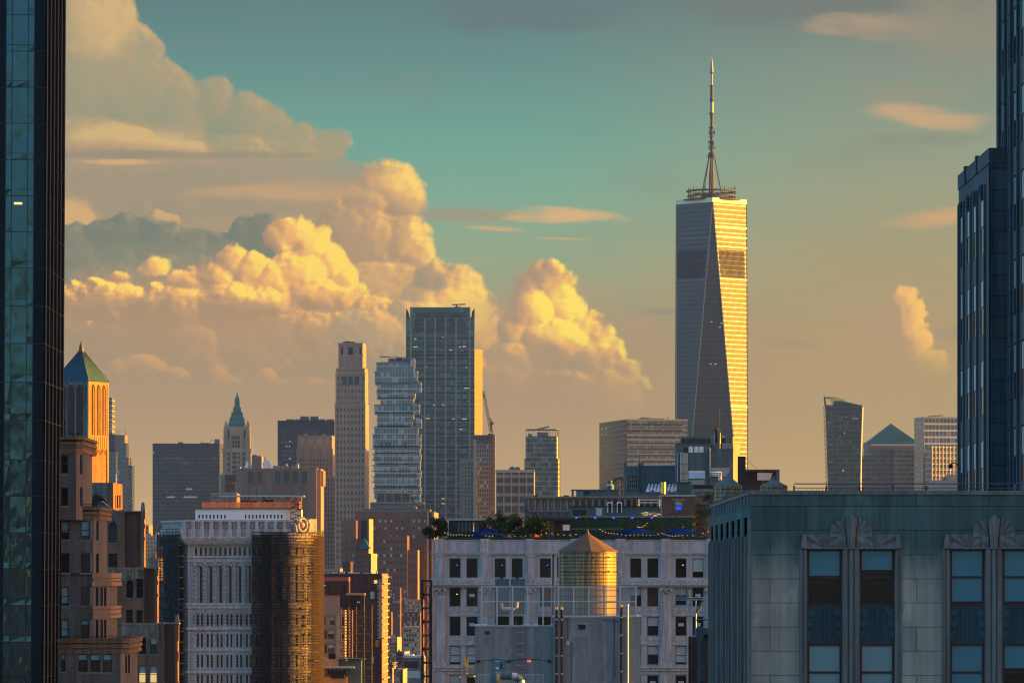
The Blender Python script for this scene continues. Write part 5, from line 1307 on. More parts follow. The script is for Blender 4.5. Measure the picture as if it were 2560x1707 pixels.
    m = MB().wall(g, 0, g.L, 0, Z(1240, D), [r], .25); m.fbox(g, 0, g.L, 0, Z(1240, D) - .02, -6, -.3); t3.part('wall', m, 'rubble_brown')
    t3.part('coping', MB().fbox(g, -.15, g.L + .15, Z(1240, D), Z(1237, D), -6, .15), 'galvanised'); t3.part('lintel', MB().fbox(g, r[0] - .25, r[1] + .25, r[3], r[3] + .2, 0, .06), 'terracotta_warm')
    w = sash_window(t3, g, r, frame='door_blue', dep=.2, blind=.5, bmat='blind_teal', fw=.12); q = bpy.data.objects.new('lit_pane', MB().fbox(_local, -.4, .4, .15, .6, -.015, -.0).mesh('lit_pane', (0, 0, 0), ['room_blue'])); COL.objects.link(q); q.parent = w
    t3.part('drainpipe', MB().fbox(g, -.1, .0, 0, Z(1241, D), -.1, .05), 'galvanised')
    g2 = Face(1736, D + 4, 1800, D + 4)
    t4 = Thing('stair_wall', 'pale grey wall beside the lift house carrying a black fire stair', 'wall', (X(1760, D + 4), D + 4, 0)); t4.part('wall', MB().fbox(g2, 0, g2.L, 0, Z(1229, D), -6, 0), 'loft_grey'); t4.part('coping', MB().fbox(g2, 0, g2.L, Z(1229, D), Z(1226, D), -6, .1), 'duct_teal')
    t5 = Thing('fire_stair', 'black steel fire stair zigzagging down beside the lift house', 'fire stair', (X(1755, D), D, Z(1340, D)))
    for i, y in enumerate((1262, 1278, 1294, 1310, 1326)):
        m = MB().fbox(g2, .2, 1.6, Z(y, D), Z(y, D) + .1, .2, 1.2); a, b = (.25, 1.5) if i % 2 else (1.5, .25); m.tube([g2.p(a, Z(y, D), .9), g2.p(b, Z(y + 16, D), .9)], .09, 4)
        for s in frange(.2, 1.6, 5): m.fbox(g2, s, s + .05, Z(y, D), Z(y - 7, D), 1.15, 1.2)
        t5.part('flight', m, 'steel_black')
    bush('shrub', 'dark bush overhanging the edge by the fire stair and the art deco parapet', 'shrub', (X(1782, 640), 640, Z(1300, 640)), 2.8, 3.6, 2400, .16, seed=15, group='shrubs of the roof garden')
    # teal roof frame, turbine vent, palm
    D = d + 6; zb = Z(1241, D); g = Face(1429, D, 1546, D)
    t = Thing('roof_plenum', 'long teal roof plenum with an open frame at one end above the loft parapet', 'plenum', (X(1487, D), D, zb))
    t.part('casing', MB().fbox(g, g.S(1441), g.L, zb, Z(1226, D), -2, 0), 'duct_teal'); t.part('lid', MB().fbox(g, -.05, g.L + .1, Z(1226, D), Z(1223, D), -2.2, .2), 'duct_teal'); t.part('frame_post', MB().fbox(g, 0, .3, zb, Z(1226, D), -.4, 0), 'duct_teal')
    t.part('louvre', MB().fbox(g, g.S(1461), g.S(1476), Z(1234, D), Z(1228, D), 0, .05), 'window_dark'); t.part('side_box', MB().fbox(g, g.S(1440), g.S(1458), zb, Z(1229, D), 0, .6), 'door_blue')
    t = Thing('turbine_vent', 'squat grey turbine vent with a pale skirt beside the rooftop palm', 'vent', (X(1526, D), D + 2, Z(1223, D))); c = (X(1526, D), D + 2)
    t.part('drum', MB().lathe(*c, [(.55, Z(1223, D)), (.55, Z(1214, D))], 14), 'duct_teal'); t.part('skirt', MB().lathe(*c, [(.62, Z(1214, D)), (.5, Z(1211, D)), (.3, Z(1208, D))], 14), 'galvanised'); t.part('cowl', MB().lathe(*c, [(.26, Z(1208, D)), (.34, Z(1204, D)), (.28, Z(1200, D))], 12), 'duct_teal')
    t = Thing('palm', 'windblown slender palm standing on the roof before the grey penthouse', 'palm', (X(1556, D), D + 3, Z(1238, D))); b = Vector((X(1556, D), D + 3, Z(1238, D))); tp = Vector((X(1554, D), D + 3, Z(1192, D)))
    t.part('trunk', MB().tube([b, b.lerp(tp, .5) + Vector((.08, 0, 0)), tp], [.11, .09, .07], 6), 'steel_black')
    for k in range(13):
        a = rnd.uniform(0, 6.28); fd = MB(); pr = None; ln = rnd.uniform(.9, 1.7)
        for i in range(8):
            u = i / 7; q = tp + Vector((math.cos(a) * ln * u - .35 * u, math.sin(a) * ln * u * .5, .55 * u - 1.5 * u * u))
            if pr is not None:
                for sg in (-1, 1):
                    tip = q + Vector((-.12, sg * .1, -.42 * (1 - .4 * u) + sg * .08)); fd.add([pr, q, tip], [(0, 1, 2)])
            pr = q
        t.part('frond', fd, 'leaf_mid')
    bush('shrub', 'small round shrub at the end of the teal plenum', 'shrub', (X(1549, D), D + 1, Z(1243, D)), 1.0, 1.0, 160, .07, 'leaf_mid', 17, 'shrubs of the roof garden')
    # grey penthouse with a grid window
    D = 760; g = Face(1560, D, 1692, D)
    t = Thing('grey_penthouse', 'grey rendered penthouse with a black grid window between the palm and the tall lift tower', 'penthouse', (X(1625, D), D, 0)); r = g.rect(1570, 1190, 1592, 1226)
    m = MB().wall(g, 0, g.S(1598), 0, Z(1165, D), [r], .3); m.fbox(g, 0, g.S(1598), 0, Z(1165, D) - .02, -7, -.32); t.part('wall', m, 'loft_render'); t.part('return_wall', MB().fbox(g, g.S(1598), g.L, 0, Z(1164, D), -7, -.6), 'duct_teal')
    t.part('parapet', MB().fbox(g, 0, g.S(1568), Z(1165, D), Z(1156, D), -.5, 0).fbox(g, g.S(1595), g.S(1609), Z(1165, D), Z(1156, D), -.5, 0.02), 'loft_render'); t.part('roof_edge', MB().fbox(g, g.S(1598), g.L, Z(1164, D), Z(1161, D), -7, -.4), 'galvanised')
    wf = MB()
    for x in frange(r[0], r[1] - .1, 5): wf.fbox(g, x, x + .1, r[2], r[3], -.2, .04)
    for z in frange(r[2], r[3] - .12, 4): wf.fbox(g, r[0], r[1], z, z + .12, -.2, .05)
    w = t.part('grid_window', wf, 'steel_black'); t.part('pane', MB().fbox(g, r[0], r[1], r[2], r[3], -.3, -.2), 'blind_pale', w)
    t.part('flue', MB().lathe(X(1601, D), D + 1, [(.12, Z(1160, D)), (.12, Z(1143, D))], 8), 'steel_black')
    D = 735
    t = Thing('skylight_roof', 'sloping ribbed metal skylight roof below the grey penthouse', 'skylight', (X(1650, D), D, Z(1232, D)))
    for i in range(9):
        x = 1614 + i * 8.6; t.part('rib_panel', MB().hexa([(X(x, D), D, Z(1229, D)), (X(x + 7.5, D), D, Z(1229, D)), (X(x + 7.5, D), D + .3, Z(1230, D)), (X(x, D), D + .3, Z(1230, D))], [(X(x + 9, D), D + 4, Z(1208, D)), (X(x + 13, D), D + 4, Z(1208, D)), (X(x + 13, D), D + 4.3, Z(1209, D)), (X(x + 9, D), D + 4.3, Z(1209, D))]), 'galvanised')
    t.part('gutter', MB().box(X(1612, D), X(1694, D), D - .2, D, Z(1232, D), Z(1229, D)), 'duct_teal')
    D = 720
    t = Thing('roof_terrace_wall', 'low crenellated grey terrace wall under the ribbed skylight', 'wall', (X(1650, D), D, 0)); g = Face(1560, D, 1700, D); t.part('wall', MB().fbox(g, 0, g.L, 0, Z(1234, D), -3, 0), 'loft_grey')
    t.part('cabin', MB().fbox(g, 0, g.S(1600), Z(1234, D), Z(1227, D), -2, 0), 'duct_teal')
    for x in (1627, 1652, 1668, 1686): t.part('merlon', MB().fbox(g, g.S(x), g.S(x + 9), Z(1234, D), Z(1225, D), -.5, 0), 'loft_grey')
    c = (X(1658, D), D - .4); t2 = Thing('copper_vent', 'gleaming gold topped copper vent pipe before the ribbed skylight', 'vent', (*c, Z(1234, D))); t2.part('pipe', MB().lathe(*c, [(.36, Z(1234, D)), (.36, Z(1206, D))], 14), 'copper_gold'); t2.part('rim', MB().lathe(*c, [(.4, Z(1207, D)), (.4, Z(1205, D))], 14), 'copper_gold')
    t2 = Thing('metal_cabin', 'corrugated teal metal cabin in front of the tall lift tower', 'cabin', (X(1706, D - 10), D - 10, 0)); g = Face(1692, D - 10, 1727, D - 10); t2.part('wall', MB().fbox(g, 0, g.L, 0, Z(1210, D), -3, 0), 'duct_teal'); t2.part('roof', MB().fbox(g, -.2, g.L + .2, Z(1210, D), Z(1208, D), -3, .2), 'steel_black')
    for x in frange(.15, g.L - .2, 9): t2.part('rib', MB().fbox(g, x, x + .06, Z(1238, D), Z(1210, D), 0, .06), 'duct_teal')
    # tall lift tower
    D = 750; f = Face(1692, D, 1777, D); f2 = Face(1776, D - .5, 1833, D - .5)
    t = Thing('lift_tower', 'tall grey lift tower with arched vents, bundled pipes and dark louvre boxes on its roof', 'tower', (X(1760, D), D, 0))
    t.part('wall', MB().fbox(f, 0, f.L, 0, Z(1109, D), -8, 0), 'loft_grey'); t.part('wall', MB().fbox(f2, 0, f2.L, 0, Z(1123, D), -9, 0), 'loft_render')
    f3 = Face(1833, D + .5, 1850, D + 5); t.part('sunlit_wall', MB().fbox(f3, 0, f3.L, 0, Z(1107, D), -4, 0), 'render_sunlit')
    t.part('roof_edge', MB().fbox(f, -.1, f.L + .1, Z(1110, D), Z(1108, D), -8, .12), 'duct_teal'); t.part('roof_edge', MB().fbox(f2, -.1, f2.L + .1, Z(1124, D), Z(1122, D), -9, .12), 'duct_teal')
    g = Face(1702, D + .5, 1777, D + .5); t.part('louvre_house', MB().fbox(g, 0, g.L, Z(1109, D), Z(1092, D), -4, 0), 'duct_teal')
    for i in range(6): a = g.S(1703 + (75 / 6) * i + (1 if i % 2 else 0)); t.part('louvre', MB().fbox(g, a, a + .62, Z(1107.5, D), Z(1096, D), 0, .04), 'window_dark')
    for i, x in enumerate((1714, 1727, 1741, 1753.5)):
        r = f.rect(x - 5.4, 1118, x + 5.4, 1131); m = MB().fbox(f, r[0], r[1], r[2], r[3], 0, .08)
        if i: m.add([f.p((r[0] + r[1]) / 2 + .33 * math.cos(a), r[3] + .18 * math.sin(a), .08) for a in [math.pi * k / 8 for k in range(9)]], [tuple(range(9))])
        t.part('arched_vent' if i else 'dark_vent', m, 'white_paint' if i else 'window_dark')
    for x in (1702, 1707, 1712, 1717): t.part('pipe', MB().tube([f.p(f.S(x), Z(1240, D), .3), f.p(f.S(x), Z(1131 if x < 1716 else 1133, D), .3)], .10, 8), 'galvanised')
    for y in (1160, 1183, 1200): t.part('pipe_bracket', MB().fbox(f, f.S(1699), f.S(1719), Z(y + 1, D), Z(y, D), .05, .45), 'steel_black')
    t.part('pipe', MB().tube([f.p(.15, Z(1210, D), .2), f.p(.15, Z(1133, D), .2), f.p(.5, Z(1132, D), .2)], .06, 6), 'galvanised')
    q = lambda x, y: f.p(f.S(x), Z(y, D), .8)
    t.part('conduit', MB().tube([q(1766, 1132), q(1766, 1121), q(1774, 1120), q(1774, 1192), q(1782, 1190), q(1800, 1190), q(1800, 1196)], .12, 6), 'galvanised')
    for i in range(3): t.part('conduit', MB().tube([q(1774 + 4 * i, 1181 + 4 * i), q(1802 - 3 * i, 1181 + 4 * i), q(1802 - 3 * i, 1200)], .09, 6), 'white_paint')
    t.part('wall_louvre', MB().fbox(f2, f2.S(1778), f2.S(1824), Z(1190, D), Z(1169, D), 0, .05), 'steel_grey')
    for i, (x0, x1, y0, y1, mt) in enumerate(((1788, 1797, 1071, 1122, 'steel_black'), (1804, 1815, 1094, 1112, 'window_dark'), (1781, 1797, 1112, 1122, 'duct_teal'), (1800, 1813, 1110, 1122, 'steel_black'), (1825, 1836, 1091, 1108, 'duct_teal'), (1807, 1813, 1088, 1096, 'steel_grey'))):
        nm = ('flue', 'fan_box', 'cabinet', 'cabinet', 'drum', 'hood')[i]
        if nm in ('flue', 'drum'): m = MB().lathe(X((x0 + x1) / 2, D), D + 2, [((x1 - x0) / 2 / F * D * (.6 if nm == 'flue' else 1), Z(y1, D)), ((x1 - x0) / 2 / F * D * (.6 if nm == 'flue' else 1), Z(y0 + 8, D)), ((x1 - x0) / 2 / F * D, Z(y0 + 7, D)), ((x1 - x0) / 2 / F * D, Z(y0, D))], 10)
        else: m = MB().box(X(x0, D), X(x1, D), D + 1, D + 3, Z(y1, D), Z(y0, D))
        t.part(nm, m, mt)
    t.part('gold_flue', MB().lathe(X(1800, D), D + 1, [(.17, Z(1122, D)), (.17, Z(1082, D)), (.2, Z(1080, D))], 10), 'copper_gold'); t.part('flue', MB().tube([(X(1787, D), D + 2, Z(1120, D)), (X(1787, D), D + 2, Z(1085, D)), (X(1792, D), D + 2, Z(1078, D))], .08, 6), 'galvanised')
    t.part('antenna', MB().tube([(X(1801, D), D + 3, Z(1110, D)), (X(1801, D), D + 3, Z(1016, D))], .045, 5), 'steel_black')
    g = Face(1722, D - 12, 1763, D - 12)
    t = Thing('extract_hood', 'rounded pale grey extract hood on a louvred base before the lift tower', 'hood', (X(1743, D - 12), D - 12, Z(1230, D))); t.part('base', MB().fbox(g, 0, g.L, Z(1232, D), Z(1200, D), -2, 0), 'duct_teal'); t.part('coil', MB().fbox(g, .1, g.L - .1, Z(1214, D), Z(1202, D), 0, .05), 'steel_grey')
    t.part('hood', MB().hexa([g.p(0, Z(1200, D), .5), g.p(g.L, Z(1200, D), .5), g.p(g.L, Z(1200, D), -2), g.p(0, Z(1200, D), -2)], [g.p(.05, Z(1185, D), .3), g.p(g.L - .05, Z(1185, D), .3), g.p(g.L, Z(1180, D), -2), g.p(0, Z(1180, D), -2)]), 'galvanised')
    t2 = Thing('flat_canopy', 'flat dark green canopy beside the extract hood', 'canopy', (X(1757, D - 20), D - 20, Z(1240, D))); g = Face(1732, D - 20, 1783, D - 20); t2.part('roof', MB().fbox(g, 0, g.L, Z(1219, D), Z(1216, D), -2, 0), 'duct_teal'); t2.part('shade', MB().fbox(g, 0, g.L, Z(1228, D), Z(1219, D), -2, -.2), 'steel_black'); t2.part('wall', MB().fbox(g, 0, g.L, Z(1260, D), Z(1228, D), -2, .02), 'loft_trim')  # black block painted in for the shade beneath the canopy roof
    # black ribbed tower and open frame
    D = 700; f = Face(1845, D, 1864, D)
    t = Thing('ribbed_flue', 'black ribbed square flue tower in front of the golden tower base', 'flue', (X(1854, D), D, Z(1300, D))); t.part('shaft', MB().fbox(f, 0, f.L, Z(1300, D), Z(1140, D), -1.1, 0), 'steel_black')
    for y in range(1142, 1215, 9): t.part('collar', MB().fbox(f, -.05, f.L + .05, Z(y + 1.5, D), Z(y, D), -1.15, .06), 'steel_black')
    D = 705; f = Face(1866, D, 1949, D)
    t = Thing('open_frame', 'dark open steel roof frame hung with a pale tarpaulin', 'frame', (X(1907, D), D, Z(1300, D)))
    t.part('beam', MB().fbox(f, 0, f.L, Z(1177, D), Z(1173, D), -4, 0), 'rubble_brown')
    for x in (1906, 1940): t.part('post', MB().fbox(f, f.S(x), f.S(x + (4 if x < 1920 else 9)), Z(1300, D), Z(1177, D), -.4, 0), 'rubble_brown' if x < 1920 else 'duct_teal')
    t.part('back_wall', MB().fbox(f, 0, f.L, Z(1300, D), Z(1177, D), -4, -3.6), 'wood_dark'); t.part('tarpaulin', MB().hexa([f.p(f.S(1893), Z(1200, D), .1), f.p(f.S(1926), Z(1200, D), .1), f.p(f.S(1926), Z(1200, D), 0), f.p(f.S(1893), Z(1200, D), 0)], [f.p(f.S(1893), Z(1181, D), .1), f.p(f.S(1931), Z(1182, D), .1), f.p(f.S(1931), Z(1182, D), 0), f.p(f.S(1893), Z(1181, D), 0)]), 'tarp')
    t.part('guy_wire', MB().tube([f.p(.1, Z(1150, D), 0), f.p(f.S(1892), Z(1172, D), 0)], .03, 4), 'steel_black')
    water_tank('water_tank', 'brown cone roofed wooden tank in shade before the pink lit lift tower wall', 1820.5, 520, 36, 1187, 1215, 1290, 'tank_roof_grey', (1222, 1232, 1242, 1252), (), 36, legs=9, fin=9)
    water_tank('water_tank', 'brown cone roofed wooden tank peeping over the art deco parapet below the open frame', 1934.5, 520, 35, 1196, 1214, 1290, 'tank_roof_grey', (1220, 1228, 1236), (), 36, legs=9, fin=5)
    bk = 520; g = Face(1790, bk + 3, 2010, bk + 3)
    t = Thing('tank_platform_building', 'plain grey building carrying the two shaded wooden tanks', 'building', (X(1900, bk), bk, 0)); t.part('wall', MB().fbox(g, 0, g.L, 0, Z(1330, bk) - 6, -14, 6), 'loft_grey'); t.part('parapet', MB().fbox(g, 0, g.L, Z(1330, bk) - 6, Z(1330, bk) - 5.2, 5.6, 6), 'loft_trim')
    # bracket arms and cable trays next to the deco flank
    D = 560; q = lambda x, y, o=0: (X(x, D), D + o, Z(y, D))
    t = Thing('davit_rig', 'steel davit rig with green struts and hanging ropes by the art deco flank', 'davit', q(1738, 1575))
    for y, x0 in ((1494, 1690), (1499, 1690)): t.part('arm', MB().tube([q(x0, y), q(1773, y - 1)], .06, 6), 'galvanised')
    t.part('cradle', MB().box(X(1686, D), X(1727, D), D - .3, D + .3, Z(1515, D), Z(1511, D)), 'steel_grey'); t.part('rail', MB().tube([q(1689, 1512), q(1690, 1496), q(1726, 1496), q(1726, 1512)], .04, 5), 'steel_black')
    for x in (1696, 1702, 1718, 1722): t.part('strut', MB().tube([q(x, 1495), q(x, 1474)], .06, 6), 'duct_teal')
    t.part('strut', MB().tube([q(1741, 1531), q(1758, 1502)], .16, 6), 'duct_teal'); t.part('post', MB().tube([q(1740, 1575), q(1740, 1500)], .09, 6), 'galvanised'); t.part('strut', MB().tube([q(1740, 1548), q(1773, 1548)], .07, 6), 'duct_teal')
    for x, y in ((1716, 1610), (1721, 1560)): t.part('rope', MB().tube([q(x, 1514), q(x - 2, (1514 + y) / 2), q(x + 1, y)], .015, 4), 'steel_black')
    D = 540; f = Face(1721, D, 1775, D)
    t = Thing('service_core', 'narrow grey service building with a dark double duct against the art deco flank', 'building', (X(1750, D), D, 0)); t.part('wall', MB().fbox(f, f.S(1740), f.L, 0, Z(1569, D), -4, 0), 'loft_render'); t.part('wall', MB().fbox(f, f.S(1751), f.L, 0, Z(1602, D), 0, .3), 'rubble_brown')
    t.part('duct', MB().fbox(f, 0, f.S(1729), 0, Z(1590, D), -.6, .3), 'window_dark'); t.part('duct', MB().fbox(f, f.S(1730), f.S(1739), 0, Z(1591, D), -.6, .3), 'pipe_red'); t.part('vent_box', MB().fbox(f, f.S(1759), f.S(1772), Z(1598, D), Z(1584, D), 0, .5), 'window_dark')
glow('room_blue', (.02, .06, .9), .25)
lofts()
# ---------------------------------------------------------------- art deco block in the shade
brick('deco_stone', (.42, .38, .31), (.31, .287, .24), (.12, .12, .115), 2.9, .955, .014, streak=.32, var=.5, scale=.22, bmp=.5, soot=(86.2, 88.6, (.20, .37, .43)), patch=.55)
brick('deco_stone_flat', (.42, .38, .31), (.31, .287, .24), (.12, .12, .115), 2.9, .955, .014, streak=.32, var=.5, scale=.22, bmp=.5, soot=(86.2, 88.6, (.20, .37, .43)), patch=.55, flat=True)
plain('deco_carved', (.165, .17, .165), .75, var=.35, scale=.9, streak=.35, bmp=.2)
plain('deco_flute', (.155, .16, .155), .75, var=.3, scale=.5, streak=.35)
plain('spandrel_metal', (.022, .055, .075), .5, .2, var=.3, scale=.6, streak=.35)
plain('blind_sea', (.02, .15, .21), .3, var=.15, scale=.6, spec=.8)
plain('blind_grey', (.14, .24, .26), .3, var=.1, scale=.6, spec=.8)
def deco():
    d = 190; x0 = 1874; Zd = lambda y: Z(y, d)
    f = Face(x0, d, 3300, d); xl = X(x0, d); bk = 227.4
    fl = Face(0, 0, 0, 0, xy=((xl, bk), (xl, d)))
    th = Thing('deco_block', 'large grey stone art deco block with faceted fan ornaments over its windows', 'office block', (X(2200, d), d, 0))
    pairs = [2127.5 + 357 * i for i in range(3)]
    rows = [(1370, 1514), (1608, 1752)]
    st = []
    for c in pairs: st += [(f.S(c - 109.5), f.S(c - 21.5), 0, Zd(1370)), (f.S(c + 21.5), f.S(c + 110), 0, Zd(1370))]
    m = MB().wall(f, 0, f.L, 0, Zd(1236), st, .42); m.prism(footprint(f, .05, f.L, bk - d, -.6), 0, Zd(1236))
    th.part('wall', m, 'deco_stone')
    slots = []
    for a, b in ((194.9, 192.1), (200.7, 198), (206, 203.2), (211.3, 208.5), (216.8, 213.9), (222, 219.4), (226.9, 224.6)):
        slots.append((bk - a, bk - b, 0, Zd(1291)))
    ml = MB().wall(fl, 0, fl.L, 0, Zd(1236), slots, .5)
    th.part('flank_wall', ml, 'deco_stone')
    for a, b, _, _ in slots:
        for i, (y0, y1) in enumerate(((1291, 1338), (1445, 1512), (1588, 1735))): th.part('flank_window', MB().fbox(fl, a, b, Zd(y1), Zd(y0), -.5, -.05), 'window_dark')
        for y0, y1 in ((1338, 1445), (1512, 1588), (1735, 1900)): th.part('flank_spandrel', MB().fbox(fl, a, b, Zd(y1), Zd(y0), -.5, -.035), 'spandrel_metal')
        s = b + .25
    for i in range(len(slots)):
        a, b = slots[i][0], slots[i][1]
        for s in (a - .35, b + .05):
            p = MB().fbox(fl, s, s + .3, 0, Zd(1345), -.1, .12); p.hexa([fl.p(s, Zd(1345), .12), fl.p(s + .3, Zd(1345), .12), fl.p(s + .3, Zd(1345), 0), fl.p(s, Zd(1345), 0)], [fl.p(s, Zd(1334), .02), fl.p(s + .3, Zd(1334), .02), fl.p(s + .3, Zd(1334), 0), fl.p(s, Zd(1334), 0)])
            th.part('flank_pier', p, 'deco_flute')
    tips = MB()
    for q in frange(1.5, fl.L - .6, 14): tips.fbox(fl, q, q + .3, Zd(1262), Zd(1236), 0, .05)
    th.part('flank_crest', tips, 'deco_flute')
    th.part('coping', MB().fbox(f, -.03, f.L, Zd(1236), Zd(1226), -.5, .06), 'deco_flute'); th.part('coping', MB().fbox(fl, 0, fl.L, Zd(1236), Zd(1226), -.5, .06), 'deco_flute')
    th.part('flank_flashing', MB().fbox(fl, 0, fl.L + .05, Zd(1226), Zd(1224), -.4, .10), 'tank_roof')
    th.part('corner_bead', MB().fbox(f, -.06, .06, 0, Zd(1300), -.1, .05), 'deco_carved')
    th.part('roof', MB().fbox(f, .5, f.L, Zd(1236) - .1, Zd(1236) - .05, d - bk, -.5), 'roof_tar')
    # flutes
    def flutes(a, b, n, z1, z0=0.0, r=None, name='fluted_pier', inset=0.0, mat='deco_flute'):
        m = MB(); w = (b - a) / n
        for i in range(n):
            c = f.p(a + w * (i + .5), 0, -inset); m.lathe(c[0], c[1], [(r or w * .5, z0), (r or w * .5, z1)], 12)
        th.part(name, m, mat)
    for c in pairs:
        flutes(f.S(c - 21), f.S(c + 21), 3, Zd(1372))
        flutes(f.S(c - 129.5), f.S(c - 110), 2, Zd(1372)); flutes(f.S(c + 111), f.S(c + 128), 2, Zd(1372))
        # faceted fans and zigzag lintel, in units of the drawing: (dx from the pair's middle, picture row, relief)
        fan = MB()
        P = lambda dx, y, o: f.p(f.S(c + dx), Zd(y), o * .7)
        def facet(pv, outer):
            for a, b in zip(outer, outer[1:]): fan.add([P(*pv), P(*a), P(*b)], [(0, 1, 2)])
            for a, b in zip(outer, outer[1:]): fan.add([P(*a), P(a[0], a[1], 0), P(b[0], b[1], 0), P(*b)], [(0, 1, 2, 3)])
        for sg in (-1, 1):
            R_ = lambda pts: [(sg * x, y, o) for x, y, o in (pts if sg > 0 else pts)]
            # upright prism in the middle
            fan.add([P(0, 1287, .34), P(sg * 16, 1297, .16), P(sg * 11, 1338, .16), P(0, 1340, .34)], [(0, 1, 2, 3)])
            fan.add([P(0, 1340, .34), P(sg * 11, 1338, .16), P(sg * 10, 1371, .14), P(0, 1371, .32)], [(0, 1, 2, 3)])
            fan.add([P(0, 1287, .34), P(sg * 16, 1297, .16), P(sg * 16, 1297, 0), P(0, 1287, 0)], [(0, 1, 2, 3)])
            facet((sg * 13, 1340, .12), R_([(16, 1297, .05), (21, 1291, .26), (27, 1299, .06), (38, 1303, .26), (44, 1309, .06), (50, 1314, .24), (54, 1331, .06), (52, 1340, .16), (20, 1345, .10)]))
            facet((sg * 66, 1368, .05), R_([(14, 1350, .22), (14, 1341, .20), (34, 1340, .08), (54, 1340, .24), (60, 1335, .10), (76, 1335, .24), (94, 1335, .08), (112, 1336, .24)]))
            facet((sg * 66, 1369, .05), R_([(112, 1336, .24), (113, 1350, .06), (112, 1369, .20)])); facet((sg * 66, 1369, .05), R_([(14, 1350, .22), (12, 1369, .08)]))
            fan.hexa([P(sg * 112, 1370, .30), P(sg * 127, 1370, .30), P(sg * 127, 1370, 0), P(sg * 112, 1370, 0)], [P(sg * 112, 1337, .2), P(sg * 121, 1334, .2), P(sg * 121, 1334, 0), P(sg * 112, 1337, 0)])
            for k in range(7): fan.add([P(sg * (20 + k * 13), 1371, .22), P(sg * (33 + k * 13), 1371, .22), P(sg * (26.5 + k * 13), 1364, .10)], [(0, 1, 2)])
        th.part('fan_ornament', fan, 'deco_carved')
        th.part('lintel', MB().fbox(f, f.S(c - 110), f.S(c + 110), Zd(1372), Zd(1369), -.4, .14), 'deco_flute')
    # stone between the pairs, softly fluted
    for a, b in ((2272, 2342), (2272 + 357, 2342 + 357)):
        flutes(f.S(a), f.S(b), 5, Zd(1238), r=.10, name='shallow_fluting', inset=.075, mat='deco_stone_flat')
    flutes(f.S(1921), f.S(1975), 4, Zd(1516), r=.10, name='shallow_fluting', inset=.075, mat='deco_stone_flat')
    kinds = {(0, 0): (.47, 'blind_sea'), (1, 0): (.36, 'blind_sea'), (2, 0): (.96, 'blind_sea'), (3, 0): (.96, 'blind_sea'), (0, 1): (.96, 'blind_grey'), (1, 1): (.96, 'blind_grey'), (2, 1): (.96, 'blind_sea'), (3, 1): (.42, 'blind_sea')}
    for i in range(4):
        c = pairs[i // 2] + (-65.5 if i % 2 == 0 else 66)
        for j, (y0, y1) in enumerate(rows):
            r = f.rect(c - 44, y0, c + 44, y1); bl, bm = kinds[(i, j)]
            sash_window(th, f, r, frame='red_frame', dep=.26, blind=bl, bmat=bm, fw=.10, glass='window_dark')
            r = f.rect(c - 44, 1514, c + 44, 1608)
        for y0, y1 in ((1514, 1608), (1752, 1846)):
            r = f.rect(c - 44, y0, c + 44, y1); m = MB().fbox(f, *r, -.42, -.20); w = r[1] - r[0]; h = r[3] - r[2]
            sp = th.part('spandrel', m, 'spandrel_metal')
            z = MB()
            for sg in (0, 1):
                E_ = lambda u, v, o: f.p(r[0] + (u * w if not sg else w - u * w), r[3] - v * h, o)
                pts = [(0, 0), (.27, .10), (.17, .30), (.24, .42), (.13, .58), (.22, .66), (.04, .95), (0, 1)]
                for p, q in zip(pts[1:], pts[2:]): z.add([E_(0, p[1], -.12), E_(p[0], p[1], -.16), E_(q[0], q[1], -.10), E_(0, q[1], -.12)], [(0, 1, 2, 3)]); z.add([E_(p[0], p[1], -.16), E_(p[0], p[1], -.2), E_(q[0], q[1], -.2), E_(q[0], q[1], -.10)], [(0, 1, 2, 3)])
            for u in (.36, .5, .64): z.fbox(f, r[0] + (u - .04) * w, r[0] + (u + .04) * w, r[2], r[3], -.2, -.17)
            th.part('zigzag', z, 'spandrel_metal', sp)
    # roof rail
    t = Thing('roof_railing', 'thin teal railing along the art deco parapet', 'railing', (X(2250, d), d + .3, Zd(1230)))
    g = Face(1985, d + .3, 2640, d + .3)
    for y, r in ((1208.5, .022), (1219, .012)): t.part('rail', MB().tube([g.p(0, Zd(y)), g.p(g.L, Zd(y))], r, 6), 'duct_teal')
    for x in (1985, 2066, 2149, 2232, 2316, 2399, 2482, 2565): t.part('post', MB().fbox(g, g.S(x) - .03, g.S(x) + .03, Zd(1236), Zd(1213), -.03, .03), 'steel_black')
    for i, x in enumerate(frange(1990, 2630, 88)): t.part('picket', MB().tube([g.p(g.S(x), Zd(1236)), g.p(g.S(x), Zd(1219))], .009, 4), 'steel_black')
    c = (xl - .05, 211.5); t = Thing('pigeon', 'grey pigeon perched on the flank parapet of the art deco block', 'bird', (c[0], c[1], Zd(1224)))
    t.part('body', MB().lathe(c[0], c[1], [(.02, Zd(1224)), (.10, Zd(1221)), (.13, Zd(1217)), (.09, Zd(1212)), (.06, Zd(1209)), (.075, Zd(1206)), (.05, Zd(1203)), (.01, Zd(1202))], 8), 'terracotta_grey')
    t.part('beak', MB().tube([(c[0] - .05, c[1], Zd(1206)), (c[0] - .14, c[1], Zd(1207))], [.03, .005], 5), 'steel_black')
    # setback tower
    plain('tower_stone', (.055, .085, .10), .75, var=.35, scale=.3, streak=.4)
    brick('tower_ashlar', (.075, .105, .115), (.05, .08, .092), (.02, .032, .04), 1.5, .98, .02, streak=.45, var=.5, scale=.3, bmp=.4)
    t = Thing('setback_tower', 'dark grey stone setback tower with narrow window strips rising behind the art deco parapet', 'tower', (26, 222, 0))
    zr = Zd(1240) - .6; lo_top = Z(370, 222)
    fw = Face(0, 0, 0, 0, xy=((22.1, 237.5), (22.1, 222))); ff = Face(0, 0, 0, 0, xy=((22.1, 222), (22.9, 222)))
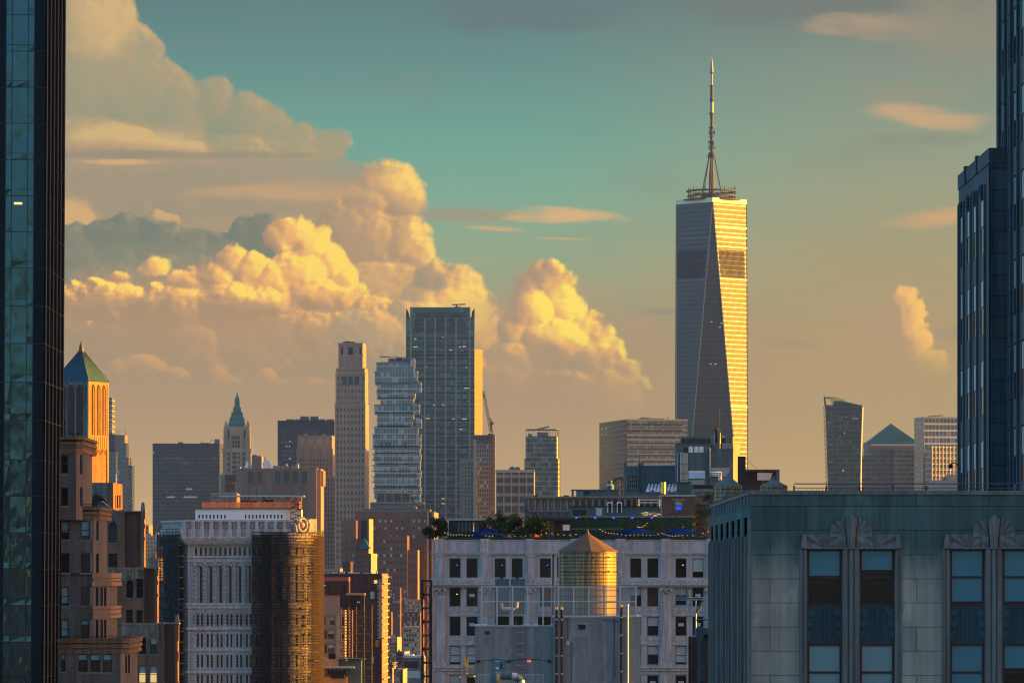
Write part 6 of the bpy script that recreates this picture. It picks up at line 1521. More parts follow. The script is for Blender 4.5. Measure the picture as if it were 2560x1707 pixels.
    px = lambda face_x, p: face_x * F / (p - CX)
    strips = [(237.5 - px(22.1, a), 237.5 - px(22.1, b)) for a, b in ((2401, 2408), (2417.5, 2425.5), (2433.5, 2441.5), (2451.5, 2460.5))]
    m = MB().wall(fw, 0, fw.L, zr, lo_top, [(a, b, zr, Z(458, 222)) for a, b in strips], .35); m.box(22.5, 30, 222.4, 237.5, zr, lo_top)
    t.part('low_wall', m, 'tower_stone'); t.part('low_front', MB().fbox(ff, 0, ff.L, zr, lo_top, -.4, 0), 'tower_ashlar')
    t.part('low_coping', MB().fbox(fw, 0, fw.L, lo_top - .7, lo_top, -.4, .05).fbox(ff, -.02, ff.L, lo_top - .7, lo_top, -.4, .04), 'tower_stone')
    for q in (3.8, 9.5): t.part('low_coping', MB().fbox(fw, q, q + .5, lo_top - .7, lo_top + .12, -.4, .12), 'tower_stone')
    fz = 204 / F * 222
    def strip(face, a, b, ztop, zbot, tops, wmat, nm):
        for k, z in enumerate(tops):
            h = 1.26
            if z - 2 * h < zbot: continue
            t.part('window', MB().fbox(face, a, b, z - 2 * h, z, -.33, -.03), 'window_dark')
            t.part('blind', MB().fbox(face, a + .08, b - .08, z - h, z - .06, -.03, -.022), wmat)
            t.part('spandrel', MB().fbox(face, a, b, z - fz + .0, z - 2 * h, -.33, -.012), 'spandrel_metal')
            t.part('glazing_bar', MB().fbox(face, a, b, z - h - .05, z - h, -.03, -.012), 'steel_black')
    for i, (a, b) in enumerate(strips):
        tops = [Z(484, 222) - k * fz for k in range(4)]
        strip(fw, a, b, Z(458, 222), zr, tops, 'blind_pale', i)
        t.part('spandrel', MB().fbox(fw, a, b, Z(484, 222), Z(458, 222), -.33, -.012), 'spandrel_metal')
        m = MB(); c = (a + b) / 2; zt = Z(484, 222)
        for sg in (-1, 1): m.tube([fw.p(c, zt, .03), fw.p(c + sg * .55, zt + .62, .06)], .09, 5)
        t.part('chevron', m, 'tower_ashlar')
    for s in [0.3] + [b + .55 for a, b in strips]: t.part('low_pier', MB().fbox(fw, s, s + .28, zr, Z(452, 222), 0, .10), 'tower_stone')
    fu = Face(0, 0, 0, 0, xy=((22.9, 227), (22.9, 204))); up = Z(-160, 222)
    su = [(227 - px(22.9, a), 227 - px(22.9, b)) for a, b in ((2493.5, 2497), (2504.5, 2511.5), (2520.5, 2527.5), (2534, 2542), (2553, 2561))]
    m = MB().wall(fu, 0, fu.L, zr, up, [(a, b, zr, up - .5) for a, b in su], .35); m.box(23.3, 52, 204.4, 226.9, 0, up); t.part('wall', m, 'tower_stone')
    t.part('wall', MB().box(22.9, 52, 203.9, 204.4, 0, up), 'tower_stone')
    for a, b in su: strip(fu, a, b, up, zr, [Z(36 + 208 * 0, 220.5) + 2 * 3.85 - k * 3.82 for k in range(-1, 10)], 'blind_grey', 0)
    fo = Face(0, 0, 0, 0, xy=((22.9, 203.9), (52, 203.9)))
    panels(t, fo, [(q, q + 1.3, z, z + 2.3) for q in frange(2, 26, 9) for z in [92 + 3.82 * k for k in range(8)]], 'window_dark', 'front_window', .03, ('blind_grey', .35))
    for i in range(len(su) - 1):
        c = (su[i][1] + su[i + 1][0]) / 2; t.part('pier', MB().fbox(fu, c - .22, c + .22, zr, up, 0, .12), 'tower_ashlar')
    t.part('wall_lamp', MB().tube([fw.p(.8, Z(1144, 222), .1), fw.p(.8, Z(1138, 222), .3), fw.p(.6, Z(1140, 222), .42)], .03, 5).ball(fw.p(.55, Z(1146, 222), .45), .12), 'steel_black')
deco()
# ---------------------------------------------------------------- building blocks for the middle distance and the skyline
def block(th, d, xl, xr, yt, mat, side=0, depth=30.0, name='wall', z0=0.0, roof=True, smat=None):
    """an upright block: front from picture column xl to xr, and a flank taking `side` more columns (right if > 0, left if < 0)"""
    w = abs(side) / F * d; psi = math.asin(min(.9, w / depth))
    fw = (xr - xl) / F * d; dd = fw * math.tan(psi)
    if side >= 0:
        a, b = (X(xl, d), d + dd), (X(xr, d), d); c = (b[0] + w, d + depth * math.cos(psi)); e = (a[0] + w, a[1] + depth * math.cos(psi))
    else:
        a, b = (X(xl, d), d), (X(xr, d), d + dd); c = (b[0] - w, b[1] + depth * math.cos(psi)); e = (a[0] - w, d + depth * math.cos(psi))
    zt = Z(yt, d)
    f = Face(0, 0, 0, 0, xy=(a, b)); s = Face(0, 0, 0, 0, xy=((b, c) if side >= 0 else (e, a)))
    m = MB().prism([a, b, c, e], z0, zt)
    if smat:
        th.part(name, m, mat); th.part('flank', MB().fbox(s, 0, s.L, z0, zt, -.5, .15), smat)  # separate flank finish, mostly paler where sunlit: light put into colour
    else: th.part(name, m, mat)
    return f, s
def building(name, label, cat, d, x, group=None): return Thing(name, label, cat, (X(x, d), d, 0), group)
def face_windows(th, f, x0, x1, nx, ys, w, h, mat='far_window', name='window', alt=None, seed=1, dep=.06):
    panels(th, f, grid_rects(frange(x0, x1, nx), w, ys, h, f), mat, name, dep, alt, seed)
def roof_boxes(th, d, items, mat='far_plant'):
    for x0, x1, y0, y1 in items: th.part('roof_unit', MB().box(X(x0, d), X(x1, d), d + 8, d + 8 + max(4, (x1 - x0) / F * d), Z(y1, d), Z(y0, d)), mat)
glassy('far_window', (.02, .026, .034), .15, .6)
glassy('far_window_pale', (.40, .40, .38), .3, .6)
plain('far_plant', (.12, .12, .12), .7, var=.3, scale=.1)
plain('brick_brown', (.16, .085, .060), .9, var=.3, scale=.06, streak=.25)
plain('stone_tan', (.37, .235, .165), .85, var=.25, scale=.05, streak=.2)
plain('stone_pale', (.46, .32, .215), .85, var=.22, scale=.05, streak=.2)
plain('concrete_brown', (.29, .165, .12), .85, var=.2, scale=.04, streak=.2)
plain('roof_red', (.34, .09, .06), .8, var=.2)

# ---------------------------------------------------------------- dark red corner building with quoins, and its beige neighbour
def avenue():
    d = 980; Zd = lambda y: Z(y, d)
    th = building('red_corner_building', 'dark red brick corner building with pale toothed quoins and a sunlit flank', 'building', d, 900)
    brick('brick_wine', (.11, .050, .045), (.085, .042, .040), (.08, .05, .05), .5, .16, .02, streak=.3, var=.4)
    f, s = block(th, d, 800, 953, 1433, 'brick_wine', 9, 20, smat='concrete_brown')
    m = MB()
    for i, y in enumerate(range(1446, 1596, 5)): m.fbox(f, f.L - (.75 if i % 2 else .5), f.L + .02, Zd(y + 5), Zd(y), -.2, .10)
    th.part('quoins', m, 'stone_sill')
    th.part('corner_turret', MB().fbox(f, f.S(954), f.L + .3, Zd(1455), Zd(1437), -.6, .4), 'stone_sill')
    hs = [f.rect(x - w / 2, y0, x + w / 2, y1) for x, w, y0, y1 in ((931, 10, 1478, 1496), (933, 4, 1510, 1524), (933, 4, 1540, 1552), (932, 4, 1568, 1582), (943, 9, 1599, 1616), (931, 5, 1599, 1616), (932, 5, 1640, 1656), (945, 6, 1460, 1470))]
    panels(th, f, hs, 'window_glass', 'window', .08, ('blind_teal', .3))
    for y in (1474, 1618): th.part('string_course', MB().fbox(f, 0, f.L, Zd(y + 2), Zd(y), 0, .2), 'brick_wine')
    r = f.rect(926, 1444, 948, 1459); th.part('roof_lamp', MB().fbox(f, f.S(935), f.S(943), Zd(1458), Zd(1449), -.4, .05), 'room_warm'); th.part('roof_recess', MB().fbox(f, r[0], r[1], r[2], r[3], -.5, .03), 'window_dark')
    sm = MB(); rnd = random.Random(5)
    for i, y in enumerate(range(1440, 1760, 17)): sm.fbox(s, 0, s.L, Zd(y + 3), Zd(y), 0, rnd.choice((.25, .6, .4)))
    th.part('flank_cornice', sm, 'stone_pale')
    panels(th, s, [(q, q + 1.6, Zd(y + 11), Zd(y)) for y in range(1446, 1720, 17) for q in (4, 11, 18, 25)], 'window_dark', 'flank_window', .05)
    for x0, x1, y0 in ((845, 858, 1428), (880, 895, 1430), (924, 926, 1424), (938, 941, 1426), (829, 838, 1429), (868, 876, 1428), (905, 922, 1431)): th.part('roof_unit', MB().box(X(x0, d), X(x1, d), d + 5, d + 8, Zd(1434), Zd(y0)), 'ac_grey')
    D = 955; f = Face(796, D, 857, D)
    th = building('red_roof_house', 'small dark red rooftop house with a bright red roof edge beside the scaffolded corner', 'house', D, 826)
    th.part('wall', MB().fbox(f, 0, f.L * 1.25, 0, Z(1452, D), -8, 0), 'brick_wine'); th.part('roof_edge', MB().fbox(f, 0, f.S(872), Z(1452, D), Z(1442, D), -8, .2), 'roof_red')
    for r in (f.rect(803, 1459, 816, 1469), f.rect(823, 1462, 865, 1484)): th.part('window', MB().fbox(f, *r, -.1, .06), 'window_dark')
    th.part('window_blind', MB().fbox(f, *f.rect(804, 1461, 815, 1464), .06, .08), 'white_paint')
    for x in range(824, 866, 6): th.part('window_bar', MB().fbox(f, f.S(x) - .06, f.S(x) + .06, Z(1486, D), Z(1460, D), .06, .14), 'steel_black')
    D = 930; f = Face(798, D, 862, D)
    th = building('beige_building', 'beige stone building with paired windows and a blank upper wall beside rust brown scaffolding', 'building', D, 830)
    rows = ((1541, 1561, (804, 814), (825, 836)), (1575, 1596, (804, 818), (820, 835)), (1610, 1632, (804, 818), (820, 835)), (1541, 1561, (855, 861), (855, 861)), (1576, 1596, (855, 861), (855, 861)))
    hs = [f.rect(a, y0, b, y1) for y0, y1, p, q in rows for a, b in ((p, q) if p != q else (p,))]
    m = MB().wall(f, 0, f.L, 0, Z(1488, D), hs, .3); m.fbox(f, 0, f.L, 0, Z(1488, D) - .02, -9, -.32); th.part('wall', m, 'stone_tan')
    for i, r in enumerate(hs): sash_window(th, f, r, dep=.22, blind=.4 if i % 2 else None, bmat='blind_pale', fw=.07)
    for y in (1534, 1566, 1602): th.part('cornice', MB().fbox(f, 0, f.L, Z(y + 3, D), Z(y, D), 0, .25), 'stone_tan')
    th.part('pilaster', MB().fbox(f, f.S(840), f.S(849), Z(1640, D), Z(1535, D), 0, .15), 'stone_pale'); th.part('parapet', MB().fbox(f, 0, f.L, Z(1490, D), Z(1487, D), -.5, .1), 'roof_red')
    D = 915; f = Face(848, D, 912, D); th = building('netted_roof_works', 'black netted rooftop works with a pale deck above brown scaffolding', 'roof works', D, 880)
    th.part('box', MB().fbox(f, f.S(850), f.S(910), Z(1524, D), Z(1487, D), -5, 0), 'steel_black'); th.part('deck', MB().fbox(f, f.S(865), f.L, Z(1487, D), Z(1482, D), -5, .3), 'stone_tan')
    for x in (857, 872, 890, 902): th.part('post', MB().fbox(f, f.S(x), f.S(x) + .15, Z(1524, D), Z(1487, D), .0, .2), 'scaffold_steel')
    th.part('light_strip', MB().fbox(f, f.S(893), f.S(900), Z(1506, D), Z(1503, D), .0, .1), 'white_paint')
    path = [(X(853, 905), 905), (X(930, 905), 905)]
    scaffold('scaffolding', 'rust brown scaffolding in front of the dark red corner building', path, Z(1760, 905), Z(1522, 905), 1.2, 1.6, None, [], None)
    solo('flagpole', 'pale upright flagpole in front of the rust brown scaffolding', 'pole', MB().tube([(X(881, 890), 890, Z(1760, 890)), (X(881, 890), 890, Z(1524, 890))], .09, 6), 'stone_pinkish', (X(881, 890), 890, 0))
    D = 880; f = Face(790, D, 912, D)
    th = building('bracket_cornice_house', 'low beige house with a heavy black bracketed cornice at the foot of the scaffolding', 'house', D, 846)
    th.part('wall', MB().fbox(f, 0, f.S(846), 0, Z(1646, D), -6, 0), 'stone_tan'); th.part('wall', MB().fbox(f, f.S(800), f.S(868), 0, Z(1690, D), 0, 1.2), 'stone_tan')
    th.part('side_wall', MB().fbox(f, f.S(846), f.S(903), 0, Z(1647, D), -6, -.3), 'duct_teal'); th.part('roof_edge', MB().fbox(f, f.S(846), f.S(911), Z(1648, D), Z(1645, D), -6, .4), 'copper_green')
    for y0, y1, a, b, o in ((1664, 1669, 806, 887, 2.6), (1669, 1674, 812, 878, 2.2), (1674, 1683, 820, 868, 1.9), (1683, 1694, 828, 862, 1.5)): th.part('cornice', MB().fbox(f, f.S(a), f.S(b), Z(y1, D), Z(y0, D), 0, o), 'steel_black' if y0 > 1664 else 'galvanised')
    for x in range(815, 880, 10): th.part('bracket', MB().fbox(f, f.S(x), f.S(x + 4), Z(1676, D), Z(1670, D), 2.1, 2.4), 'duct_teal')
    th.part('roof_light', MB().ball((X(866, D), D, Z(1648, D)), .3), 'white_paint'); th.part('roof_cabin', MB().fbox(f, f.S(821), f.S(838), Z(1646, D), Z(1633, D), -4, .1), 'window_dark')
avenue()

# ---------------------------------------------------------------- the avenue's canyon and low town beyond
def canyon():
    rnd = random.Random(77)
    d = 2000
    th = building('pyramid_roof_apartments', 'slender dark apartment tower with a small green pyramid roof and gold lit edges', 'apartment tower', d, 915)
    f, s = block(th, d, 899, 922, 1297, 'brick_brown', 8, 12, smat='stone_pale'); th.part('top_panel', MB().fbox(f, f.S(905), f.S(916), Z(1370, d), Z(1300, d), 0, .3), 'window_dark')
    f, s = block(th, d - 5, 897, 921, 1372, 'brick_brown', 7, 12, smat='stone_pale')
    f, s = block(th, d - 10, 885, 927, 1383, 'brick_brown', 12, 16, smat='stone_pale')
    face_windows(th, f, 889, 923, 6, [1392, 1404, 1416, 1428, 1440], 2.6, 5, 'far_window')
    c = (X(912, d), d - 4); zt = Z(1371, d); w = 2.6; rf = MB().add([(c[0] - w, c[1] - w, zt), (c[0] + w * .8, c[1] - w, zt), (c[0] + w * 1.05, c[1] + w, zt), (c[0] - w * .8, c[1] + w, zt), (c[0], c[1], Z(1343, d))], [(0, 1, 4), (1, 2, 4), (2, 3, 4), (3, 0, 4)])
    th.part('roof', rf, 'copper_green')
    d = 2100
    th = building('dark_shoulder_block', 'plain dark block beside the slender tower with the green pyramid roof', 'building', d, 867); block(th, d, 857, 876, 1403, 'brick_wine', 3, 20); 
    # telephone exchange
    d = 3250
    th = building('brick_exchange', 'massive stepped brown brick office block with gold lit corners behind the small green pyramid', 'office block', d, 975)
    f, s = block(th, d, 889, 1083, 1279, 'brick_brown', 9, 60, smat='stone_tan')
    roof_boxes(th, d, [(905, 1075, 1271, 1280), (930, 1040, 1265, 1272), (1000, 1020, 1260, 1266)])
    face_windows(th, f, 908, 1062, 12, [1302, 1320, 1340], 4.2, 6, 'far_window_pale', alt=('far_window', .6), seed=3)
    g, s2 = block(th, d - 30, 854, 890, 1300, 'brick_brown', 4, 60); face_windows(th, g, 866, 884, 2, [1353, 1370, 1388, 1404], 4, 7, 'far_window_pale', alt=('far_window', .5), seed=4)
    g, s2 = block(th, d - 40, 937, 1018, 1339, 'brick_brown', 3, 40); face_windows(th, g, 944, 1012, 9, [1353, 1371, 1388, 1406, 1424, 1442, 1460, 1478, 1496, 1514, 1532], 4.4, 7, 'far_window', alt=('far_window_pale', .3), seed=5)
    g, s2 = block(th, d - 36, 1018, 1044, 1374, 'brick_brown', 2, 40, smat='stone_tan'); face_windows(th, g, 1024, 1040, 3, [1392, 1412, 1432, 1452], 3.4, 6, 'far_window', alt=('far_window_pale', .25), seed=6)
    for x0, x1 in ((1068, 1072), (1080, 1086)): th.part('corner_pier', MB().fbox(f, f.S(x0), f.S(x1), 0, Z(1279, d), 0, 3), 'stone_tan')  # paler strips paint in the sunlit corner edges
    d = 1800
    th = building('white_grid_flats', 'small pale block of flats with a grid of white bars low in the street canyon', 'flats', d, 1030)
    f, s = block(th, d, 1006, 1052, 1566, 'stone_tan', 2, 20); face_windows(th, f, 1012, 1046, 6, [1575, 1587, 1599, 1611, 1622, 1634], 4.4, 5.4, 'far_window', alt=('far_window_pale', .3))
    for x in (1009, 1024, 1036, 1048): th.part('chimney', MB().box(X(x, d), X(x + 3, d), d + 2, d + 4, Z(1566, d), Z(1556, d)), 'stone_pale')
    d = 1250
    th = building('glass_penthouse_block', 'small pale blue glazed block low in the street canyon beside the lattice frame', 'building', d, 1030)
    f, s = block(th, d, 1009, 1060, 1642, 'loft_render', 2, 16); th.part('glazing', MB().fbox(f, f.S(1012), f.S(1046), Z(1668, d), Z(1652, d), 0, .1), 'window_glass'); th.part('glazing', MB().fbox(f, f.S(1012), f.S(1050), Z(1694, d), Z(1676, d), 0, .1), 'blind_teal'); th.part('roof_edge', MB().fbox(f, 0, f.L, Z(1643, d), Z(1638, d), -8, .3), 'galvanised'); th.part('parapet', MB().fbox(f, 0, f.S(1034), Z(1638, d), Z(1634, d), -4, 0), 'white_paint')
    # side street houses stepping away
    data = [(962, 978, 1530, 1500, 1, 'brick_brown', 'tall narrow brown house just past the sunlit flank of the red corner building'), (974, 992, 1592, 1420, 8, 'stone_tan', 'tan house with one gold lit edge in the street canyon'),
            (990, 1010, 1628, 1300, 10, 'brick_brown', 'brown house with a gold lit edge below the white grid flats'), (966, 980, 1655, 1150, 6, 'brick_wine', 'low wine red house at the foot of the street canyon'),
            (984, 1006, 1672, 1100, 7, 'stone_tan', 'lowest tan house in the street canyon'), (1004, 1050, 1528, 2300, 3, 'brick_brown', 'dim brown block above the white grid flats'),
            (1012, 1056, 1498, 2700, 3, 'stone_tan', 'hazy tan block behind the dim brown one above the white grid flats'), (956, 1000, 1468, 2800, 2, 'brick_brown', 'hazy brown block past the sunlit flank of the red corner building')]
    for i, (a, b, y, d, sd, mt, l) in enumerate(data):
        th = building('town_house', l, 'house', d, (a + b) / 2, 'houses of the street canyon'); f, s = block(th, d, a, b, y, mt, sd, max(14, sd * d / F * 1.3), smat='stone_pale' if sd > 4 else None)
        n = max(2, int((b - a) / 6)); face_windows(th, f, a + 3, b - 3, n, [y + 8 + 9 * k for k in range(8)], 3, 5, 'far_window', alt=('far_window_pale', .25), seed=i)
        th.part('water_tank_base', MB().box(X(a + 4, d), X(a + 9, d), d + 3, d + 5, Z(y, d), Z(y - 5, d)), 'far_plant')
    for px, d, y in ((972, 1240, 1700), (984, 1090, 1668), (994, 1060, 1690)): bush('street_tree', ['dark tree in the street canyon nearest the red corner building', 'dark rooftop shrub beside the lowest tan house', 'leafy tree at the very foot of the street canyon'][(972, 984, 994).index(px)], 'tree', (X(px, d), d, Z(y, d)), 1.6, 2.6, 260, .16, seed=px, group='trees of the street canyon')
    # little roof tank catching the sun between the scaffold and the gothic wing
    water_tank('water_tank', 'small sunlit roof tank between the rust brown wings and the black netted scaffolding', 388, 1150, 20, 1383, 1396, 1450, hoops=(1405, 1420, 1436), staves=24, legs=6, fin=3)
    d = 1160
    th = building('tank_house', 'pale narrow building under the small sunlit roof tank', 'building', d, 388); f, s = block(th, d, 366, 408, 1452, 'stone_tan', 4, 18, smat='stone_pale'); face_windows(th, f, 372, 404, 3, [1470, 1495, 1520, 1545, 1575, 1605, 1640, 1680], 6, 12, 'far_window', alt=('far_window_pale', .4))
    for i, (a, b, y, d, mt, l) in enumerate(((360, 398, 1338, 2600, 'stone_pale', 'hazy pale block between the rust brown wings and the wide dark slab'), (376, 420, 1366, 2100, 'stone_tan', 'hazy tan block under the domed hall'), (392, 414, 1328, 3300, 'stone_pale', 'pale hazy block with two roof boxes below the wide dark slab'), (404, 440, 1336, 3100, 'stone_tan', 'hazy tan block with a gold roof box beside the black netting'))):
        th = building('hazy_block', l, 'building', d, (a + b) / 2, 'hazy blocks of the low town'); f, s = block(th, d, a, b, y, mt, 2, 25); face_windows(th, f, a + 4, b - 4, 5, [y + 8 + 10 * k for k in range(6)], 3, 4, 'far_window', seed=i); roof_boxes(th, d, [(a + 6, a + 14, y - 6, y), (b - 12, b - 5, y - 8, y)], 'stone_tan')
    d = 2450; c = (X(397, d), d + 10); th = building('domed_hall', 'grey domed hall half hidden by the black netted scaffolding', 'hall', d, 397)
    th.part('drum', MB().lathe(*c, [(3.2, 0), (3.2, Z(1368, d)), (3.4, Z(1367, d))], 16), 'stone_tan'); th.part('dome', MB().lathe(*c, [(3.1, Z(1367, d)), (2.8, Z(1358, d)), (1.9, Z(1350, d)), (.9, Z(1346, d))], 16), 'duct_teal'); th.part('lantern', MB().lathe(*c, [(.9, Z(1346, d)), (.9, Z(1339, d)), (.3, Z(1335, d)), (.02, Z(1330, d))], 10), 'duct_teal')
    # blocks that close the horizon between the towers
    blk = [(318, 372, 1312, 4700, 'stone_tan', 'low hazy block at the foot of the gap beside the wide dark slab'), (1236, 1330, 1290, 2900, 'stone_tan', 'hazy tan block behind the rooftop shrubs'), (1330, 1420, 1300, 3000, 'brick_brown', 'hazy brown block behind the black pergola'), (1395, 1506, 1262, 4900, 'stone_tan', 'far low block under the gap between the rounded tower and the wide grey block'),
           (1860, 2070, 1250, 4900, 'stone_tan', 'far low block behind the art deco railing'), (2040, 2160, 1262, 3600, 'stone_pale', 'hazy pale block behind the art deco railing'), (540, 640, 1330, 3000, 'brick_brown', 'hazy brown block behind the white penthouse'), (730, 850, 1420, 2500, 'stone_tan', 'hazy tan block beyond the sunlit scaffold end')]
    for i, (a, b, y, d, mt, l) in enumerate(blk):
        th = building('hazy_block', l, 'building', d, (a + b) / 2, 'hazy blocks of the low town'); f, s = block(th, d, a, b, y, mt, 2, 40); face_windows(th, f, a + 4, b - 4, 12, [y + 8 + 10 * k for k in range(5)], 3, 4, 'far_window', seed=i)
canyon()
# ---------------------------------------------------------------- the skyline
plain('far_dark', (.014, .017, .022), .6, spec=.2, scale=.05)
curtain('supertall_glass', (.040, .042, .042), (.062, .058, .046), 4.08, .19, 1.52, .07, .66, .0, .42, .0, var=.3, blinds=0, spec=.6, cloudy=1.5)
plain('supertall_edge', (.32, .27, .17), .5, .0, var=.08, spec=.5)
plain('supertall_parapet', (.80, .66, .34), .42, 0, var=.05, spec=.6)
plain('spire_steel', (.07, .06, .05), .7, 0, var=.3, scale=.15)
plain('spire_pale', (.30, .26, .19), .5, .2, var=.2, scale=.15)
def supertall():
    d0 = 4200; hw = 31.0; cx = X(1782, d0); cy = d0 + hw
    th = Thing('supertall_tower', 'tallest glass skyscraper with tapering triangular faces, one blazing gold, and a needle spire', 'skyscraper', (cx, cy, 0))
    zt = Z(505, d0); zb = 57.0
    B = [(cx - hw, cy - hw), (cx + hw, cy - hw), (cx + hw, cy + hw), (cx - hw, cy + hw)]; T = [(cx, cy - hw), (cx + hw, cy), (cx, cy + hw), (cx - hw, cy)]
    th.part('base', MB().prism(B, 0, zb), 'supertall_glass')
    names = ['front', 'east', 'back', 'west']
    for i in range(4):
        a, b = B[i], B[(i + 1) % 4]; t = T[i]; tp = T[(i - 1) % 4]
        th.part('facet', MB().add([(*a, zb), (*b, zb), (*t, zt)], [(0, 1, 2)]), 'supertall_glass')
        th.part('facet', MB().add([(*a, zb), (*t, zt), (*tp, zt)], [(0, 1, 2)]), 'supertall_glass', label='sunlit golden facet' if i == 1 else None)
        th.part('edge', MB().tube([(*a, zb), (*t, zt)], .55, 4, False), 'supertall_edge'); th.part('edge', MB().tube([(*b, zb), (*t, zt)], .55, 4, False), 'supertall_edge')
    zp = Z(493.5, d0)
    th.part('parapet', MB().prism(T, zt, zp), 'supertall_parapet')
    # floors that stand out, and the louvred plant floors
    def at(i, z): # corner points of the facet that widens upwards between base corner i and top edge
        u = (z - zb) / (zt - zb); a = Vector(B[i]); return a.lerp(Vector(T[i - 1]), u), a.lerp(Vector(T[i]), u)
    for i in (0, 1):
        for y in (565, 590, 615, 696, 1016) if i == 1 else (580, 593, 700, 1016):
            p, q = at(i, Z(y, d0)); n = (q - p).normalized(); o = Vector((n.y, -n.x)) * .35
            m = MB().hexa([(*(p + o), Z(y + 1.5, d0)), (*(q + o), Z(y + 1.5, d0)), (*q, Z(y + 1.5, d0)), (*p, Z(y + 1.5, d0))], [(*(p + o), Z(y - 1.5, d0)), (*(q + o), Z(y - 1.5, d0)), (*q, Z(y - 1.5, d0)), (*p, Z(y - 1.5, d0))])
            th.part('floor_band', m, 'supertall_parapet' if i == 1 else 'far_window')  # bands pale gold on the sunlit facet, dark on the other: painted light
        for k in range(22):
            u0 = .06 + .88 * k / 22; u1 = u0 + .018; z0, z1 = Z(692, d0), Z(624, d0)
            (p0, q0), (p1, q1) = at(i, z0), at(i, z1); nn = Vector(((q0 - p0).normalized().y, -(q0 - p0).normalized().x)) * .3
            c = [p0.lerp(q0, u0), p0.lerp(q0, u1), p1.lerp(q1, u1), p1.lerp(q1, u0)]
            th.part('louvre', MB().add([(*(c[0] + nn), z0), (*(c[1] + nn), z0), (*(c[2] + nn), z1), (*(c[3] + nn), z1)], [(0, 1, 2, 3)]), 'far_dark')
    rnd = random.Random(9)
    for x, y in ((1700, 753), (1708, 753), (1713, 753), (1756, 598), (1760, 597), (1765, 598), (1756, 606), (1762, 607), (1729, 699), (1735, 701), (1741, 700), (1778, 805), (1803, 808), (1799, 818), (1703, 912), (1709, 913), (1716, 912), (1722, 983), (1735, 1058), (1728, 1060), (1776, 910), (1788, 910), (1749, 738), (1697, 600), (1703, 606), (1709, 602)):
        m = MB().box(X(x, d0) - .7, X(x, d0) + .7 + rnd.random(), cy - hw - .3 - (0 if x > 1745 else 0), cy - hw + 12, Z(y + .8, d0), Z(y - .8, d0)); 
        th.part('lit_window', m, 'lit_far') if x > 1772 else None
    # rooftop ring and mast
    c = (X(1783, d0), cy)
    for y, r in ((472, 62), (484, 60), (495, 57)):
        th.part('ring', MB().tube([(c[0] + r / F * d0 * math.cos(2 * math.pi * k / 32), c[1] + r / F * d0 * math.sin(2 * math.pi * k / 32), Z(y, d0)) for k in range(33)], .85, 5), 'spire_steel')
    for k in range(30):
        a = 2 * math.pi * k / 30; r = 59 / F * d0; th.part('ring_post', MB().tube([(c[0] + r * math.cos(a), c[1] + r * math.sin(a), Z(497, d0)), (c[0] + r * math.cos(a), c[1] + r * math.sin(a), Z(466 - rnd.random() * 7, d0))], .32, 4), 'spire_steel' if k % 4 else 'copper_gold')
    th.part('plinth', MB().lathe(*c, [(75 / F * d0, zp - 1), (75 / F * d0, Z(493, d0)), (30 / F * d0, Z(491, d0)), (28 / F * d0, Z(480, d0))], 16), 'spire_steel')
    pr = [(7.5, 480), (7, 440), (6.5, 430), (4, 395), (4, 382), (10, 382), (10, 378), (8, 377), (8, 374), (4, 373), (4, 310)]
    th.part('mast', MB().lathe(*c, [(w / F * d0, Z(y, d0)) for w, y in pr], 10), 'spire_steel')
    def seg(nm, x, mat): th.part(nm, MB().lathe(*c, [(w / F * d0, Z(y, d0)) for w, y in x], 10), mat)
    seg('mast', [(4.0, 312), (3.6, 300), (4.6, 282), (4.2, 275)], 'spire_steel'); seg('mast_sleeve', [(4.6, 275), (4.6, 247)], 'spire_pale'); seg('mast', [(4.2, 247), (3.8, 206)], 'spire_steel'); seg('mast_sleeve', [(2.4, 206), (2.4, 175)], 'spire_pale')
    seg('beacon', [(2.6, 176), (4.4, 171), (3.4, 155), (1.6, 142), (.3, 134)], 'spire_pale')
    for y, w in ((174, 4.2), (206, 5), (242, 6), (276, 7.5), (312, 8), (347, 9), (385, 11)): seg('collar', [(w, y + 1.6), (w, y - 1.6)], 'spire_steel')
    for k in range(48):
        a = rnd.uniform(0, 6.28); y = rnd.choice((326, 337, 353, 363)) + rnd.uniform(-4, 4); r = rnd.uniform(4, 9.5)
        p = (c[0] + r / F * d0 * math.cos(a), c[1] + r / F * d0 * math.sin(a)); th.part('aerial', MB().tube([(c[0], c[1], Z(y, d0)), (*p, Z(y, d0)), (*p, Z(y - 5, d0))], .28, 4), 'spire_steel')
    for a in (20, 140, 160, 260, -20, 200): 
        e = (c[0] + 26 / F * d0 * math.cos(R(a)), c[1] + 26 / F * d0 * math.sin(R(a))); g = (c[0] + 8 / F * d0 * math.cos(R(a)), c[1] + 8 / F * d0 * math.sin(R(a)))
        th.part('stay', MB().tube([(*e, Z(476, d0)), (*g, Z(388, d0))], .42, 5), 'spire_steel')
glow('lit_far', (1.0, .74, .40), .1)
supertall()

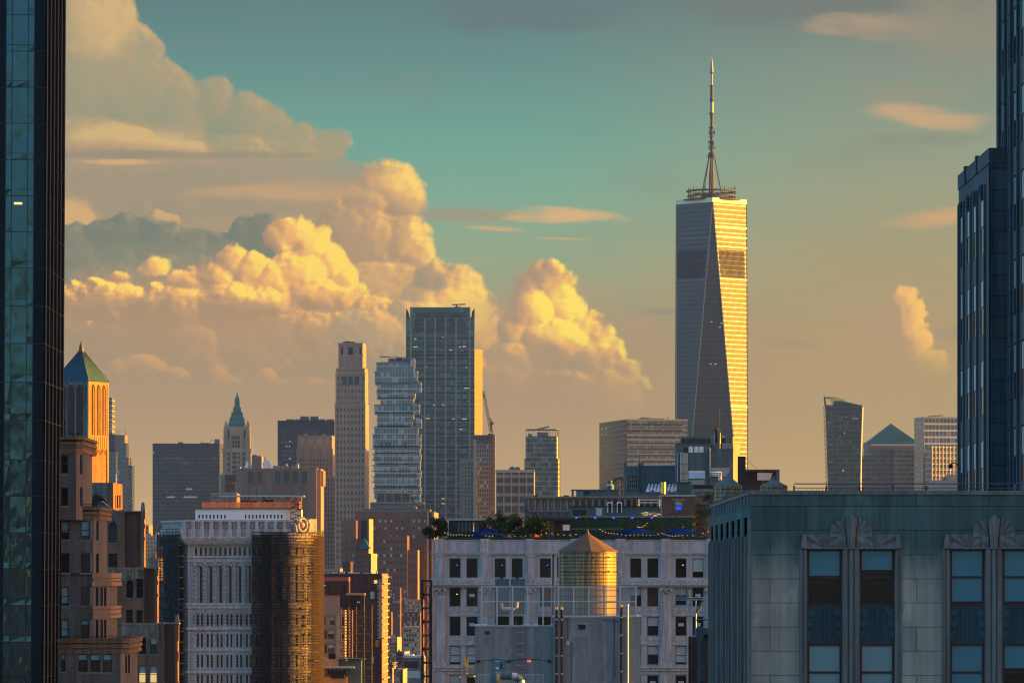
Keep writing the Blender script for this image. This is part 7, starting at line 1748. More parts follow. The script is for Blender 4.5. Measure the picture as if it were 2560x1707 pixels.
def skyline():
    rnd = random.Random(40)
    # the slab with stone mullions
    d = 4330
    curtain('slab_glass', (.045, .085, .095), (.11, .135, .135), 4.1, .26, 3.0, .04, .14, .45, .4, .3, var=.3, blinds=.35)
    plain('mullion_stone', (.25, .24, .20), .6, .2, var=.15, scale=.05)
    th = building('mullioned_slab', 'wide blue green glass slab tower with pale vertical mullions and horned corners', 'skyscraper', d, 1100)
    f = Face(1015, d, 1186, d); th.part('wall', MB().fbox(f, 0, f.L, 0, Z(793, d), -45, 0), 'slab_glass')
    th.part('upper_wall', MB().fbox(f, f.S(1028), f.S(1174), Z(793, d), Z(768, d), -40, .3), 'slab_glass')
    for x in (1027, 1062, 1088, 1114, 1140, 1174): th.part('mullion', MB().fbox(f, f.S(x - 1.8), f.S(x + 1.8), 0, Z(795 if 1030 < x < 1170 else 768, d), .3, 1.3), 'mullion_stone')
    for y in (782, 786.5, 791, 798, 803, 808, 813, 818, 823, 828):
        for a, b in ((1038, 1060), (1064, 1086), (1090, 1112), (1116, 1138), (1142, 1165)) if y > 794 else ((1038, 1166),): th.part('louvre', MB().fbox(f, f.S(a), f.S(b), Z(y + 1.7, d), Z(y - .4, d), .3, .5), 'far_dark')
    for a, b, t in ((1015, 1022, 0), (1178, 1186, 1)):
        s0, s1 = f.S(a), f.S(b); z0, z1 = Z(793, d), Z(770, d)
        q = [(s0, z0), (s1, z0), (s1 if t else s0 + .6, z1 if t else z1 - 0), (s0, z1)] if not t else [(s0, z0), (s1, z0), (s1, z1), (s0 + .8, z0 + (z1 - z0) * .6)]
        if not t: q = [(s0, z0), (s1, z0), (s1 - .6, z0 + (z1 - z0) * .6), (s0 + .3, z1)]
        th.part('horn', MB().hexa([f.p(s, z, .3) for s, z in q[:2]] + [f.p(s, z, -30) for s, z in q[1::-1]], [f.p(q[3][0], q[3][1], .3), f.p(q[2][0], q[2][1], .3), f.p(q[2][0], q[2][1], -30), f.p(q[3][0], q[3][1], -30)]), 'far_dark')
    th.part('dark_floor', MB().fbox(f, 0, f.L, Z(889.5, d), Z(885, d), 0, .35), 'far_dark')
    for y in range(846, 1300, 17): th.part('floor_band', MB().fbox(f, 0, f.L, Z(y + 1.2, d), Z(y - 1.2, d), 0, .3), 'far_dark')
    lit = [(1035, 847, 6), (1105, 843, 3), (1156, 866, 9), (1124, 875, 6), (1147, 867, 5), (1033, 867, 11), (1048, 888, 16), (1128, 886, 12), (1065, 917, 2), (1128, 917, 2), (1164, 918, 4), (1105, 1012, 5), (1083, 1012, 7), (1160, 970, 12), (1064, 1046, 10), (1131, 1047, 5), (1155, 1047, 12), (1149, 1073, 7), (1040, 1047, 8), (1104, 1246, 8), (1104, 1258, 8), (1170, 1002, 2)]
    for x, y, w in lit: th.part('lit_window', MB().fbox(f, f.S(x), f.S(x + w), Z(y + 1.1, d), Z(y - 1.1, d), .0, .32), 'lit_far')
    th.part('service_crane', MB().box(X(1134, d), X(1150, d), d + 10, d + 12, Z(769, d), Z(765, d)).tube([(X(1130, d), d + 11, Z(760, d)), (X(1163, d), d + 11, Z(759, d))], .7, 4).tube([(X(1141, d), d + 11, Z(768, d)), (X(1141, d), d + 11, Z(760, d))], 1.0, 4), 'spire_steel')
    # the lit panel tower behind
    d = 4480
    th = building('gold_lit_slab', 'plain slab tower glowing gold behind the mullioned slab', 'skyscraper', d, 1190)
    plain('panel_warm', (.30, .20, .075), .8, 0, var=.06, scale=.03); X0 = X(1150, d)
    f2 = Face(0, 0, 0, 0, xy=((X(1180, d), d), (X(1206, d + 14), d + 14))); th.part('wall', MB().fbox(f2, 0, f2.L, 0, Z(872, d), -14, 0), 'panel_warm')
    for y in range(880, 1130, 16): th.part('panel_joint', MB().fbox(f2, 0, f2.L, Z(y + .6, d), Z(y, d), 0, .15), 'mullion_stone')
    # stacked boxes
    d = 3590
    th = building('stacked_box_tower', 'glass tower of jutting stacked boxes with ragged sides', 'skyscraper', d, 996)
    curtain('boxes_glass', (.15, .19, .21), (.36, .38, .375), 4.2, .16, 2.2, .12, .2, .35, .4, .3, var=.35, blinds=.4)
    f = Face(930, d, 1060, d)
    tiers = [(941, 1035, 906, 928), (937, 1043, 928, 960), (943, 1036, 960, 976), (942, 1038, 976, 996), (951, 1034, 996, 1011), (936, 1033, 1011, 1034), (943, 1034, 1034, 1050), (943, 1030, 1050, 1066), (936, 1045, 1066, 1085), (932, 1052, 1085, 1116), (934, 1052, 1116, 1120)]
    yy = 1120
    while yy < 1235: tiers.append((934 if (yy // 14) % 2 else 936, 1052 - (yy // 14) % 3, yy, yy + 14)); yy += 14
    for i, (a, b, y0, y1) in enumerate(tiers):
        o = ((i * 37) % 5) * .7
        th.part('box_floor', MB().fbox(f, f.S(a), f.S(b), Z(y1, d), Z(y0, d) - .5, -24, o), 'boxes_glass')
        th.part('slab', MB().fbox(f, f.S(a) - .4, f.S(b) + .4, Z(y0, d) - .5, Z(y0, d), -24.4, o + .5), 'mullion_stone')
        if i % 2: th.part('recess', MB().fbox(f, f.S(a) + 1, f.S(b) - 2, Z(y1, d), Z(y1 - 3, d), o, o + .06), 'far_dark')
    for a, b, y0, y1 in ((1033, 1053, 955, 980), (1030, 1049, 1009, 1034), (1040, 1054, 1047, 1070), (1031, 1044, 927, 958), (1026, 1037, 896, 916), (1036, 1052, 1245, 1262)): th.part('jutting_box', MB().fbox(f, f.S(a), f.S(b), Z(y1, d), Z(y0, d), -18, 3.2), 'boxes_glass')
    for x in (953, 966, 974, 1012): th.part('dark_slot', MB().fbox(f, f.S(x), f.S(x + 2.4), Z(1119, d), Z(1106, d), 0, 3), 'far_dark')
    for y in (1120, 1134, 1148, 1162, 1176, 1190, 1204): th.part('balcony', MB().fbox(f, f.S(929), f.S(936), Z(y + 2, d), Z(y, d), -6, .5), 'mullion_stone')
    for x0, x1, y0, y1 in ((970, 1012, 896, 907), (976, 984, 891, 900), (990, 1005, 893, 900), (1010, 1028, 896, 908), (950, 968, 904, 908)): th.part('roof_unit', MB().fbox(f, f.S(x0), f.S(x1), Z(y1, d), Z(y0, d), -14, -4), 'far_plant' if x0 != 976 else 'copper_gold')
    th.part('service_crane', MB().tube([(X(949, d), d + 10, Z(890, d)), (X(1014, d), d + 10, Z(893, d))], .55, 4), 'spire_steel')
    th.part('plant_screen', MB().fbox(f, f.S(942), f.S(1026), Z(1256, d), Z(1233, d), 0, 5), 'far_window'); th.part('podium', MB().fbox(f, f.S(926), f.S(1036), Z(1310, d), Z(1256, d), -20, 6), 'far_plant'); th.part('podium_ledge', MB().fbox(f, f.S(928), f.S(1060), Z(1258, d), Z(1255, d), -20, 7), 'mullion_stone')
    for x in (942, 963, 984, 1005, 1025): th.part('screen_post', MB().fbox(f, f.S(x) - .3, f.S(x) + .3, Z(1256, d), Z(1233, d), 5, 5.3), 'mullion_stone')
    th.part('screen_top', MB().fbox(f, f.S(942), f.S(1028), Z(1234, d), Z(1231, d), 0, 5.4), 'stone_tan')
    # stone residential tower
    d = 4010
    th = building('stone_tower', 'slender tan stone tower with a stepped crown and square belfry openings', 'skyscraper', d, 878)
    for a, b, y, sd, nx in ((846, 907, 857, 6, 0), (841, 912, 920, 5, 0), (839, 913, 932, 5, 8), (837, 914, 1010, 6, 8)):
        f, s = block(th, d - (y - 850) * .02, a, b, y, 'stone_tan', sd, 26)
        if nx: face_windows(th, f, a + 7, b - 7, nx, [yy for yy in range(y + 14, y + 82 if y < 1000 else 1400, 16)], 3.4, 8, 'far_window', alt=('slab_glass', .4), seed=y)
        if y == 857:
            for x0, x1 in ((853, 858), (871, 882), (899, 903)): th.part('belfry_opening', MB().fbox(f, f.S(x0), f.S(x1), Z(888, d), Z(868, d), -.3, .1), 'far_dark')
            for x0, x1, y0 in ((856, 884, 853), (862, 872, 852), (888, 890, 854)): th.part('roof_unit', MB().fbox(f, f.S(x0), f.S(x1), Z(857, d), Z(y0, d), -15, -5), 'spire_steel')
            th.part('crown_ledge', MB().fbox(f, -.6, f.L + .6, Z(890, d), Z(887, d), -10, .6), 'stone_pale')
        if y == 932:
            for x0, x1 in ((857, 867), (871, 882), (886, 897)): th.part('tall_opening', MB().fbox(f, f.S(x0), f.S(x1), Z(962, d), Z(941, d), -.3, .12), 'far_window')
        for x in (a, b - 3): th.part('corner_pier', MB().fbox(f, f.S(x), f.S(x + 3), 0, Z(y, d), 0, .5), 'stone_pale')
        th.part('ledge', MB().fbox(f, -.4, f.L + .4, Z(y + 3, d), Z(y, d), -3, .7), 'stone_pale')
    # gothic spire
    d = 4015
    plain('verdigris', (.055, .19, .155), .7, var=.35, scale=.2, streak=.3); plain('terracotta_cream', (.40, .30, .215), .8, var=.2, scale=.1, streak=.2)
    th = building('spired_tower', 'cream gothic tower with a green copper spire and corner pinnacles', 'skyscraper', d, 592)
    def sq(c, hw, z0, z1, hw1, nm, mat): th.part(nm, MB().prism([(c[0] - hw, c[1] - hw), (c[0] + hw, c[1] - hw), (c[0] + hw, c[1] + hw), (c[0] - hw, c[1] + hw)], z0, z1, [(c[0] - hw1, c[1] - hw1), (c[0] + hw1, c[1] - hw1), (c[0] + hw1, c[1] + hw1), (c[0] - hw1, c[1] + hw1)]), mat)
    k = d / F; c = (X(591, d), d + 34 * k)
    sq(c, 34 * k, 0, Z(1124, d), 34 * k, 'shaft', 'terracotta_cream'); sq(c, 36 * k, Z(1130, d), Z(1120, d), 36 * k, 'ledge', 'terracotta_cream'); sq(c, 32 * k, Z(1120, d), Z(1066, d), 31 * k, 'upper_shaft', 'terracotta_cream')
    sq(c, 21 * k, Z(1084, d), Z(1060, d), 20 * k, 'copper_storey', 'verdigris')
    sq(c, 20.5 * k, Z(1060, d), Z(1046, d), 17.5 * k, 'spire_skirt', 'verdigris'); sq(c, 18.5 * k, Z(1046, d), Z(1044, d), 18.5 * k, 'spire_gallery', 'verdigris'); sq(c, 16.5 * k, Z(1044, d), Z(1032, d), 12.5 * k, 'spire_skirt', 'verdigris'); sq(c, 14.5 * k, Z(1033, d), Z(1029.5, d), 14.5 * k, 'spire_gallery', 'verdigris'); sq(c, 10.5 * k, Z(1029, d), Z(1018, d), 9 * k, 'spire_drum', 'verdigris'); sq(c, 7 * k, Z(1018, d), Z(1000, d), 5.5 * k, 'spire_lantern', 'verdigris'); sq(c, 6.5 * k, Z(1000, d), Z(990, d), 3 * k, 'spire_cap', 'verdigris'); sq(c, 2.4 * k, Z(990, d), Z(977, d), .2 * k, 'spire_tip', 'verdigris')
    for sx in (-1, 1):
        for sy in (-1, 1):
            p = (c[0] + sx * 27.5 * k, c[1] + sy * 27.5 * k); sq(p, 5.2 * k, Z(1120, d), Z(1066, d), 4.6 * k, 'corner_turret', 'terracotta_cream'); sq(p, 3.2 * k, Z(1066, d), Z(1050, d), .3 * k, 'pinnacle', 'terracotta_cream'); sq((c[0] + sx * 20 * k, c[1] + sy * 27 * k), 1.8 * k, Z(1066, d), Z(1056, d), .2 * k, 'pinnacle', 'terracotta_cream')
            sq((c[0] + sx * 9 * k, c[1] + sy * 9 * k), 1.3 * k, Z(1030, d), Z(1016, d), .2 * k, 'pinnacle', 'verdigris')
    f = Face(557, d, 625, d); f.a = Vector((c[0] - 34 * k, c[1] - 34 * k)); f.b = Vector((c[0] + 34 * k, c[1] - 34 * k))
    face_windows(th, f, 583, 597, 3, [1093, 1105, 1115, 1132, 1143, 1155, 1167, 1179, 1190, 1200], 3.6, 6.5, 'far_window'); face_windows(th, f, 570, 611, 2, [1132, 1146, 1160, 1174, 1188, 1202], 3.4, 7, 'far_window')
    for x in (569.5, 610): th.part('recess_shade_strip', MB().fbox(f, f.S(x), f.S(x + 3), Z(1118, d), Z(1074, d), 2 * k - 2.2, 2 * k - 1.5), 'far_dark')  # dark strips stand in for the shade of recesses between piers
    for x in (573.5, 586, 600, 607.5): th.part('recess_shade_strip', MB().fbox(f, f.S(x), f.S(x + 1.4), Z(1300, d), Z(1132, d), 0, .3), 'far_dark')
    for x in (563, 577, 602, 616): th.part('pier', MB().fbox(f, f.S(x) - .5, f.S(x) + .5, 0, Z(1084, d), 0, .8), 'terracotta_cream')
    dm = MB()
    for x, y in ((587, 1074), (592, 1074)): dm.fbox(f, f.S(x), f.S(x + 3), Z(y + 6, d), Z(y, d), -4.2, -3.9)
    dm.fbox(f, f.S(586), f.S(596), Z(1084, d), Z(1068, d), -5, -4.3); th.part('dormer', dm, 'terracotta_cream')
    dt = MB()
    for y, n, w in ((1058, 5, 17), (1052, 4, 14), (1045, 3, 11), (1038, 3, 9)):
        for i in range(n): dt.ball((X(591 + (i - (n - 1) / 2) * w * 2 / n, d), c[1] - (w + 3) * k, Z(y, d)), .45, 5, 3)
    th.part('spire_dormer', dt, 'terracotta_cream', kind='stuff')
    f2, s2 = block(th, d - 12, 550, 578, 1184, 'terracotta_cream', -4, 40, name='lower_wing'); th.part('red_screen', MB().fbox(f2, f2.S(563), f2.S(588), Z(1205, d), Z(1187, d), 0, 14), 'brick_wine'); th.part('red_screen', MB().fbox(f2, f2.S(563), f2.S(588), Z(1228, d), Z(1210, d), 0, 14), 'brick_wine')
    # dark slabs
    curtain('dark_slab', (.030, .034, .042), (.045, .045, .050), 4.0, .30, 1.6, .18, .25, .1, .5, .2, var=.5, blinds=.12)
    for x0, x1, y, d, sd, l, nm in ((381, 549, 1108, 4950, 5, 'wide dark slab tower standing alone beside the spired tower', 'dark_slab_tower'), (694, 836, 1051, 4400, 2, 'dark slab tower half hidden behind the pale stepped tower', 'dark_slab_tower')):
        th = building(nm, l, 'skyscraper', d, (x0 + x1) / 2, 'dark slab towers'); f, s = block(th, d, x0, x1, y, 'dark_slab', sd, 60)
        th.part('attic_band', MB().fbox(f, 0, f.L, Z(y + 20, d), Z(y, d), 0, .3), 'attic_dark')
        if x0 < 400:
            for a, b, q in ((443, 456, 1104), (534, 548, 1097), (500, 506, 1105), (508, 520, 1106)): th.part('roof_unit', MB().fbox(f, f.S(a), f.S(b), Z(y, d), Z(q, d), -20, -8), 'far_plant')
            th.part('antenna', MB().tube([f.p(f.S(500), Z(y, d), -10), f.p(f.S(500), Z(1099, d), -10)], .25, 4).tube([f.p(f.S(522), Z(y, d), -10), f.p(f.S(528), Z(1096, d), -10)], .25, 4), 'spire_steel')
            for a, b, q, mt in ((383, 385, 1131, 'lit_far'), (456, 476, 1157, 'concrete_brown'), (409, 428, 1145, 'concrete_brown'), (432, 452, 1145, 'concrete_brown'), (533, 543, 1146, 'concrete_brown'), (459, 492, 1242, 'lit_dim'), (417, 437, 1242, 'lit_dim'), (465, 480, 1222, 'lit_dim')): th.part('lit_window', MB().fbox(f, f.S(a), f.S(b), Z(q + 2, d), Z(q - 2, d), 0, .12), mt)
        else:
            for a, b, q in ((715, 732, 1047), (736, 771, 1047), (750, 770, 1040), (775, 796, 1040), (776, 812, 1047), (816, 834, 1047)): th.part('roof_unit', MB().fbox(f, f.S(a), f.S(b), Z(y, d), Z(q, d), -20, -4), 'far_plant')
            for a, b, q in ((723, 727, 1103), (714, 718, 1115), (722, 726, 1115), (722, 727, 1146)): th.part('lit_window', MB().fbox(f, f.S(a), f.S(b), Z(q + .9, d), Z(q - .9, d), 0, .12), 'lit_far')
            for q in (1106, 1127, 1138, 1148): th.part('floor_glint', MB().fbox(f, f.S(705), f.S(732), Z(q + .6, d), Z(q - .6, d), 0, .1), 'mullion_stone')  # pale strips painted in as glints along the floors
    # pale stepped tower in front of it
    d = 4080
    th = building('stepped_pale_tower', 'pale stepped art deco tower with lattice crown panels in front of a dark slab', 'skyscraper', d, 787)
    f, s = block(th, d, 744, 830, 1088, 'stone_tan', 3, 30)
    for a, b in ((751, 761), (767, 783), (789, 806), (811, 823)): th.part('crown_panel', MB().fbox(f, f.S(a), f.S(b), Z(1112, d), Z(1096, d), 0, .2), 'terracotta_cream')
    for x in (763, 808): th.part('crown_finial', MB().fbox(f, f.S(x - 3), f.S(x + 3), Z(1092, d), Z(1084, d), -1, .6), 'stone_tan')
    th.part('flagpole', MB().tube([f.p(f.S(787), Z(1088, d), -5), f.p(f.S(787), Z(1070, d), -5)], .25, 4), 'stone_pinkish')
    f, s = block(th, d - 6, 741, 832, 1120, 'stone_tan', 3, 36)
    for x in (762, 785, 807): th.part('crown_rib', MB().fbox(f, f.S(x - 1), f.S(x + 1), Z(1145, d), Z(1112, d), 0, .6), 'stone_pale')
    face_windows(th, f, 752, 826, 10, [yy for yy in range(1150, 1430, 11)], 3.0, 6.0, 'far_window', alt=('slab_glass', .3), seed=2)
    f, s = block(th, d - 14, 796, 840, 1190, 'stone_tan', 3, 36); face_windows(th, f, 801, 836, 6, [yy for yy in range(1200, 1430, 11)], 3.0, 6.0, 'far_window', seed=4, name='wing_window')
    # the windowless exchange
    d = 3690
    th = building('windowless_tower', 'brown windowless concrete tower with six dark vents and roof dishes, one edge lit gold', 'skyscraper', d, 690)
    f, s = block(th, d, 590, 791, 1171, 'concrete_brown', 6, 24, smat='stone_tan')
    for x in (620, 642, 687, 709.5, 732, 754.5):
        th.part('vent', MB().fbox(f, f.S(x), f.S(x + 14), Z(1207, d), Z(1178, d), -.3, .1), 'dark_slab'); fr = MB()
        for a, b in ((x - 1.2, x), (x + 14, x + 15.2)): fr.fbox(f, f.S(a), f.S(b), Z(1210, d), Z(1176, d), 0, .8)
        fr.fbox(f, f.S(x - 1.2), f.S(x + 15.2), Z(1210.5, d), Z(1208, d), 0, 1.0); th.part('vent_frame', fr, 'concrete_brown')
    for x in (618, 658, 685, 708, 731, 752, 768): th.part('flute', MB().fbox(f, f.S(x), f.S(x + 2), 0, Z(1210, d), 0, 1.2), 'concrete_brown')
    th.part('corner_shaft', MB().fbox(s, 2, s.L - 2, 0, Z(1172, d), 0, 3.2), 'stone_tan'); th.part('corner_box', MB().fbox(s, 4, s.L - 5, Z(1214, d), Z(1176, d), 3.2, 4.8), 'concrete_brown')
    th.part('ledge', MB().fbox(f, -.5, f.L + .5, Z(1173, d), Z(1170, d), -8, .6), 'concrete_brown')
    dsh = MB().lathe(0, 0, [(.01, 0), (2.0, .25), (3.4, .9)], 16)
    for x, y, r, mt, ry in ((665, 1160, 1.0, 'white_paint', 90), (670, 1163, .7, 'white_paint', 80), (613, 1162, 0, 'white_paint', 0)):
        q = MB()
        if r:
            for v, fcs in ((dsh.v, dsh.f),): q.add([(X(x, d) + v_[0] * r, d + 8 - v_[2] * r, Z(y, d) + v_[1] * r) for v_ in v], fcs, True)
            q.box(X(x, d) - .4, X(x, d) + .4, d + 8, d + 9, Z(1171, d), Z(y, d)); th.part('dish', q, mt)
        else:
            q.add([(X(609, d), d + 8, Z(1168, d)), (X(619, d), d + 7, Z(1167, d)), (X(619, d), d + 8, Z(1155, d)), (X(615.5, d), d + 9, Z(1150, d))], [(0, 1, 2, 3)]); q.add([(X(609, d), d + 8.4, Z(1168, d)), (X(619, d), d + 7.4, Z(1167, d)), (X(619, d), d + 8.4, Z(1155, d)), (X(615.5, d), d + 9.4, Z(1150, d))], [(3, 2, 1, 0)]); q.box(X(613, d), X(615, d), d + 8, d + 9, Z(1172, d), Z(1166, d)); th.part('dish', q, mt)
    for a, b, y in ((680, 693, 1163), (700, 716, 1164), (726, 742, 1164), (592, 598, 1166), (648, 652, 1164), (710, 714, 1159), (738, 743, 1159)): th.part('roof_unit', MB().fbox(f, f.S(a), f.S(b), Z(1171, d), Z(y, d), -12, -5), 'mullion_stone')
    d = 4150
    th = building('plain_grey_block', 'plain grey block with a lit edge between the spired tower and the dish roofed tower', 'building', d, 645); f, s = block(th, d, 626, 654, 1140, 'concrete_brown', 8, 20, smat='stone_pale')
    for a, b, y in ((629, 640, 1136), (640, 652, 1139)): th.part('roof_unit', MB().fbox(f, f.S(a), f.S(b), Z(1140, d), Z(y, d), -8, -3), 'far_plant')
    d = 3300
    th = building('grey_ledge_block', 'low grey block with a pale roof edge under the spired tower', 'building', d, 560); f, s = block(th, d, 527, 592, 1233, 'concrete_brown', 2, 30); th.part('roof_edge', MB().fbox(f, 0, f.L, Z(1236, d), Z(1232, d), -10, .8), 'mullion_stone'); face_windows(th, f, 532, 586, 10, [1244, 1254, 1264, 1274], 3, 4, 'far_window')
    # crane and the concrete tower it builds
    d = 4000
    th = building('unfinished_tower', 'grey concrete tower under construction beneath the red crane', 'skyscraper', d, 1205)
    f, s = block(th, d, 1184, 1238, 1087, 'concrete_grey', 1, 24)
    for x in range(1187, 1232, 5): th.part('crown_fin', MB().fbox(f, f.S(x), f.S(x + 2.2), Z(1108, d), Z(1087, d), 0, .8), 'far_window')
    face_windows(th, f, 1190, 1230, 8, [yy for yy in range(1116, 1330, 11)], 3.2, 6, 'far_window', alt=('far_window_pale', .25), seed=6)
    f, s = block(th, d - 20, 1150, 1184, 1148, 'concrete_grey', 1, 30, name='stair_core')
    for y in range(1156, 1320, 10): th.part('floor_slab', MB().fbox(f, -.3, f.L + .3, Z(y + 1.5, d), Z(y, d), 0, 1.0), 'mullion_stone')
    face_windows(th, f, 1155, 1180, 4, [yy for yy in range(1162, 1320, 10)], 3.6, 5, 'far_window', seed=8, name='core_opening')
    th.part('hoist_mast', MB().fbox(f, f.S(1183), f.S(1190), 0, Z(1100, d), 0, 2), 'mullion_stone')
    plain('crane_red', (.22, .04, .03), .5, .1, var=.2)
    th = building('tower_crane', 'red luffing crane with a raised jib above the unfinished tower', 'crane', d, 1228)
    def truss(p, q, w, n, mat, nm):
        p, q = Vector(p), Vector(q); m = MB(); dr = (q - p); u = dr.normalized().cross(Vector((0, 1, 0))).normalized() * w
        m.tube([p + u, q + u], .26, 4); m.tube([p - u, q - u], .26, 4); m.tube([p + Vector((0, w * 1.4, 0)), q + Vector((0, w * 1.4, 0))], .26, 4)
        for i in range(n):
            a, b = p + dr * (i / n), p + dr * ((i + 1) / n); sg = 1 if i % 2 else -1; m.tube([a + u * sg, b - u * sg], .17, 4)
        th.part(nm, m, mat)
    P = lambda x, y, o=4: (X(x, d), d + o, Z(y, d))
    truss(P(1228, 1330, -4), P(1228, 1083, -4), 1.3, 26, 'crane_red', 'mast'); truss(P(1227, 1080, -4), P(1208.5, 978, -4), .9, 16, 'crane_red', 'jib'); truss(P(1230, 1082, -4), P(1226, 1046, -4), .6, 5, 'crane_red', 'a_frame')
    th.part('cab', MB().box(X(1220, d), X(1234, d), d - 6, d - 3, Z(1090, d), Z(1084, d)), 'crane_red'); th.part('counterweight', MB().box(X(1228, d), X(1234, d), d - 6, d - 3, Z(1062, d), Z(1055, d)), 'crane_red'); th.part('jib_head', MB().box(X(1207, d), X(1211, d), d - 5, d - 3, Z(992, d), Z(986, d)), 'spire_steel')
    th.part('hoist_rope', MB().tube([P(1209, 978, -4), P(1226, 1046, -4)], .1, 4).tube([P(1226, 1046, -4), P(1232, 1084, -4)], .1, 4), 'spire_steel')
    # tan grid office and rounded tower
    d = 3500
    th = building('tan_grid_office', 'tan office block with deep square window bays below the rounded glass tower', 'office block', d, 1288)
    f, s = block(th, d, 1240, 1335, 1175, 'stone_tan', 3, 40); th.part('ledge', MB().fbox(f, -.4, f.L + .4, Z(1181, d), Z(1174, d), -5, .7), 'stone_pale')
    for y0, y1 in ((1180, 1186), (1194, 1206), (1214, 1232), (1240, 1256), (1264, 1280)): panels(th, f, [f.rect(x, y0, x + 16, y1) for x in (1242, 1261, 1280, 1299, 1318)], 'far_window', 'bay_window', .1)
    for x in (1259, 1278, 1297, 1316): th.part('pier', MB().fbox(f, f.S(x), f.S(x + 1.8), 0, Z(1181, d), 0, .6), 'stone_pale')
    for a, b, y in ((1272, 1300, 1168), (1276, 1284, 1165), (1290, 1296, 1166)): th.part('roof_unit', MB().fbox(f, f.S(a), f.S(b), Z(1175, d), Z(y, d), -12, -5), 'far_plant')
    d = 3900
    curtain('rounded_glass', (.07, .085, .095), (.20, .19, .17), 3.9, .16, 2.4, .08, .15, .45, .4, .4, var=.5, blinds=.25)
    th = building('rounded_tower', 'dark glass tower with rounded corners and a gold rim of light', 'skyscraper', d, 1355)
    def rounded(x0, x1, y0, y1, mat, nm, r=9):
        a, b = X(x0, d), X(x1, d); q = r / F * d; D = b - a; pl = []
        for cx_, cy_, s0 in ((b - q, d + q, -90), (b - q, d + D - q, 0), (a + q, d + D - q, 90), (a + q, d + q, 180)):
            for k in range(6): t = R(s0 + 18 * k); pl.append((cx_ + q * math.cos(t), cy_ + q * math.sin(t)))
        th.part(nm, MB().prism(pl, Z(y1, d), Z(y0, d)), mat)
    rounded(1314, 1396, 1090, 1146, 'rounded_glass', 'wall'); rounded(1311, 1400, 1146, 2700, 'rounded_glass', 'wall'); rounded(1343, 1372, 1080, 1092, 'far_plant', 'core', 4); rounded(1320, 1330, 1084, 1092, 'far_plant', 'core', 4)
    for x in frange(1315, 1394, 14): th.part('crown_post', MB().box(X(x, d), X(x + 1, d), d + .5, d + 1, Z(1092, d), Z(1073, d)), 'spire_steel')
    rounded(1315, 1396, 1072, 1074, 'mullion_stone', 'crown_rim')
    th.part('service_crane', MB().tube([(X(1344, d), d + 10, Z(1072, d)), (X(1373, d), d + 10, Z(1065, d))], .8, 4), 'spire_steel')
    th.part('sun_rim_strip', MB().box(X(1395, d), X(1397, d), d + 2, d + 5, Z(1146, d), Z(1073, d)).box(X(1399, d), X(1401, d), d + 2, d + 5, 0, Z(1146, d)), 'supertall_parapet')  # pale gold strips stand in for the rim of sunlight
    # wide grey block
    d = 4030
    curtain('wide_glass', (.10, .10, .10), (.22, .20, .185), 4.1, .34, 1.5, .10, .2, .4, .35, .4, var=.3, blinds=.3)
    th = building('wide_grey_block', 'wide grey glass block in front of the tallest tower, showing a darker side wall', 'office block', d, 1640)
    f, s = block(th, d, 1566, 1720, 1048, 'wide_glass', -62, 100, smat='rounded_glass')
    for y in (1061, 1076):
        for a, b in ((1567, 1575), (1578, 1602), (1605, 1629), (1632, 1656), (1659, 1683), (1686, 1706)): th.part('louvre', MB().fbox(f, f.S(a), f.S(b), Z(y + 2, d), Z(y - 2, d), 0, .12), 'far_dark')
    for y in range(1092, 1250, 15): th.part('floor_band', MB().fbox(f, 0, f.L, Z(y + 2, d), Z(y - 1, d), 0, .2), 'far_window')
    th.part('crown_band', MB().fbox(f, -.2, f.L + .2, Z(1050, d), Z(1047, d), -3, .4), 'mullion_stone')
    for a, b, y in ((1608, 1662, 1044), (1612, 1630, 1042)): th.part('roof_unit', MB().fbox(f, f.S(a), f.S(b), Z(1048, d), Z(y, d), -18, -8), 'far_plant')
    th.part('antenna', MB().tube([f.p(f.S(1617), Z(1048, d), -9), f.p(f.S(1617), Z(1038, d), -9)], .25, 4).tube([f.p(f.S(1672), Z(1047, d), -9), f.p(f.S(1680), Z(1038, d), -9)], .25, 4).tube([f.p(f.S(1664), Z(1047, d), -9), f.p(f.S(1664), Z(1042, d), -9)], .4, 4), 'spire_steel')
    for a, y in ((1505, 1064), (1515, 1064), (1506, 1079), (1515, 1079)): q = s.S(a); th.part('lit_window', MB().fbox(s, q, q + 2.4, Z(y + 1.2, d), Z(y - 1.2, d), .1, .3), 'lit_far')
    # flaring tower
    d = 4130
    curtain('flare_glass', (.045, .055, .07), (.07, .075, .085), 4.0, .20, 1.8, .10, .15, .4, .3, .4, var=.5, blinds=.2)
    th = building('flaring_tower', 'dark glass tower flaring outward towards a slanted top with a gold edge', 'skyscraper', d, 2107)
    prof = [(2072, 2153, 0), (2072, 2152, Z(1300, d)), (2070.5, 2150, Z(1225, d)), (2067, 2151.5, Z(1120, d)), (2064.5, 2154.5, Z(1040, d)), (2063, 2156, Z(1012, d))]
    w = MB()
    for (a, b, z0), (c, e, z1) in zip(prof, prof[1:]):
        dd = 30; w.hexa([(X(a, d), d, z0), (X(b, d), d, z0), (X(b, d), d + dd, z0), (X(a, d), d + dd, z0)], [(X(c, d), d, z1), (X(e, d), d, z1), (X(e, d), d + dd, z1), (X(c, d), d + dd, z1)])
    th.part('wall', w, 'flare_glass')
    z0 = Z(1012, d); q = [(2084, 1002), (2104, 1002), (2128, 1007), (2156, 1014)]
    cr = MB()
    for (a, ya), (b, yb) in zip(q, q[1:]): cr.hexa([(X(a, d), d - .2, z0 - 4), (X(b, d), d - .2, z0 - 4), (X(b, d), d + 26, z0 - 4), (X(a, d), d + 26, z0 - 4)], [(X(a, d), d - .2, Z(ya, d)), (X(b, d), d - .2, Z(yb, d)), (X(b, d), d + 26, Z(yb, d)), (X(a, d), d + 26, Z(ya, d))])
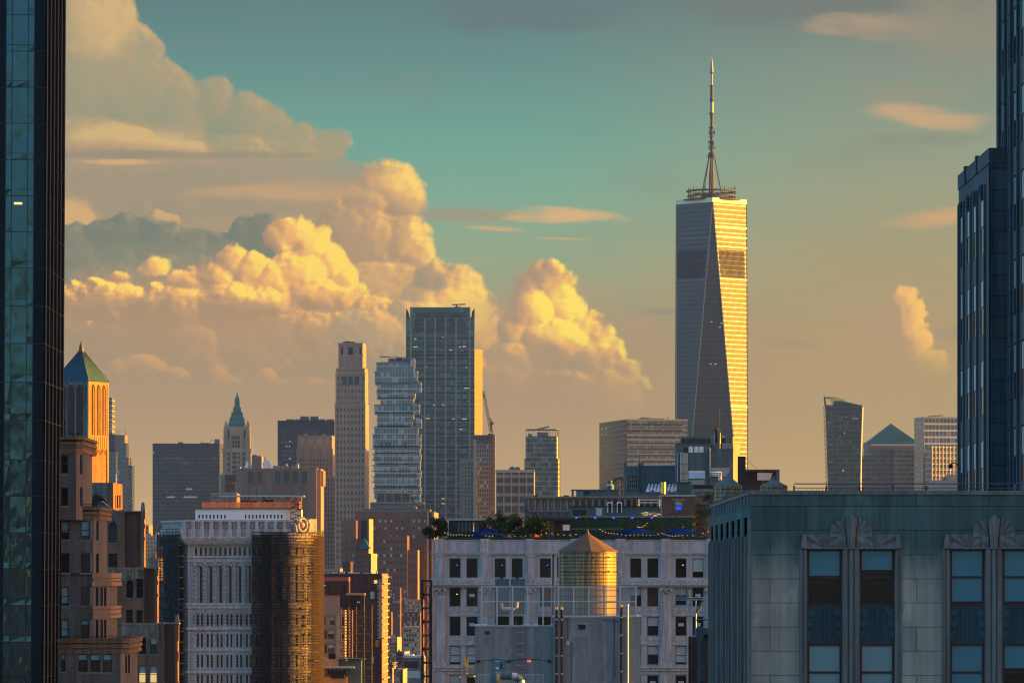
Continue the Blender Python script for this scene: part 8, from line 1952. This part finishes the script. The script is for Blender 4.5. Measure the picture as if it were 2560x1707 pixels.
    th.part('slanted_crown', cr, 'flare_glass')
    th.part('blade', MB().hexa([(X(2062.5, d), d, z0), (X(2066, d), d, z0), (X(2066, d), d + 8, z0), (X(2062.5, d), d + 8, z0)], [(X(2060.5, d), d, Z(990, d)), (X(2062, d), d, Z(991, d)), (X(2062, d), d + 8, Z(991, d)), (X(2060.5, d), d + 8, Z(990, d))]), 'spire_steel')
    th.part('roof_crane', MB().tube([(X(2064, d), d + 6, Z(993, d)), (X(2090, d), d + 6, Z(994, d)), (X(2112, d), d + 6, Z(1001, d))], 1.0, 5).box(X(2076, d), X(2110, d), d + 4, d + 8, Z(1002, d), Z(996, d)), 'copper_gold')
    e = [(2155, Z(1017, d)), (2154.5, Z(1040, d)), (2151.5, Z(1120, d)), (2150, Z(1225, d)), (2151, 0)]
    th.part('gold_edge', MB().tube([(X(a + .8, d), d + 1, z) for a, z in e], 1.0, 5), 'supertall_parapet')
    for y in range(1012, 1215, 14): th.part('notch_floor', MB().box(X(2066 + (y - 1012) * .03, d), X(2083, d), d - .6, d, Z(y + 4, d), Z(y, d)), 'rounded_glass')
    for a, b, y in ((2106, 2109, 1176), (2115, 2116, 1042), (2079, 2082, 1153), (2130, 2146, 1046), (2110, 2112, 1082)): th.part('lit_window', MB().box(X(a, d), X(b, d), d - .4, d, Z(y + 1.5, d), Z(y - 1.5, d)), 'lit_far' if y != 1046 else 'far_window_pale')
    # pyramid topped offices
    d = 4360
    curtain('pyramid_glass', (.07, .08, .085), (.19, .135, .11), 4.2, .30, 2.8, .20, .2, .4, .5, .2, var=.4, blinds=.3)
    plain('pyramid_copper', (.035, .13, .105), .35, .4, var=.45, scale=.03)
    th = building('pyramid_office', 'broad office tower with a green copper pyramid roof', 'office tower', d, 2228)
    f, s = block(th, d, 2170, 2296, 1110, 'pyramid_glass', 0, 50); c = (X(2232, d), d + 24); hw = 62 / F * d
    th.part('roof', MB().add([(c[0] - hw, c[1] - hw, Z(1104, d)), (c[0] + hw, c[1] - hw, Z(1104, d)), (c[0] + hw, c[1] + hw, Z(1104, d)), (c[0] - hw, c[1] + hw, Z(1104, d)), (c[0], c[1], Z(1056, d))], [(0, 1, 4), (1, 2, 4), (2, 3, 4), (3, 0, 4)]), 'pyramid_copper')
    th.part('attic', MB().box(X(2168, d), X(2297, d), d - .4, d + 50, Z(1113, d), Z(1104, d)), 'verdigris')
    th.part('cornice', MB().box(X(2168, d), X(2297, d), d - .8, d + 50, Z(1120, d), Z(1113, d)), 'concrete_brown')
    for x in frange(2179, 2293, 26): th.part('lamp', MB().box(X(x, d), X(x + 1.1, d), d - .9, d - .4, Z(1112, d), Z(1110.8, d)), 'lit_white')
    for y in (1084, 1093): th.part('roof_seam', MB().box(c[0] - hw * (y - 1056) / 48, c[0] + hw * (y - 1056) / 48, c[1] - hw * (y - 1056) / 48 - .3, c[1], Z(y + .5, d), Z(y, d)), 'spire_steel')
    f, s = block(th, d - 12, 2154, 2236, 1139, 'pyramid_glass', 0, 40, name='lower_wing'); f, s = block(th, d - 8, 2160, 2180, 1124, 'mullion_glass', 0, 40, name='lower_wing')
    f, s = block(th, d - 20, 2235, 2294, 1122, 'wide_glass', 0, 40, name='round_wing', smat=None)
    # gridded office
    d = 4230
    th = building('gridded_office', 'pale gridded office slab whose lower wing glows gold next to the setback tower', 'office tower', d, 2360)
    curtain('grid_glass', (.09, .11, .13), (.50, .47, .42), 5.8, .28, 3.4, .09, .2, .3, .5, .2, var=.2, blinds=.1)
    f, s = block(th, d, 2309, 2500, 1042, 'grid_glass', -16, 30, smat='mullion_glass'); th.part('crown_band', MB().fbox(f, -.3, f.L, Z(1047, d), Z(1042, d), -5, .5), 'mullion_stone')
    th.part('service_crane', MB().tube([f.p(f.S(2327), Z(1040, d), -8), f.p(f.S(2363), Z(1037, d), -8)], .6, 4), 'spire_steel')
    g, s = block(th, d - 24, 2328, 2500, 1117, 'grid_wing', -12, 13, name='wing')
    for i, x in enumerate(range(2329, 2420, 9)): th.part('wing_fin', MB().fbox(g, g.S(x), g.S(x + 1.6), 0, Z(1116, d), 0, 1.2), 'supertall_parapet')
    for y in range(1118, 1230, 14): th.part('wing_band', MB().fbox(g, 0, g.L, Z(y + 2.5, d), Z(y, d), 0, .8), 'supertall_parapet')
    d = 3200
    th = building('white_roof_block', 'low white roofed block in front of the glowing gridded wing', 'building', d, 2370); f, s = block(th, d, 2330, 2420, 1200, 'mullion_stone', 0, 20); th.part('roof_house', MB().fbox(f, f.S(2369), f.L, Z(1200, d), Z(1186, d), -8, -.5), 'terracotta_cream'); th.part('vent', MB().fbox(f, f.S(2358), f.S(2368), Z(1200, d), Z(1193, d), -6, -1), 'far_plant')
    # towers behind the copper roofed brick tower
    d = 4600
    data = [(264, 280, 994, 3, 'grid_wing', 'slim tower with gold floor bands just behind the lit flank of the copper roofed tower'), (262, 287, 1085, 0, 'dark_slab', 'dark block under the slim gold banded tower'), (287, 312, 1087, 3, 'concrete_brown', 'brown topped tower with antennas beside the dark block'),
            (262, 291, 1130, 2, 'wide_glass', 'pale ribbed block low behind the lit flank of the copper roofed tower'), (293, 316, 1107, 2, 'wide_glass', 'grey ribbed stepped tower beside the gap with the wide dark slab'), (316, 322, 1143, 2, 'concrete_brown', 'narrow brown shoulder of the stepped cluster'), (321, 330, 1163, 2, 'rounded_glass', 'outermost balconied tower of the stepped cluster')]
    for i, (a, b, y, sd, mt, l) in enumerate(data):
        D = d - i * 45; th = building('clustered_tower', l, 'skyscraper', D, (a + b) / 2, 'clustered towers beyond the copper roof'); f, s = block(th, D, a, b, y, mt, sd, 20)
        if i == 0:
            for q in (1034, 1047, 1059, 1071): th.part('floor_band', MB().fbox(f, -.2, f.L + .2, Z(q + 2, D), Z(q, D), 0, .5), 'supertall_parapet')
        if i == 2: th.part('antenna', MB().tube([f.p(f.S(289), Z(1087, D), -4), f.p(f.S(289), Z(1074, D), -4)], .25, 4).tube([f.p(f.S(296), Z(1087, D), -4), f.p(f.S(296), Z(1077, D), -4), f.p(f.S(300), Z(1076, D), -4)], .25, 4).tube([f.p(f.S(312), Z(1087, D), -4), f.p(f.S(312), Z(1077, D), -4), f.p(f.S(306), Z(1076, D), -4)], .25, 4), 'spire_steel')
        if i in (3, 4):
            for x in frange(a + 3, b - 3, 5): th.part('rib', MB().fbox(f, f.S(x) - .5, f.S(x) + .5, 0, Z(y + 4, D), 0, .8), 'mullion_stone')
        if i == 6:
            for q in range(1170, 1290, 10): th.part('balcony', MB().fbox(f, -.5, f.L + 1.2, Z(q + 2, D), Z(q, D), -4, 1.2), 'mullion_stone')
    solo('street_mast', 'thin roof mast with floodlights in front of the clustered towers', 'mast', MB().tube([(X(290, 900), 900, Z(1300, 900)), (X(290, 900), 900, Z(1182, 900)), (X(292, 900), 900, Z(1176, 900)), (X(297, 900), 900, Z(1180, 900))], .09, 5).box(X(290, 900), X(298, 900), 899.8, 900, Z(1184, 900), Z(1179, 900)), 'galvanised', (X(290, 900), 900, Z(1300, 900)))
plain('attic_dark', (.035, .037, .043), .6, var=.15, scale=.03)
plain('concrete_grey', (.22, .21, .20), .85, var=.25, scale=.04, streak=.2)
glow('lit_dim', (.55, .36, .18), .07)
glow('lit_white', (.9, .95, .9), .3)
curtain('mullion_glass', (.12, .14, .15), (.34, .33, .31), 4.2, .2, 3.0, .1, .2, .3, .5, .2, var=.3)
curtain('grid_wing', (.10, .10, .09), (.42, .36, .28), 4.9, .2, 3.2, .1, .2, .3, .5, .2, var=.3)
skyline()
# ---------------------------------------------------------------- ground, neighbours outside the frame that shade and are mirrored, haze
struct('ground', MB().add([(-2600, -900, 0), (2600, -900, 0), (2600, 5550, 0), (-2600, 5550, 0)], [(0, 1, 2, 3)]), 'asphalt')
def neighbours():  # first two blocks are unseen, added only for the shade they cast
    curtain('mirror_flats', (.012, .02, .026), (.26, .28, .29), 3.6, .45, 2.6, .45, .2, .2, .8, 0, var=.4, blinds=.4)
    for x0, x1, y0, y1, h, l in ((70, 100, 470, 552, 240, 'unseen tall flats added to shade the glass tower and brick house'), (72, 92, 150, 212, 98, 'unseen flats added to keep sun off the art deco front'), (-150, -95, -260, -200, 104, 'brick flats across the avenue behind the viewer'), (-60, -10, -330, -280, 128, 'taller flats behind the viewer'), (20, 75, -300, -240, 95, 'low flats behind the viewer'), (-260, -190, -200, -140, 140, 'slab flats behind the viewer')):
        th = Thing('unseen_apartment_block', l, 'apartment block', ((x0 + x1) / 2, y0, 0), 'apartment blocks around the viewer')
        th.part('wall', MB().box(x0, x1, y0, y1, 0, h), 'mirror_flats'); th.part('roof_house', MB().box(x0 + 8, x0 + 20, y0 + 8, y0 + 20, h, h + 5), 'loft_grey')
neighbours()
def haze():
    m = bpy.data.materials.new('haze'); m.use_nodes = True; MAT['haze'] = m; nt = m.node_tree; nt.nodes.clear()
    o = nt.nodes.new('ShaderNodeOutputMaterial'); v = nt.nodes.new('ShaderNodeVolumePrincipled')
    v.inputs['Color'].default_value = (.66, .80, 1.0, 1); v.inputs['Density'].default_value = HAZE; v.inputs['Anisotropy'].default_value = 0.82
    nt.links.new(v.outputs[0], o.inputs['Volume'])
    struct('haze', MB().box(-2650, 2650, -950, 5600, -1, 700), 'haze', kind='stuff')
HAZE = .28e-4
haze()
